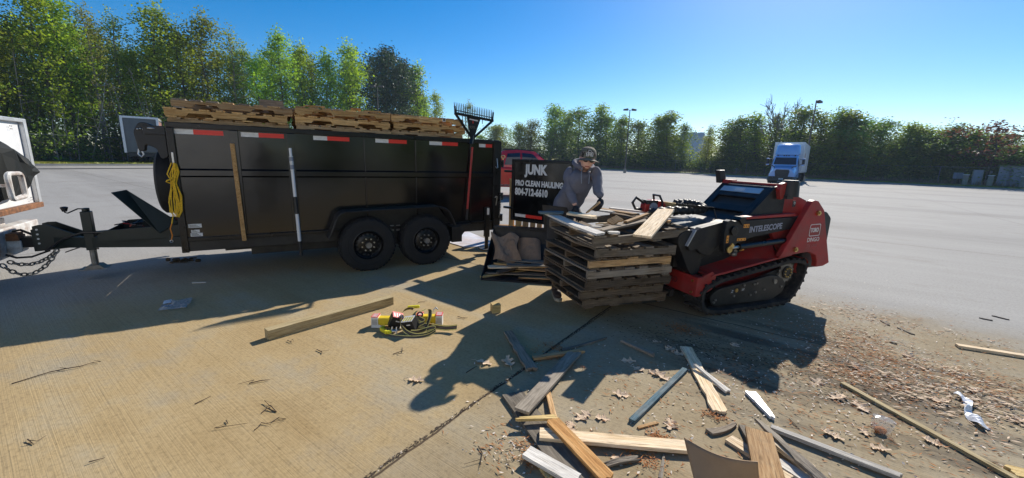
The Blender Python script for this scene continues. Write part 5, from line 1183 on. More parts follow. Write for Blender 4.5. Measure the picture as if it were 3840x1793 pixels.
# ribbed hose and cables over the front
g = MB(); hp_ = [V(p) for p in ((-.62, .62, 1.06), (-.40, .52, 1.085), (-.15, .50, 1.09), (.04, .50, 1.10), (.12, .62, 1.12), (.05, .74, 1.14), (-.10, .80, 1.13))]
def spline(pts, n):
    out = []
    for i in range(len(pts)-1):
        p0, p1, p2, p3 = pts[max(i-1, 0)], pts[i], pts[i+1], pts[min(i+2, len(pts)-1)]
        for k in range(n): t = k/n; out.append(.5*((2*p1)+(p2-p0)*t+(2*p0-5*p1+4*p2-p3)*t*t+(3*p1-p0-3*p2+p3)*t**3))
    return out+[pts[-1]]
pts = spline(hp_, 18); g.tube(pts, [.052 if (k//3) % 2 else .042 for k in range(len(pts))], 12); lp(g, 'ribbed_hose', 'black_plastic', smooth=True)
g = MB(); g.bar((-.40, .46, 1.165), (.14, .44, 1.11), .02, .03); g.tube([(-.40, .46, 1.14), (-.40, .46, 1.08)], .01, 6); g.tube([(.14, .44, 1.11), (.16, .40, 1.0)], .008, 6); lp(g, 'hose_guard', 'black_frame')
for k in range(3): g = MB(); g.tube(spline([V((-.2, .8-.06*k, 1.0)), V((-.1, .84-.06*k, 1.12)), V((.05, .86-.06*k, 1.16)), V((.2, .8-.05*k, 1.12))], 8), .014, 6); lp(g, 'hydraulic_hose', 'black_plastic', smooth=True)

# inner side plates seen through the tracks
for y0, y1 in ((.235, .255), (LW-.255, LW-.235)):
    g = MB(); g.prism([(-.24, .20), (-.22, .40), (.98, .56), (1.12, .50), (1.10, .20), (.2, .12)], y0, y1); lp(g, 'side_plate', 'red_loader')
# pallet forks under the stack, with their carriage
g = MB()
for y in (.42, .95):
    g.prism([(-.60, .085), (-1.50, .135), (-1.50, .142), (-.60, .142), (-.60, .62), (-.555, .62), (-.555, .085)], y-.06, y+.06)
g.bx(-.555, -.50, .25, 1.10, .18, .26); g.bx(-.555, -.50, .25, 1.10, .52, .62); lp(g, 'pallet_fork', 'black_dusty', bevel=.004)
# ------------------------------------------------------------------ people
def skin(name, mat, nodes, edges, root=0, parent=None, sub=2):
    me = bpy.data.meshes.new(name); me.from_pydata([tuple(n[0]) for n in nodes], edges, []); o = bpy.data.objects.new(name, me); C.objects.link(o)
    o.modifiers.new('skin', 'SKIN'); sv = me.skin_vertices[0].data
    for i, n in enumerate(nodes):
        r = n[1]; sv[i].radius = r if hasattr(r, '__len__') else (r, r); sv[i].use_root = (i == root)
    o.modifiers['skin'].use_smooth_shade = True
    s = o.modifiers.new('sub', 'SUBSURF'); s.levels = sub; s.render_levels = sub
    bpy.context.view_layer.update()
    me2 = bpy.data.meshes.new_from_object(o.evaluated_get(bpy.context.evaluated_depsgraph_get())); bpy.data.objects.remove(o); me2.name = name
    me2.materials.clear(); me2.materials.append(M[mat]); me2.polygons.foreach_set('use_smooth', [True]*len(me2.polygons))
    r = bpy.data.objects.new(name, me2); C.objects.link(r)
    if parent: r.parent = parent
    return r
def chainskin(name, mat, chains, parent=None, sub=2):
    # chains: lists of (point, radius); chains after the first start from the index of an earlier node
    nodes, edges = [], []
    for st, ch in chains:
        prev = st
        for n in ch:
            nodes.append((V(n[0]), n[1])); i = len(nodes)-1
            if prev is not None: edges.append((prev, i))
            prev = i
    return skin(name, mat, nodes, edges, 0, parent, sub)
def head_mb(c, fwd, up, sc=1.0):
    # face looks along fwd; returns verts of a shaped head with nose, brow, jaw, ears
    f = V(fwd).normalized(); u = V(up); rgt = f.cross(u).normalized(); u = rgt.cross(f); g = MB(); seg, rings = 28, 22
    vs = []; 
    for j in range(rings+1):
        th = PI*j/rings
        for i in range(seg):
            an = 2*PI*i/seg; x = math.sin(th)*math.sin(an); y = math.sin(th)*math.cos(an); z = math.cos(th)   # y forward
            X, Y, Z = x*.077, y*.098, z*.122
            if Z < 0: k = min(1, -Z/.12); X *= 1-.30*k; Y = Y*(1-.12*k)+.012*k
            if y > .3:
                fr = max(0, 1-(X/.016)**2)
                if -.035 < Z < .035: Y += .022*fr*max(0, 1-abs((Z+.022)/.045))
                Y -= .010*max(0, 1-((abs(X)-.03)/.016)**2)*max(0, 1-((Z-.012)/.016)**2)      # eye hollows
                Y += .006*max(0, 1-((Z-.036)/.014)**2)                                       # brow
                Y += .006*max(0, 1-(X/.028)**2)*max(0, 1-((Z+.062)/.012)**2)                 # lips
                Y += .010*max(0, 1-(X/.03)**2)*max(0, 1-((Z+.103)/.02)**2)                   # chin
            vs.append(V(c)+(rgt*X+f*Y+u*Z)*sc)
    fs = []; mi = []
    for j in range(rings):
        for i in range(seg):
            fs.append((j*seg+i, j*seg+(i+1) % seg, (j+1)*seg+(i+1) % seg, (j+1)*seg+i))
    g.add(vs, fs)
    for k, ff in enumerate(g.f):
        p = sum((g.v[i] for i in ff), V((0, 0, 0)))/4-V(c); X, Y, Z = p.dot(rgt)/sc, p.dot(f)/sc, p.dot(u)/sc
        if Y > .05 and abs(X) < .024 and -.072 < Z < -.055: g.mi[k] = 2
        elif Y > .03 and abs(X) < .05 and (Z < -.086 or (abs(X) > .02 and -.06 > Z)): g.mi[k] = 1
    for s in (-1, 1): g.ball(V(c)+(rgt*.079*s+f*-.008+u*-.004)*sc, V((.012, .02, .032))*sc)
    return g, f, rgt, u
def fingers(wrist, d, palm_n, side, curl, sc=1.0):
    # a hand as one skinned piece: palm plus four fingers and a thumb
    d = V(d).normalized(); n = V(palm_n); n = (n-d*n.dot(d)).normalized(); s = d.cross(n)*side; w_ = V(wrist)
    ch = [(None, [(w_, .030*sc), (w_+d*.045*sc, (.036*sc, .020*sc)), (w_+d*.085*sc, (.040*sc, .018*sc))])]
    for k, (o, L) in enumerate(((-.030, .062), (-.010, .072), (.011, .068), (.031, .052))):
        b = w_+d*.098*sc+s*o*sc; p1 = b+(d*math.cos(curl)+n*math.sin(curl))*L*.5*sc; p2 = p1+(d*math.cos(curl*2)+n*math.sin(curl*2))*L*.35*sc; p3 = p2+(d*math.cos(curl*2.7)+n*math.sin(curl*2.7))*L*.28*sc
        ch.append((2, [(b, .0125*sc), (p1, .0115*sc), (p2, .0105*sc), (p3, .009*sc)]))
    t0 = w_+d*.035*sc-s*.034*sc; ch.append((1, [(t0, .016*sc), (t0+(d*.6-s*.7+n*.3).normalized()*.035*sc, .013*sc), (t0+(d*.75-s*.55+n*.55).normalized()*.068*sc, .0105*sc)]))
    return ch
# the worker: stands at the left back of the stack, bent over it
pt = V((.60, 4.82, .98)); hd = at(2202, 600, 4.45)
man = thing('person', 'worker in a grey hoodie, camouflage cap, sunglasses and black gloves bending over the pallet stack', 'person', (.55, 4.68, 0))
mo = V((.55, 4.68, 0))
def L_(p): return V(p)-mo
chest = at(2172, 690, 4.60); nk = at(2188, 632, 4.54)
shR, shL = at(2133, 648, 4.60), at(2238, 648, 4.50)
elR, elL = at(2133, 722, 4.50), at(2240, 708, 4.36)
waR, waL = at(2160, 772, 4.40), at(2254, 742, 4.26)
hipR, hipL = V((.53, 4.72, .92)), V((.72, 4.80, .92))
knR, knL = V((.50, 4.68, .50)), V((.72, 4.93, .50))
ftR, ftL = V((.545, 4.56, .09)), V((.70, 5.0, .09))
face = V((-.03, -.95, -.16)); upv = V((.09, -.16, .97))
body = [(None, [(pt, .10), (pt.lerp(chest, .5), .09), (chest+V((0, .05, 0)), .07), (nk+V((0, .02, 0)), .05), (hd+V((0, .02, -.06)), .06)]),
        (2, [(shR, .04), (elR, .04), (waR, .033)]), (2, [(shL, .04), (elL, .04), (waL, .033)]),
        (0, [(hipR, .10), (knR, .065), (ftR, .035), (ftR+V((.01, -.12, -.05)), .018)]), (0, [(hipL, .10), (knL, .065), (ftL, .035), (ftL+V((.01, -.12, -.05)), .018)])]
bo = chainskin('body', 'skin', [(s, [(L_(p), r) for p, r in c]) for s, c in body], man)
g, f_, r_, u_ = head_mb(L_(hd), face, upv, 1.0); ho = g.build('head_tmp', ['skin', 'beard', 'lips'], smooth=True)
bm = bmesh.new(); bm.from_mesh(bo.data); bm.from_mesh(ho.data); bm.to_mesh(bo.data); bm.free(); bpy.data.objects.remove(ho); bo.data.materials.append(M['beard']); bo.data.materials.append(M['lips'])
bo.data.polygons.foreach_set('use_smooth', [True]*len(bo.data.polygons))
hc = L_(hd)
# hoodie: torso, sleeves, hood
def joined(name, mat, pieces, parent, sub=3):
    obs = [chainskin(name, mat, [(None, [(L_(p), r) for p, r in c])], parent, sub) for c in pieces]
    bm = bmesh.new()
    for o in obs: bm.from_mesh(o.data)
    bm.to_mesh(obs[0].data); bm.free()
    for o in obs[1:]: bpy.data.objects.remove(o)
    obs[0].name = name; obs[0].data.polygons.foreach_set('use_smooth', [True]*len(obs[0].data.polygons)); return obs[0]
def bend(a, b, q): return a.lerp(b, q)
ho = joined('hoodie', 'hoodie', [[(pt+V((.0, .0, -.05)), (.18, .16)), (pt.lerp(chest, .4), (.185, .155)), (chest+V((0, -.005, .0)), (.19, .145)), (chest.lerp(nk, .5)+V((0, -.01, .0)), (.165, .13)), (nk+V((0, .01, -.015)), (.10, .095))],
    [(shR+V((.06, .01, .015)), .078), (shR, .073), (bend(shR, elR, .5), .066), (elR, .060), (bend(elR, waR, .5), .052), (waR, .042)],
    [(shL+V((-.06, .01, .015)), .078), (shL, .071), (bend(shL, elL, .5), .063), (elL, .057), (bend(elL, waL, .5), .049), (waL, .039)]], man)
tx = bpy.data.textures.new('folds', 'CLOUDS'); tx.noise_scale = .085
dm = ho.modifiers.new('folds', 'DISPLACE'); dm.texture = tx; dm.strength = .034; dm.mid_level = .5
g = MB(); n_ = L_(nk); ring_ = []
for k in range(18):
    a = 2*PI*k/18; ring_.append(n_+V((math.cos(a)*.105, math.sin(a)*.10+.015, .035+.035*math.sin(a)-.02*math.cos(a))))
g.tube(ring_, [.026+.012*max(0, math.sin(2*PI*k/18)) for k in range(18)], 10, closed=True); g.ball(n_+V((.0, .11, .0)), (.09, .055, .10))
g.build('hood', 'hoodie', man, smooth=True)
g = MB()
for s in (-1, 1): g.tube([n_+V((s*.035, -.10, .0)), n_+V((s*.045, -.15, -.07)), n_+V((s*.04, -.165, -.16))], .005, 5)
g.build('drawstring', 'shed_grey', man)
chainskin('trousers', 'pants', [(s, [(L_(p), r) for p, r in c]) for s, c in [(None, [(pt+V((0, 0, -.03)), .165), (hipR, .125), (knR, .088), (ftR+V((0, 0, .05)), .075)]), (0, [(hipL, .125), (knL, .088), (ftL+V((0, 0, .08)), .075)])]], man)
for ft, dr_ in ((ftR, V((.08, -1, 0))), (ftL, V((.1, -1, 0)))):
    dr_.normalize(); b_ = chainskin('boot', 'boot', [(None, [(L_(ft+V((0, 0, .14))), .062), (L_(ft+V((0, 0, .03))), .060), (L_(ft+V((0, 0, -.03))+dr_*.02), (.055, .055)), (L_(ft+V((0, 0, -.035))+dr_*.14), (.05, .045)), (L_(ft+V((0, 0, -.04))+dr_*.20), (.04, .035))])], man)
    g = MB(); y_ = V((-dr_.y, dr_.x, 0)); o_ = [(-.07, -.035), (-.075, .03), (-.02, .04), (.1, .052), (.19, .045), (.235, .0), (.19, -.045), (.1, -.048), (-.02, -.038)]
    base_ = V((L_(ft).x, L_(ft).y, 0)); vs = [base_+dr_*a+y_*b+V((0, 0, z)) for z in (.002, .034) for a, b in o_]; n = len(o_); g.add(vs, [tuple(range(n-1, -1, -1)), tuple(range(n, 2*n))]+[(i, (i+1) % n, (i+1) % n+n, i+n) for i in range(n)]); g.build('sole', 'boot_sole', b_, bevel=.004)
# gloves
gR = chainskin('glove', 'glove', fingers(L_(waR)-V((-.0, 0, .0)), at(2170, 800, 4.34)-waR, V((.0, .1, -1)), 1, .35, 1.12), man, 1)
gL = chainskin('glove', 'glove', fingers(L_(waL), at(2248, 775, 4.20)-waL, V((-1, .2, -.2)), -1, .75, 1.15), man, 1)
# cap
g = MB(); R_ = Matrix((r_, f_, u_)).transposed(); seg = 22
vs = []
for j in range(9):
    th_ = PI/2*j/8
    for i in range(seg): a = 2*PI*i/seg; vs.append(hc+R_ @ V((math.sin(th_)**.75*math.sin(a)*.092, math.sin(th_)**.75*math.cos(a)*.110-.004, .034+math.cos(th_)**.8*.108)))
g.add(vs, [(j*seg+i, j*seg+(i+1) % seg, (j+1)*seg+(i+1) % seg, (j+1)*seg+i) for j in range(8) for i in range(seg)]); g.ball(hc+R_ @ V((0, -.004, .143)), .008); cap = g.build('cap', 'camo_cloth', man, smooth=True)
g = MB(); vs = []
for j in range(6):
    for i in range(13): a = (i/12-.5)*2.3; rr = .106+.075*j/5*max(.15, math.cos(a*.8)); vs.append(hc+R_ @ V((math.sin(a)*rr*.93, math.cos(a)*rr-.004, .036-.012*(j/5)-.05*(math.sin(a)*.8)**2)))
g.add(vs, [(j*13+i, j*13+i+1, (j+1)*13+i+1, (j+1)*13+i) for j in range(5) for i in range(12)]); br = g.build('cap_brim', 'camo', cap, smooth=True); br.modifiers.new('thickness', 'SOLIDIFY').thickness = .005
# badge on the cap: outlined shield with a small house shape
ol = [(-.036, .0), (.036, .0), (.038, .035), (.020, .040), (.018, .062), (-.002, .07), (-.014, .052), (-.028, .050), (-.038, .03)]
def capq(x, z, d): return hc+R_ @ V((x, .098-.30*z-2.2*x*x+d, .056+z*.95))
g = MB(); n = len(ol); inn = [(x*.84, .004+z*.88) for x, z in ol]
g.add([capq(x, z, .008) for x, z in ol]+[capq(x, z, .008) for x, z in inn], [(i, (i+1) % n, (i+1) % n+n, i+n) for i in range(n)]); g.add([capq(x, z, .008) for x, z in inn], [tuple(range(n))], 1)
for x in (-.018, -.006, .006, .018): g.add([capq(x-.003, .016, .0095), capq(x+.003, .016, .0095), capq(x+.003, .045, .0095), capq(x-.003, .045, .0095)], [(0, 1, 2, 3)])
g.add([capq(-.024, .010, .0095), capq(.024, .010, .0095), capq(.024, .015, .0095), capq(-.024, .015, .0095)], [(0, 1, 2, 3)]); g.build('badge', ['white_tape', 'ink'], cap)
# sunglasses
g = MB()
for s in (-1, 1):
    vs = []
    for i in range(14): a = 2*PI*i/14; vs.append(hc+R_ @ V((s*.033+math.cos(a)*.028, .101-.18*abs(s*.033+math.cos(a)*.028)*abs(s*.033+math.cos(a)*.028)*10, .010+math.sin(a)*.018)))
    g.add(vs+[v+R_ @ V((0, .006, 0)) for v in vs], [tuple(range(14)), tuple(range(27, 13, -1))]+[(i, (i+1) % 14, (i+1) % 14+14, i+14) for i in range(14)])
    g.tube([hc+R_ @ V((s*.060, .075, .014)), hc+R_ @ V((s*.08, .03, .012)), hc+R_ @ V((s*.082, -.02, .008))], .003, 5)
g.tube([hc+R_ @ V((-.008, .106, .014)), hc+R_ @ V((.008, .106, .014))], .003, 5); g.build('sunglasses', 'glass_dark', man, smooth=True)
g = MB(); g.ball(hc+R_ @ V((0, -.03, .01)), (.083, .083, .07)); g.build('hair', 'beard', man, smooth=True)
board('wood_splinter', 'brown splinter of wood held in the left black glove of the worker', at(2252, 758, 4.17), at(2198, 803, 4.10), .035, .016, 'pallet_tan', cat='splinter', jag=(.02, .04), taper=(1, .5))

# the photographer, who shows only as a reflection in the trailer side
ph = thing('person', 'photographer in dark clothes and hat holding up a phone, only mirrored in the trailer', 'person', (.05, -.42, 0))
cn = [(None, [((0, 0, .95), .15), ((0, 0, 1.2), (.17, .13)), ((0, 0, 1.42), (.19, .12)), ((0, .01, 1.56), .06), ((0, .03, 1.66), .09), ((0, .02, 1.74), .085)]),
      (2, [((-.19, .02, 1.42), .065), ((-.27, .10, 1.22), .05), ((-.12, .30, 1.50), .036), ((-.08, .33, 1.53), .03)]), (2, [((.19, .02, 1.42), .065), ((.27, .10, 1.22), .05), ((.10, .30, 1.50), .036), ((.06, .33, 1.53), .03)]),
      (0, [((-.10, 0, .88), .10), ((-.11, .01, .5), .07), ((-.12, 0, .08), .05), ((-.12, .13, .04), .04)]), (0, [((.10, 0, .88), .10), ((.11, .01, .5), .07), ((.12, 0, .08), .05), ((.12, .13, .04), .04)])]
chainskin('body', 'pants', cn, ph)
g = MB(); g.cyl((0, .02, 1.74), (0, .02, 1.86), .10, 18, r2=.085); g.cyl((0, .03, 1.735), (0, .03, 1.745), .20, 22); g.build('hat', 'pants', ph)
ph.rotation_euler = (0, 0, R(10))
# ------------------------------------------------------------------ vehicles
def vwheel(parent, c, axis, r, wd, rimmat='steel', n=26, tm='tyre_rubber'):
    a = V(axis); w_ = thing('wheel', None, None); w_.parent = parent; c = V(c); h = wd/2
    g = MB(); g.ring(c, a, [(r*.6, -h), (r*.9, -h), (r, -h*.7), (r, h*.7), (r*.9, h), (r*.6, h)], n); g.build('tyre', tm, w_, smooth=True)
    g = MB(); g.ring(c, a, [(r*.6, -h*.9), (r*.6, h*.85), (r*.5, h*.5), (r*.25, h*.55), (r*.2, h*.8), (0, h*.8)], n, closed=False)
    for k in range(6): an = 2*PI*k/6; q = c+(a.orthogonal().normalized()*math.cos(an)+a.cross(a.orthogonal().normalized())*math.sin(an))*r*.4; g.cyl(q+a*h*.4, q+a*h*.56, r*.07, 8)
    g.build('rim', rimmat, w_, smooth=True)
# white lorry far right: day cab tractor with a box semitrailer
sp = V((25.9, 39.05, 0)); sdv = V((math.cos(R(51.5)), math.sin(R(51.5)), 0))
se = thing('semi_truck', 'white day cab lorry with a white box trailer parked at the far kerb', 'truck', sp, math.atan2(sdv.y, sdv.x)-PI/2)
# local: y backwards (away from the viewer), x to the right as seen from the front
def sp_(mb, n, m, parent=se, **k): return mb.build(n, m, parent, **k)
def loft(secs, mi=0):
    g = MB(); n = len(secs[0]); vs = [p for s in secs for p in s]; fs = [(k*n+i, k*n+(i+1) % n, (k+1)*n+(i+1) % n, (k+1)*n+i) for k in range(len(secs)-1) for i in range(n)]
    fs += [tuple(range(n-1, -1, -1)), tuple((len(secs)-1)*n+i for i in range(n))]; g.add(vs, fs, mi); return g
def sec(y, wt, wb, zt, zb, cr=.12):
    return [(-wb/2, y, zb), (wb/2, y, zb), (wb/2+.0, y, zb+.3*(zt-zb)), (wt/2, y, zt-cr), (wt/2-cr, y, zt), (-wt/2+cr, y, zt), (-wt/2, y, zt-cr), (-wb/2, y, zb+.3*(zt-zb))]
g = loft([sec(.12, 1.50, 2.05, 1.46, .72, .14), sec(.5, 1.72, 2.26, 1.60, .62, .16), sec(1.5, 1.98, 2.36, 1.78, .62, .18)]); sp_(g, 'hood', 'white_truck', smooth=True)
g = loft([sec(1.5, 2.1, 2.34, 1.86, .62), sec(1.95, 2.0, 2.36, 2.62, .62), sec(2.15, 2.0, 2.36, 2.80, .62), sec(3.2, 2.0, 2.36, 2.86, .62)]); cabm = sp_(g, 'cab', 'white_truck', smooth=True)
g = MB(); g.add([(-.93, 1.46, 1.88), (.93, 1.46, 1.88), (.86, 1.86, 2.56), (-.86, 1.86, 2.56)], [(0, 1, 2, 3)]); g.add([(-.93, 1.49, 1.88), (.93, 1.49, 1.88), (.86, 1.89, 2.56), (-.86, 1.89, 2.56)], [(3, 2, 1, 0)]); sp_(g, 'windshield', 'glass_blue', cabm)
g = MB()
for s in (-1, 1): g.add([(s*1.19, 1.75, 1.75), (s*1.19, 2.7, 1.75), (s*1.06, 2.7, 2.45), (s*1.06, 2.05, 2.45)], [(0, 1, 2, 3)])
sp_(g, 'side_window', 'glass_blue', cabm)
g = MB()
for x in (-.72, -.2, 0, .2, .72): g.bx(x-.05, x+.05, 1.98, 2.06, 2.70, 2.80)
sp_(g, 'roof_light', 'black_plastic', cabm)
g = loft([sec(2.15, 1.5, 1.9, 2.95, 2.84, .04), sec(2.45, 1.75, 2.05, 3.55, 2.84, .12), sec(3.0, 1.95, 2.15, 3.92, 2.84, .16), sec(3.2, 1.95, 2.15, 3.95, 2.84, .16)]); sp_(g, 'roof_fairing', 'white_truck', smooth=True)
g = MB(); gr = [(-.52, 1.38), (.52, 1.38), (.60, 1.2), (.50, .62), (-.50, .62), (-.60, 1.2)]; g.prism(gr, .05, .16); sp_(g, 'grille', 'black_plastic', bevel=.02)
g = MB()
for z in (.75, .87, .99, 1.11, 1.23): g.bx(-.47, .47, .04, .055, z, z+.03)
sp_(g, 'grille_bar', 'black_frame')
g = loft([sec(.0, 1.9, 2.1, .70, .28, .05), sec(.35, 2.3, 2.4, .74, .28, .05), sec(1.0, 2.38, 2.42, .74, .28, .05)]); sp_(g, 'bumper', 'black_dusty', smooth=True)
g = MB(); g.bx(-.19, .17, -.012, -.001, .42, .56); pl = sp_(g, 'licence_plate', 'sticker_white'); g = MB(); g.bx(-.12, .10, -.015, -.0125, .47, .51); sp_(g, 'print', 'shed_grey', pl)
for s in (-1, 1):
    g = MB(); g.add([(s*.66, .10, .78), (s*1.06, .36, .78), (s*1.08, .52, 1.0), (s*.86, .22, .98)], [(0, 1, 2, 3)]); g.add([(s*.66, .14, .78), (s*1.06, .40, .78), (s*1.08, .56, 1.0), (s*.86, .26, .98)], [(3, 2, 1, 0)]); hl = sp_(g, 'headlight', 'glass_dark')
    g = MB(); g.ball((s*.88, .21, .86), (.09, .05, .045)); g.ball((s*1.0, .33, .88), (.05, .05, .05)); sp_(g, 'lamp', 'alu', hl)
    g = MB(); g.bar((s*1.0, 1.2, 1.75), (s*.74, .5, 1.62), .04, .08); g.bar((s*.74, .5, 1.62), (s*.70, .35, 1.45), .04, .08); sp_(g, 'hood_vent', 'ink')
    g = MB(); g.bar((s*1.17, 1.75, 1.85), (s*1.48, 1.65, 1.95), .05, .06); g.bar((s*1.17, 1.75, 2.4), (s*1.46, 1.65, 2.35), .04, .05); g.bx(s*1.36, s*1.60, 1.58, 1.70, 1.92, 2.42); mr = sp_(g, 'mirror', 'black_plastic', bevel=.03)
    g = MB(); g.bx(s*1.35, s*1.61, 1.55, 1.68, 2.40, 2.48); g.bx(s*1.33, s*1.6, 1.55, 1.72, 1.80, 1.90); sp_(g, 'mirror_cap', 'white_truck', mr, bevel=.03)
    g = MB(); g.cyl((s*.75, 1.06, .60), (s*.75, 1.05, .62), .02, 6); g.ball((s*.72, .04, .62), .045); sp_(g, 'fog_lamp', 'alu')
    vwheel(se, (s*1.02, 1.05, .5), (s, 0, 0), .5, .28)
    for y in (4.1, 5.3, 11.2, 12.4): vwheel(se, (s*1.0, y, .5), (s, 0, 0), .5, .5)
g = MB(); g.bx(-.45, .45, 1.0, 6.2, .55, .85); g.bx(-.5, .5, 9.5, 13.2, .7, 1.1); sp_(g, 'chassis', 'black_dusty')
g = MB(); g.bx(-1.28, 1.28, 3.75, 13.6, 1.15, 4.12); bxm = sp_(g, 'box', 'white_paint', bevel=.03)
g = MB(); g.bx(-1.30, 1.30, 3.73, 3.80, 4.02, 4.14); g.bx(-1.3, -1.22, 3.73, 3.79, 1.15, 4.0); g.bx(1.22, 1.3, 3.73, 3.79, 1.15, 4.0); g.bx(-1.3, 1.3, 3.74, 13.6, 1.10, 1.22); sp_(g, 'box_frame', 'alu', bxm)
g = MB(); g.bx(1.285, 1.292, 6.0, 6.6, 2.2, 3.1); g.bx(1.285, 1.292, 7.0, 7.5, 2.0, 2.6); sp_(g, 'side_marking', 'letter_faint', bxm)

# red pickup behind the trailer
pk = thing('pickup_truck', 'red crew cab pickup mostly hidden behind the trailer and the sign door', 'pickup', (.25, 17.6, 0), R(4))
def pp(mb, n, m, parent=pk, **k): return mb.build(n, m, parent, **k)
def loftx(secs): return loft(secs)
def sx(x, wd, zt, zb, wt=None, cr=.08):
    wt = wt or wd; return [(x, -wd/2, zb), (x, wd/2, zb), (x, wd/2, zb+.6*(zt-zb)), (x, wt/2, zt-cr), (x, wt/2-cr, zt), (x, -wt/2+cr, zt), (x, -wt/2, zt-cr), (x, -wd/2, zb+.6*(zt-zb))]
g = loft([sx(-3.0, 1.92, 1.25, .5), sx(-1.0, 1.98, 1.28, .45), sx(1.2, 1.98, 1.26, .45), sx(2.5, 1.9, 1.18, .5), sx(2.8, 1.75, 1.05, .5)]); pp(g, 'body', 'red_truck', smooth=True)
g = loft([sx(-1.05, 1.85, 1.45, 1.2, 1.8, .05), sx(-.80, 1.82, 1.93, 1.2, 1.5, .1), sx(-.2, 1.84, 1.98, 1.2, 1.5, .1), sx(.55, 1.82, 1.93, 1.2, 1.48, .1), sx(1.25, 1.8, 1.35, 1.2, 1.7, .05)]); cb = pp(g, 'cab', 'red_truck', smooth=True)
for y in (-1, 1):
    for o in ([(-.72, 1.36), (-.60, 1.82), (-.08, 1.86), (-.08, 1.36)], [(.0, 1.36), (.0, 1.86), (.45, 1.82), (.92, 1.36)]):
        q = [(x, y*(.945 if z < 1.7 else .945-.75*(z-1.668)), z) for x, z in o]; ml = [V(q[0]).lerp(V(q[1]), .66), V(q[3]).lerp(V(q[2]), .66)]
        ml[0].y = ml[1].y = y*.94; g = MB(); g.add([q[0], ml[0], ml[1], q[3], q[1], q[2]], [(0, 1, 2, 3), (1, 4, 5, 2)]); pp(g, 'side_window', 'glass_blue', cb)
    g = MB(); g.bx(.80, 1.0, y*.97, y*1.2, 1.35, 1.55); pp(g, 'mirror', 'black_plastic', cb, bevel=.03)
    for x in (-2.0, 1.75): vwheel(pk, (x, y*.85, .40), (0, y, 0), .40, .27)
g = MB(); g.add([(1.22, -.72, 1.36), (1.22, .72, 1.36), (.66, .66, 1.90), (.66, -.66, 1.90)], [(0, 1, 2, 3)]); pp(g, 'windshield', 'glass_blue', cb)
g = MB()
for y in (-.6, .6): g.bar((-.75, y, 2.0), (.5, y, 1.98), .04, .04)
pp(g, 'roof_rail', 'black_plastic', cb)
g = MB(); g.bx(-2.9, 2.6, -.99, -.975, .47, .56); pp(g, 'sill', 'alu')
for x in (-.02, 1.0): g = MB(); g.bx(x, x+.2, -1.0, -.985, 1.10, 1.14); pp(g, 'door_handle', 'black_plastic')

# grey box trailer parked at the wood
p = at(478, 606, 37.5); bt_ = thing('box_trailer', 'grey box trailer with a light corner frame parked in the shade of the wood', 'trailer', (p.x, 37.5, 0), R(37))
def bp(mb, n, m, parent=bt_, **k): return mb.build(n, m, parent, **k)
g = MB(); g.bx(0, 2.5, .02, 11, 1.15, 4.35); bp(g, 'box', 'trailer_grey')
g = MB()
for x in (0, 2.5): g.bx(x-.09, x+.09, -.05, .08, 1.1, 4.4)
g.bx(-.09, 2.59, -.04, .06, 4.25, 4.42); g.bx(2.42, 2.53, 0, 11, 4.25, 4.42); g.bx(2.42, 2.53, 0, 11, 1.08, 1.3); bp(g, 'corner_frame', 'alu')
g = MB(); g.bx(2.505, 2.512, .6, 5.2, 2.9, 4.1); bp(g, 'side_graphic', 'tailgate_print')
g = MB(); g.bx(.2, 2.3, -.03, .015, 1.25, 4.1); bp(g, 'rear_door', 'trailer_grey'); g = MB(); g.bx(.1, 2.4, .0, 3, .75, 1.1); bp(g, 'chassis', 'black_dusty')
g = MB(); g.bx(1.3, 1.45, -.045, -.031, 3.4, 3.7); bp(g, 'sticker', 'card_red')
for x in (.3, 2.2):
    for y in (1.4, 2.6): vwheel(bt_, (x, y, .5), (1 if x > 1 else -1, 0, 0), .5, .35)

# white tow truck at the left edge
wt = thing('white_truck', 'white truck with a rusty rear bumper hitched to the dump trailer', 'truck', tw(-3.75, 0, 0), R(31))
def wp(mb, n, m, parent=wt, **k): return mb.build(n, m, parent, **k)
g = MB(); g.bx(-2.2, -.02, .02, 2.04, .84, 1.89); wb = wp(g, 'box', 'white_paint')
g = MB(); g.bx(-.02, .03, 1.985, 2.06, .80, 1.92); g.bx(-.02, .03, .071, 1.984, 1.875, 1.92); g.bx(-.02, .03, .0, .07, .80, 1.92); wp(g, 'rear_frame', 'alu', wb, bevel=.006)
g = MB(); g.bx(-.02, .045, .0, 2.05, .77, .838); wp(g, 'sill', 'rust', wb, bevel=.01)
g = MB(); g.tube([(.01, 1.80, 1.24), (.05, 1.72, 1.20), (.05, 1.66, 1.18), (.03, 1.55, 1.24)], .014, 6); wp(g, 'door_handle', 'alu', wb)
g = MB()
for i in range(2):
    for j in range(2): g.cyl((-.0, 1.72+.035*i, 1.78+.035*j), (.004, 1.72+.035*i, 1.78+.035*j), .007, 6); g.cyl((-.0, 1.85+.035*i, .88+.03*j), (.004, 1.85+.035*i, .88+.03*j), .006, 6)
wp(g, 'rivet', 'pole_grey', wb)
g = MB(); g.bx(-.14, -.0, .15, 1.93, .30, .62); g.bx(-2.2, -.14, .5, .62, .45, .70); g.bx(-2.2, -.14, 1.42, 1.54, .45, .70); wp(g, 'bumper', 'rust_white', bevel=.012)
g = MB(); g.bx(.0, .05, AX-.30, AX+.25, .30, .60); g.prism([(.05, .36), (.05, .57), (.09, .50), (.17, .49), (.17, .36), (.1, .33)], AX-.07, AX+.07); wp(g, 'hitch', 'rust_white', bevel=.006)
g = MB(); g.bx(.06, .16, AX-.08, AX+.08, .492, .55); g.bx(.06, .15, AX-.07, AX+.07, .551, .575); wp(g, 'hitch_lock', 'rust')
g = MB(); g.tube([(.06, AX+.1, .58), (.14, AX+.05, .60), (.24, AX, .55)], .014, 6); wp(g, 'cable', 'black_plastic', smooth=True)
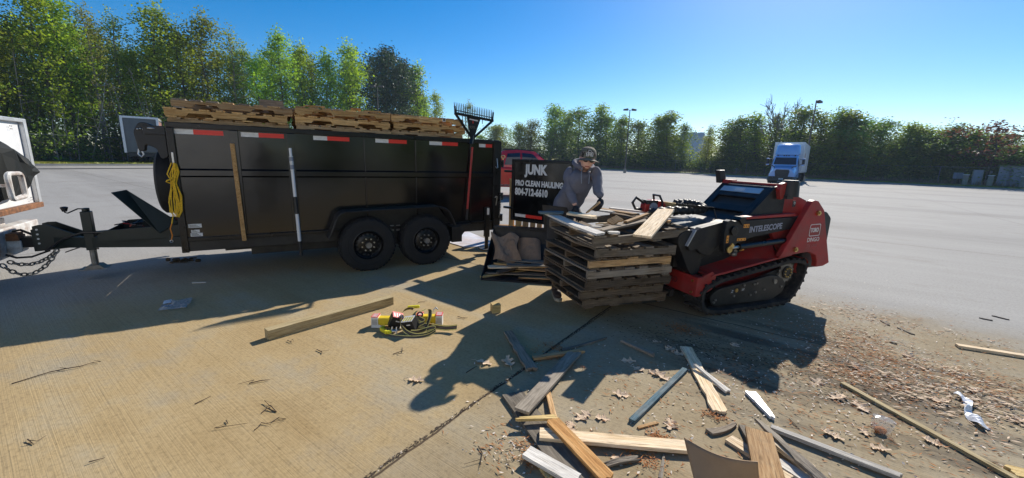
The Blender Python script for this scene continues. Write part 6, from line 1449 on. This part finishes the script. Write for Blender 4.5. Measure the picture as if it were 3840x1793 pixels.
for y in (.12, 1.94): vwheel(wt, (-1.25, y, .38), (0, 1 if y > 1 else -1, 0), .38, .26)
g = MB(); g.bx(-5.0, -2.25, .05, 2.0, .5, 1.2); g.prism([(-3.9, 1.2), (-3.5, 1.95), (-2.3, 1.98), (-2.25, 1.2)], .12, 1.93); wp(g, 'cab', 'white_paint', bevel=.05)
for y in (.12, 1.94): vwheel(wt, (-4.2, y, .38), (0, 1 if y > 1 else -1, 0), .38, .26)
WX = frame_xf(tw(-3.75, 0, 0), TU)
# black tarp bundled against the truck's rear
g = MB(); ol = [(1.90, 1.33), (1.97, 1.24), (1.80, 1.16), (1.60, 1.02), (1.45, .96), (1.2, .94), (.9, .90), (.9, 1.62), (1.2, 1.66), (1.36, 1.64), (1.42, 1.58), (1.52, 1.57), (1.62, 1.46)]
cen_ = V((1.3, 1.3)); r_t = random.Random(4); vs = []; n = len(ol)
for k, (sc_, dx_) in enumerate(((1.0, .015), (.86, .10), (.62, .16), (.30, .19))):
    for y, z in ol: q = cen_+(V((y, z))-cen_)*sc_; vs.append((dx_+r_t.uniform(-.025, .025)*(k > 0), q.x, q.y+r_t.uniform(-.02, .02)*(k > 0)))
g.add(vs, [(k*n+i, k*n+(i+1) % n, (k+1)*n+(i+1) % n, (k+1)*n+i) for k in range(3) for i in range(n)]+[tuple(range(3*n, 4*n))])
tag(g.build('tarp_bundle', 'tarp_black', xf=WX), 'torn black tarp bundled against the rear of the white truck', 'tarp')
t = thing('ring_bracket', 'rusty square ring bracket hanging in front of the black tarp', 'bracket')
g = MB(); g.tube([WX @ V((.30, .80+a, 1.15+b)) for a, b in rounded([(-.16, -.15), (.13, -.14), (.12, .12), (-.16, .13)], .05, 3)], .026, 8, closed=True); g.bar(WX @ V((.0, .68, 1.15)), WX @ V((.30, .66, 1.15)), .03, .03); g.build('ring', 'rust_white', t, smooth=True)
# ------------------------------------------------------------------ things on the concrete
t_ = board('timber_post', 'long square yellowish timber beam lying alone on the concrete', gp(1001, 1272), gp(1468, 1139), .09, .089, 'timber_beam', cat='beam', jag=(.002, .002))
ob = MB(); tp = gp(993, 1252, .04); ob.cyl((0, 0, 0), (-.004, 0, 0), .016, 8)
t = gp(1854, 1172); g = MB(); g.bx(-.046, .046, -.044, .044, .001, .092); o = g.build('wood_block', 'pine_yellow', bevel=.002); o.location = (t.x+.01, t.y+.02, 0); o.rotation_euler = (0, 0, R(18)); tag(o, 'small square wooden block standing alone on the concrete', 'block')
# ---- strap kit: packaged ratchets and a loose strap
KB = gp(1550, 1290)
def pkg(label, px, py, rz, tilt, dims, kind, z=0):
    p = gp(px, py, z); t = thing('strap_package', label, 'package', p, R(rz), 'ratchet strap packages'); t.rotation_euler = (R(tilt[0]), R(tilt[1]), R(rz)); L, D, H = dims
    if kind == 'long':
        g = MB(); g.bx(.055, L-.055, .004, D-.004, .02, H-.01); g.prism([(.05, .02), (.03, .05), (.03, H-.02), (.06, H)], .0, D); g.build('strap_bundle', 'card_yellow', t, bevel=.012)
        for x0, x1 in ((0, .062), (L-.062, L)):
            g = MB(); g.prism([(x0, 0), (x1+(.03 if x0 == 0 else 0), 0), (x1+(.03 if x0 == 0 else 0), .022), (x1, .03), (x1, H-.001), (x0, H-.001)], -.002, D+.002); c = g.build('card', 'sticker_white', t)
            g = MB(); g.bx(x0-.001, x1+.001, -.003, D+.003, H-.0005, H+.003); g.build('red_top', 'card_red', c)
            g = MB()
            for k in range(3): g.bx(x0+.006, x1-.008, .01+k*.026, .022+k*.026, H+.0035, H+.0045)
            g.build('print', 'sticker_white', c); g = MB()
            for k in range(7): g.bx(x0+.008+k*.007, x0+.010+k*.007, -.0035, -.0025, .03, H-.02)
            g.build('print', 'pole_grey', c)
    else:
        g = MB(); g.bx(0, L, 0, D, 0, H); g.build('box', 'black_plastic', t, bevel=.003); g = MB(); g.bx(.0, L, .0, D, H+.0005, H+.003); c = g.build('red_top', 'sticker_white' if kind == 'white' else 'card_red', t)
        g = MB()
        for k in range(4): g.bx(.012+k*L*.23, .012+k*L*.23+L*.12, .01, D-.02, H+.0035, H+.0045)
        g.build('print', 'letter_white' if kind != 'white' else 'strap_yellow', c); g = MB(); g.bx(L*.4, L*.75, -.002, -.0005, H*.62, H*.72); g.build('slot', 'sticker_white', t)
    return t
pkg('yellow strap package with white cards and red tops, on the beam side of the heap', 1393, 1229, 2, (0, 0), (.27, .085, .105), 'long')
pkg('yellow strap package with white cards and red tops, on the block side of the heap', 1560, 1222, 4, (0, 0), (.25, .085, .105), 'long')
pkg('black box with a pink printed top leaning in the strap heap', 1455, 1226, 28, (18, 22), (.105, .085, .12), 'red', .03)
pkg('black box with a white top standing inside the loop of the loose strap', 1520, 1246, -14, (16, -14), (.11, .09, .11), 'white', .0)
t = thing('ratchet_strap', 'loose yellow and black ratchet strap coiled over the packages', 'strap')
g = MB(); kc = gp(1532, 1205, .1)
def kq(x, y, z=0.): return gp(1350+x*.15528, 1120+y*.15528, z)
loop1 = [kq(1000, 560, .10), kq(985, 430, .13), kq(1060, 290, .16), kq(1200, 235, .17), kq(1290, 250, .165)]
loop2 = [kq(1560, 770, .02), kq(1640, 560, .07), kq(1690, 400, .12), kq(1680, 270, .15), kq(1590, 260, .16), kq(1480, 300, .16), kq(1380, 300, .155), kq(1310, 380, .14), kq(1350, 450, .12)]
up_v = V((.5, -.8, .3)).normalized()
def rib_(pts, wd, n=8, tilt=None):
    p = spline([V(q) for q in pts], n); fr = MB().frames(p); g.ribbon(p, wd, [tilt]*len(p) if tilt is not None else None)
rib_(loop1, .045, tilt=V((.45, -.35, .8)).normalized()); rib_(loop2, .045, tilt=V((.85, -.4, .2)).normalized())
rib_([kq(985, 560, .10), kq(1010, 680, .06), kq(1120, 800, .03), kq(1300, 880, .015), kq(1500, 880, .012), kq(1700, 820, .02), kq(1820, 740, .035), kq(1760, 700, .045), kq(1600, 740, .03), kq(1400, 800, .03), kq(1220, 810, .03)], .042, tilt=V((.1, .35, .93)).normalized())
rib_([kq(560, 850, .004), kq(800, 905, .004), kq(1100, 930, .005), kq(1400, 930, .006), kq(1650, 880, .012), kq(1830, 780, .03)], .03, tilt=V((.1, .45, .88)).normalized())
rib_([kq(1720, 660, .05), kq(1900, 690, .04), kq(2100, 710, .035), kq(2340, 690, .05)], .05, tilt=V((.05, .25, .95)).normalized())
rib_([kq(1420, 470, .11), kq(1560, 560, .08), kq(1400, 640, .05), kq(1600, 640, .05)], .045, tilt=V((.3, .3, .9)).normalized())
g.build('webbing', 'strap', t)
g = MB(); a, b_, c_ = kq(500, 730, .03), kq(650, 820, .03), kq(760, 790, .035); g.bar(a+V((.02, .05, .0)), a, .022, .03); g.bar(a, b_, .024, .032); g.bar(b_, c_, .022, .03); g.build('ratchet_handle', 'ratchet_yellow', t, bevel=.004)
g = MB(); g.bar(kq(1150, 210, .155), kq(1440, 190, .16), .024, .028); g.build('ratchet_handle', 'ratchet_yellow', t, bevel=.004)
g = MB(); q = kq(820, 790, .03); g.cyl(q+V((-.03, 0, 0)), q+V((.03, .01, 0)), .014, 10); g.bar(q+V((-.02, 0, -.02)), q+V((-.02, .02, .035)), .006, .02); g.bar(q+V((.02, 0, -.02)), q+V((.02, .02, .035)), .006, .02); q = kq(1790, 260, .12); g.tube([q+V((-.01, 0, -.03)), q+V((0, 0, .0)), q+V((.02, .0, .02)), q+V((.035, 0, 0))], .008, 6); g.build('ratchet_buckle', 'steel', t, smooth=True)
g = MB(); q = kq(1450, 390, .12); g.ring(q, V((.1, -.9, .4)), [(.018, -.012), (.03, -.012), (.03, .012), (.018, .012)], 12); g.build('spool', 'black_plastic', t)
# ---- broken boards on the concrete, one by one
zA = lambda x, y, z=0.: gp(1800+x*.5345, 1150+y*.5345, z)
zB = lambda x, y, z=0.: gp(2500+x*.5345, 1150+y*.5345, z)
GB = 'broken boards on the concrete'
board('broken_board', 'weathered grey board with a chewed edge lying in the shadow of the worker', zA(195, 180, .01), zA(370, 455, .012), .085, .02, 'pallet_grey', group=GB, jag=(.01, .03), chew=.008)
board('broken_board', 'narrow pale stick touching the weathered chewed board', zA(365, 372, .01), zA(728, 318, .012), .042, .022, 'pallet_tan', group=GB, jag=(.01, .05))
board('splinter', 'long thin grey splinter lying across the joint in the shadow', zA(560, 318, .0), zA(895, 222, .004), .04, .014, 'board_grey', group=GB, jag=(.04, .05), taper=(1, .35))
board('broken_board', 'dark grey board with a bright sawn end, crossing over the widest grey board', zA(672, 325, .012), zA(290, 745, .05), .10, .02, 'board_grey', group=GB, jag=(.01, .005))
board('wide_board', 'widest dark grey board lying under several others', zA(225, 620, .0), zA(700, 1260, .0), .15, .022, 'board_grey', group=GB, jag=(.01, .02))
board('stick', 'short tan stick showing beside the crossing dark grey board', zA(472, 600, .004), zA(530, 830, .03), .035, .02, 'pallet_tan', group=GB)
board('splinter', 'split yellow splinter lying level on top of the wide grey board', zA(238, 800, .045), zA(575, 785, .045), .04, .018, 'pine_yellow', group=GB, jag=(.05, .06), taper=(.5, 1))
board('rough_board', 'rough sawn orange board running out of the bottom of the view', zA(500, 805, .05), zA(905, 1230, .03), .085, .022, 'board_orange', group=GB, jag=(.02, .03))
board('pine_board', 'long pale pine board under the rough orange one, its end behind the cardboard', zA(415, 905, .025), zA(1475, 1000, .012), .088, .022, 'pine_fresh', group=GB, jag=(.004, .004))
board('board', 'whitewashed short grey board at the bottom left of the heap', zA(325, 1030, .03), zA(690, 1240, .03), .082, .022, 'board_white', group=GB, jag=(.004, .01))
board('stick', 'yellow stick half hidden under the whitewashed board', zA(420, 1120, .0), zA(490, 1220, .0), .03, .02, 'pine_yellow', group=GB)
board('blue_board', 'narrow board with worn blue paint', zA(1062, 815, .002), zA(1438, 448, .002), .040, .022, 'board_blue', group=GB, jag=(.004, .006))
board('pine_board', 'pale pine board with ink marks and a dark upper end', zA(1440, 290, .004), zA(1690, 755, .004), .095, .02, 'pine_fresh', group=GB, jag=(.03, .03), chew=.008)
board('broken_board', 'narrow grey board lying over the inked pine board', zA(1492, 405, .045), zA(1742, 608, .004), .05, .018, 'board_white', group=GB, jag=(.08, .01), taper=(.4, 1))
board('splinter', 'dark splinter pointing out of the shadow corner', zA(988, 245, .002), zA(1232, 352, .004), .05, .02, 'pallet_grey', group=GB, jag=(.06, .05), taper=(.5, 1))
board('chip', 'small tan chip beside the foot of the blue board', zA(1098, 858), zA(1246, 818), .022, .010, 'pallet_tan', group=GB, jag=(.02, .02))
board('bark_strip', 'dark curled strip of bark below the long pine board', zA(858, 1125), zA(1148, 1068), .035, .014, 'board_grey', group=GB, jag=(.05, .05), bend=.01)
board('splinter', 'grey sliver standing out in front of the cardboard', zA(1265, 1215), zA(1292, 1040), .022, .012, 'board_grey', group=GB, taper=(1, .5))
board('white_board', 'white painted stub with a notched taper', zB(585, 612, .002), zB(748, 800, .002), .055, .022, 'white_paint', group=GB, jag=(.003, .02), taper=(1.35, .55))
board('board', 'short curved weathered piece near the cardboard', zB(295, 890, .002), zB(478, 828, .002), .042, .018, 'pallet_grey', group=GB, bow=.018, taper=(1.2, .6))
board('board_end', 'grey board stub poking out under the broad tan plank', zB(528, 850, .0), zB(606, 985, .01), .042, .02, 'board_grey', group=GB)
board('pine_board', 'light board lying under the broad tan plank near its left edge', zB(430, 935, .0), zB(880, 1220, .0), .075, .02, 'pine_fresh', group=GB, jag=(.004, .01))
board('plank', 'broad tan plank rising towards the viewer at the bottom of the view', zB(640, 885, .055), zB(745, 1330, .13), .135, .02, 'pallet_tan', group=GB, jag=(.006, .006))
board('pine_board', 'pink tinted board with ink marks beside the broad tan plank', zB(690, 900, .035), zB(1010, 1160, .03), .075, .022, 'pine_fresh', group=GB, jag=(.004, .01))
board('twisted_board', 'long grey twisted board crossing the pink tinted one', zB(632, 805, .05), zB(1110, 1250, .05), .048, .018, 'board_grey', group=GB, jag=(.01, .02), twist=.04, chew=.006)
board('lath', 'long split grey white lath reaching to the bottom right', zB(722, 855, .01), zB(1660, 1215, .01), .042, .022, 'board_white', group=GB, jag=(.01, .02))
board('lath', 'split white lath under the grey twisted board', zB(770, 1095, .005), zB(1000, 1240, .005), .07, .02, 'board_white', group=GB, jag=(.01, .02))
board('lath', 'longest straight tan lath lying alone towards the bottom right corner', zB(1228, 545, .001), zB(2450, 1225, .001), .040, .020, 'timber_beam', group=GB)
board('lath', 'pale lath running out of the right edge of the view', zB(2032, 282, .001), zB(2640, 378, .001), .055, .025, 'pine_fresh', group=GB)
board('board_end', 'yellow board corner at the bottom right corner', zB(2385, 1160, .005), zB(2620, 1215, .005), .09, .02, 'pine_yellow', group=GB, jag=(.02, .02))
for a, b_, lab in (((1498, 98), (1562, 137), 'short whitish sliver in the litter right of the loader'), ((1620, 150), (1738, 202), 'thin grey sliver right of the short whitish one'), ((2280, 65), (2402, 96), 'dark thin stick far right on the clean concrete'), ((2188, 82), (2294, 102), 'dark thin stick left of the far right one'), ((1560, 250), (1630, 270), 'dark sliver below the thin grey sliver')):
    board('sliver', lab, zB(*a), zB(*b_), .02, .01, 'board_grey' if 'dark' not in lab else 'bark', cat='sliver', group='slivers scattered on the concrete', jag=(.03, .03))
board('sliver', 'small pale sliver in the trailer shadow near the toolbox end', gp(718, 1062), gp(776, 1060), .02, .012, 'board_white', cat='sliver', group='slivers scattered on the concrete', jag=(.02, .02))
# curved cardboard
g = MB(); vs = []; a0, a1 = gp(2566, 1640, .20), gp(2842, 1730, .26); b0, b1 = gp(2625, 1900, .0), gp(2850, 1900, .0)
for i in range(17):
    for j in range(13):
        f, h = i/16, j/12; p = a0.lerp(a1, f).lerp(b0.lerp(b1, f), h); p = p+V((-.01, -.03, 0))*math.sin(PI*f)*(1-h*.3)+V((0, 0, -.012*math.sin(PI*f)*(1-h))); vs.append(p)
g.add(vs, [(i*13+j, (i+1)*13+j, (i+1)*13+j+1, i*13+j+1) for i in range(16) for j in range(12)]); o = g.build('cardboard_sheet', 'cardboard', smooth=True); o.modifiers.new('thickness', 'SOLIDIFY').thickness = .006
tag(o, 'bent brown cardboard sheet curling up at the bottom of the view', 'cardboard')
# plastic scraps
paper('plastic_film', 'crumpled clear plastic film lying in the trailer shadow', gp(590, 1172), gp(700, 1160)-gp(590, 1172), gp(620, 1136)-gp(590, 1172), 14, 12, lambda a, b: V((0, 0, .02+.012*math.sin(a*9)*math.sin(b*8))), 'clear_film', 6, 'plastic', .02)
paper('paper_scrap', 'small bluish white paper scrap beside the clear film', gp(612, 1150), gp(642, 1144)-gp(612, 1150), gp(616, 1138)-gp(612, 1150), 4, 4, lambda a, b: V((0, 0, .03)), 'plastic_white', 7, 'paper', .006)
paper('plastic_strip', 'shiny twisted strip of white plastic among the leaves at the right', zB(2005, 625), zB(2190, 870)-zB(2005, 625), zB(2040, 640)-zB(1985, 640), 20, 6, lambda a, b: V((.05*math.sin(a*7)*.6, 0, .02+.015*math.sin(a*15+b*3))), 'plastic_white', 8, 'plastic', .02)
g = MB(); q = zB(1495, 880); g.ring(q+V((0, 0, .0)), V((.2, .1, 1)), [(.035, .0), (.05, .03), (.055, .09), (.03, .10), (.0, .09)], 18, closed=False); o = g.build('plastic_cup', 'clear_film', smooth=True); d_ = o.modifiers.new('crumple', 'DISPLACE'); d_.texture = tx; d_.strength = .02; tag(o, 'crushed clear plastic cup holding rusty litter', 'cup')
g = MB(); q = zB(1495, 885); g.ball(q+V((0, 0, .018)), (.035, .03, .02)); tag(g.build('leaf_clump', 'rust_litter'), 'clump of rusty litter inside the crushed clear cup', 'litter')
g = MB(); q = gp(684, 980)
r_d = random.Random(9)
for k in range(40): p = q+V((r_d.gauss(0, .09), r_d.gauss(0, .05), r_d.uniform(0, .03))); g.ball(p, (r_d.uniform(.015, .04), r_d.uniform(.015, .04), r_d.uniform(.01, .03)), seg=6, rings=4)
tag(g.build('dirt_clump', 'dirt_clump'), 'dark clump of dirt on the ground under the front of the dump trailer', 'clump')
# twigs
def twig(label, pts, r, seed, forks=2):
    r *= .62
    rr = random.Random(seed); g = MB(); pts = [V(p)+V((rr.gauss(0, .008), rr.gauss(0, .008), rr.uniform(.004, .012))) for p in pts]; g.tube(pts, [r]*(len(pts)-1)+[r*.4], 5)
    for _ in range(forks): k = rr.randrange(len(pts)-1); p = pts[k].lerp(pts[k+1], rr.random()); g.tube([p, p+V((rr.gauss(0, .03), rr.gauss(0, .025), .004)), p+V((rr.gauss(0, .05), rr.gauss(0, .04), .003))], [r*.7, r*.6, r*.3], 4)
    tag(g.build('twig', 'twig_brown'), label, 'twig', 'twigs on the concrete')
zL = lambda x, y: gp(x*.6591, 1000+y*.6591)
for k, (lab, pts, fk) in enumerate([
    ('long forked twig at the edge of the trailer shadow on the left', [(75, 672), (270, 615), (370, 590), (460, 575), (525, 552)], 2),
    ('thin straight twig left of the middle of the sunlit slab', [(1110, 788), (1195, 742)], 0), ('thin flat twig below the end of the beam', [(1420, 668), (1480, 660), (1535, 648)], 1),
    ('knotted dark twig cluster on the grey patch of the slab', [(1475, 838), (1530, 815), (1580, 832), (1545, 800), (1520, 805)], 2), ('short stick at the lower left of the slab', [(510, 1127), (590, 1095)], 0),
    ('short twig beside the knotted cluster', [(1545, 892), (1590, 860)], 1), ('curled twig below the beam end', [(1800, 475), (1830, 488), (1845, 500)], 1), ('tiny upright twig in the middle of the slab', [(1288, 885), (1298, 905)], 1),
    ('small twig near the joint corner of the left slab', [(165, 990), (178, 1030)], 2), ('bent twig right of the knotted cluster', [(1440, 935), (1490, 898)], 1), ('tiny bent twig close to the beam end', [(1640, 425), (1660, 440)], 1)]): twig(lab, [zL(*p) for p in pts], .0055, 40+k, fk)
for k, (lab, pts, fk) in enumerate([
    ('dark upright looking twig left of the board heap', [(1790, 1676), (1796, 1712), (1803, 1755)], 1), ('short forked twig below the strap heap', [(1475, 1332), (1505, 1320), (1508, 1305)], 1), ('reddish twig between the strap heap and the block', [(1712, 1191), (1735, 1196), (1755, 1193)], 2), ('thin twig behind the strap heap', [(1568, 1138), (1606, 1131)], 0),
    ('thin wavy twig in the shadow of the worker', [(1745, 1398), (1770, 1388), (1784, 1376)], 0), ('forked twig by the shadow of the air intake', [(2785, 1442), (2830, 1422), (2870, 1416)], 3), ('short twig in the middle of the litter left of the long tan lath', [(2972, 1578), (3005, 1618)], 1), ('stick lying beside the shadow edge of the loader', [(3073, 1172), (3100, 1190)], 1)]): twig(lab, [gp(*p) for p in pts], .005, 70+k, fk)
# oak leaves: single curled leaves, alike
def leaf_mb(seed):
    r = random.Random(seed); g = MB(); n = 26; L = .13; sp_ = []
    for i in range(n):
        f = i/(n-1); lob = .5+.5*math.cos(f*PI*5+.6); wd = L*.36*math.sin(PI*min(1, f*.95+.04))**.7*(.35+.75*lob); sp_.append((f*L, wd))
    c1, c2 = r.uniform(.3, 1.6), r.uniform(-3, 3); vs = []
    for x, wd in sp_:
        for s in (-1, 0, 1): y = s*wd; z = .004+abs(y)*r.uniform(.1, .45)+c1*.06*(x/L-.5)**2*.6; vs.append((x-L/2, y+c2*.02*(x/L-.5)**2, z))
    g.add(vs, [(i*3+k, (i+1)*3+k, (i+1)*3+k+1, i*3+k+1) for i in range(n-1) for k in range(2)]); g.tube([(L/2, 0, .02), (L/2+.04, .004, .004)], .0018, 4); return g
lv = []
for k in range(4): o = leaf_mb(k).build('oak_leaf', 'leaf_tan'); lv.append(o.data); bpy.data.objects.remove(o)
rl = random.Random(6)
spots = [zA(1040, 385), zA(1110, 442), zA(1215, 470), zA(1270, 490), zA(1335, 305), zA(1395, 335), zA(990, 622), zA(725, 775), zA(858, 785), zA(1335, 832), zA(965, 1085), zA(625, 850), zA(1240, 250), gp(1560, 1428), zB(1360, 705), zB(1390, 885), zB(1490, 1000), zB(1870, 955), zB(1910, 665), zB(1700, 358), zB(1205, 640), zB(2440, 800), zB(1050, 540), zB(1330, 430), zB(480, 275), zB(2150, 590), zB(2120, 680), gp(1905, 1362), gp(1815, 1361), zB(1160, 905)]
for p in spots:
    o = bpy.data.objects.new('oak_leaf', rl.choice(lv)); C.objects.link(o); o.location = p; s = rl.uniform(.7, 1.15); o.scale = (s, s, s*rl.uniform(.6, 1.2)); o.rotation_euler = (rl.uniform(-.15, .15), rl.uniform(-.2, .2), rl.uniform(0, 6.28))
    tag(o, 'dry curled tan oak leaf lying loose on the concrete', 'leaf', 'oak leaves on the concrete')
# litter: uncountable flakes and needles
def litter(name, mat, spots, n, rnd, l, wd, streak=0, zf=.002):
    g = MB()
    for _ in range(n):
        (px, py), sx_, sy_, w__ = rnd.choices(spots, [s[3] for s in spots])[0]; p = gp(px, py); a = rnd.gauss(0, sx_); b = rnd.gauss(0, sy_)
        p = p+E1*a+E2*b; p.z = zf+rnd.uniform(0, .006); an = (rnd.gauss(-.62, .5) if streak else rnd.uniform(0, PI)); x = V((math.cos(an), math.sin(an), rnd.uniform(-.25, .25)))*l*rnd.uniform(.4, 1.5); y = V((-x.y, x.x, rnd.uniform(-.01, .01))).normalized()*wd*rnd.uniform(.4, 1.3)
        z = V((0, 0, abs(x.z)+.001)); g.add([p-x+z, p-y*.8+z, p+x+z, p+y*.8+z], [(0, 1, 2, 3)])
    return tag(g.build(name, mat), kind='stuff')
rn = random.Random(77)
cl = [((3220, 1280), .35, .5, 5), ((3170, 1380), .3, .35, 4), ((3420, 1330), .6, .3, 4), ((3600, 1440), .5, .25, 5), ((3700, 1500), .5, .3, 4), ((3250, 1180), .3, .2, 2), ((3560, 1260), .7, .12, 3), ((2900, 1430), .4, .25, 2), ((2750, 1600), .5, .4, 2), ((3100, 1600), .6, .4, 3), ((3400, 1600), .5, .4, 3), ((3700, 1650), .5, .4, 2), ((2450, 1500), .4, .4, 1.5), ((1960, 1680), .12, .12, 1.5), ((3000, 1240), .5, .4, 1.5)]
litter('wood_chips', 'chip_white', cl+[((2200, 1560), .6, .4, 1), ((1950, 1650), .25, .25, 1), ((3500, 1150), 1.2, .6, 1)], 2600, rn, .011, .006)
litter('leaf_litter', 'rust_litter', [((px-30, py-10), a, b_, q) for (px, py), a, b_, q in cl]+[((3230, 1290), .16, .3, 6), ((3190, 1400), .2, .12, 5), ((3620, 1420), .3, .12, 4)], 6000, rn, .018, .004, 1)
litter('leaf_litter', 'leaf_tan', [((3640, 1490), .35, .16, 6), ((3730, 1520), .35, .16, 5), ((3560, 1545), .25, .12, 4), ((3600, 1400), .3, .12, 3), ((3250, 1330), .3, .3, 2), ((3350, 1440), .35, .12, 2), ((3180, 1170), .25, .1, 2), ((3520, 1470), .25, .1, 2)], 650, rn, .022, .010, 1, .006)
litter('leaf_litter', 'dark_litter', [((2690, 1290), .6, .25, 5), ((2800, 1330), .6, .25, 4), ((2600, 1310), .3, .12, 3), ((3650, 1510), .5, .2, 4), ((2900, 1390), .5, .12, 2), ((3300, 1440), .8, .15, 1), ((2000, 1690), .1, .1, 1)], 2200, rn, .016, .004, 1)
litter('leaf_litter', 'rust_litter', [((2560, 1235), .10, .07, 3), ((2040, 1720), .07, .07, 2), ((2375, 1700), .10, .05, 2), ((2470, 1640), .04, .03, 1), ((2680, 1560), .05, .03, 1), ((2090, 1310), .08, .05, 1.5), ((1990, 1040), .25, .12, 1.2), ((2100, 1350), .35, .02, 1)], 1600, rn, .014, .004, 0, .004)
# dirt and shavings lying in the saw cut
g = MB(); rj = random.Random(3); ja, jb = gp(1340, 1815), gp(2285, 1160)
for _ in range(900):
    f = rj.random(); p = ja.lerp(jb, f)+E1*rj.gauss(0, .007); p.z = .001+rj.uniform(0, .004); an = rj.gauss(.93, .5); x = V((math.cos(an), math.sin(an), rj.uniform(-.1, .1)))*rj.uniform(.005, .014); y = V((-x.y, x.x, 0)).normalized()*.003
    g.add([p-x, p-y, p+x, p+y], [(0, 1, 2, 3)], 0 if rj.random() < .96 else 1)
tag(g.build('leaf_litter', ['dark_litter', 'chip_white']), kind='stuff')
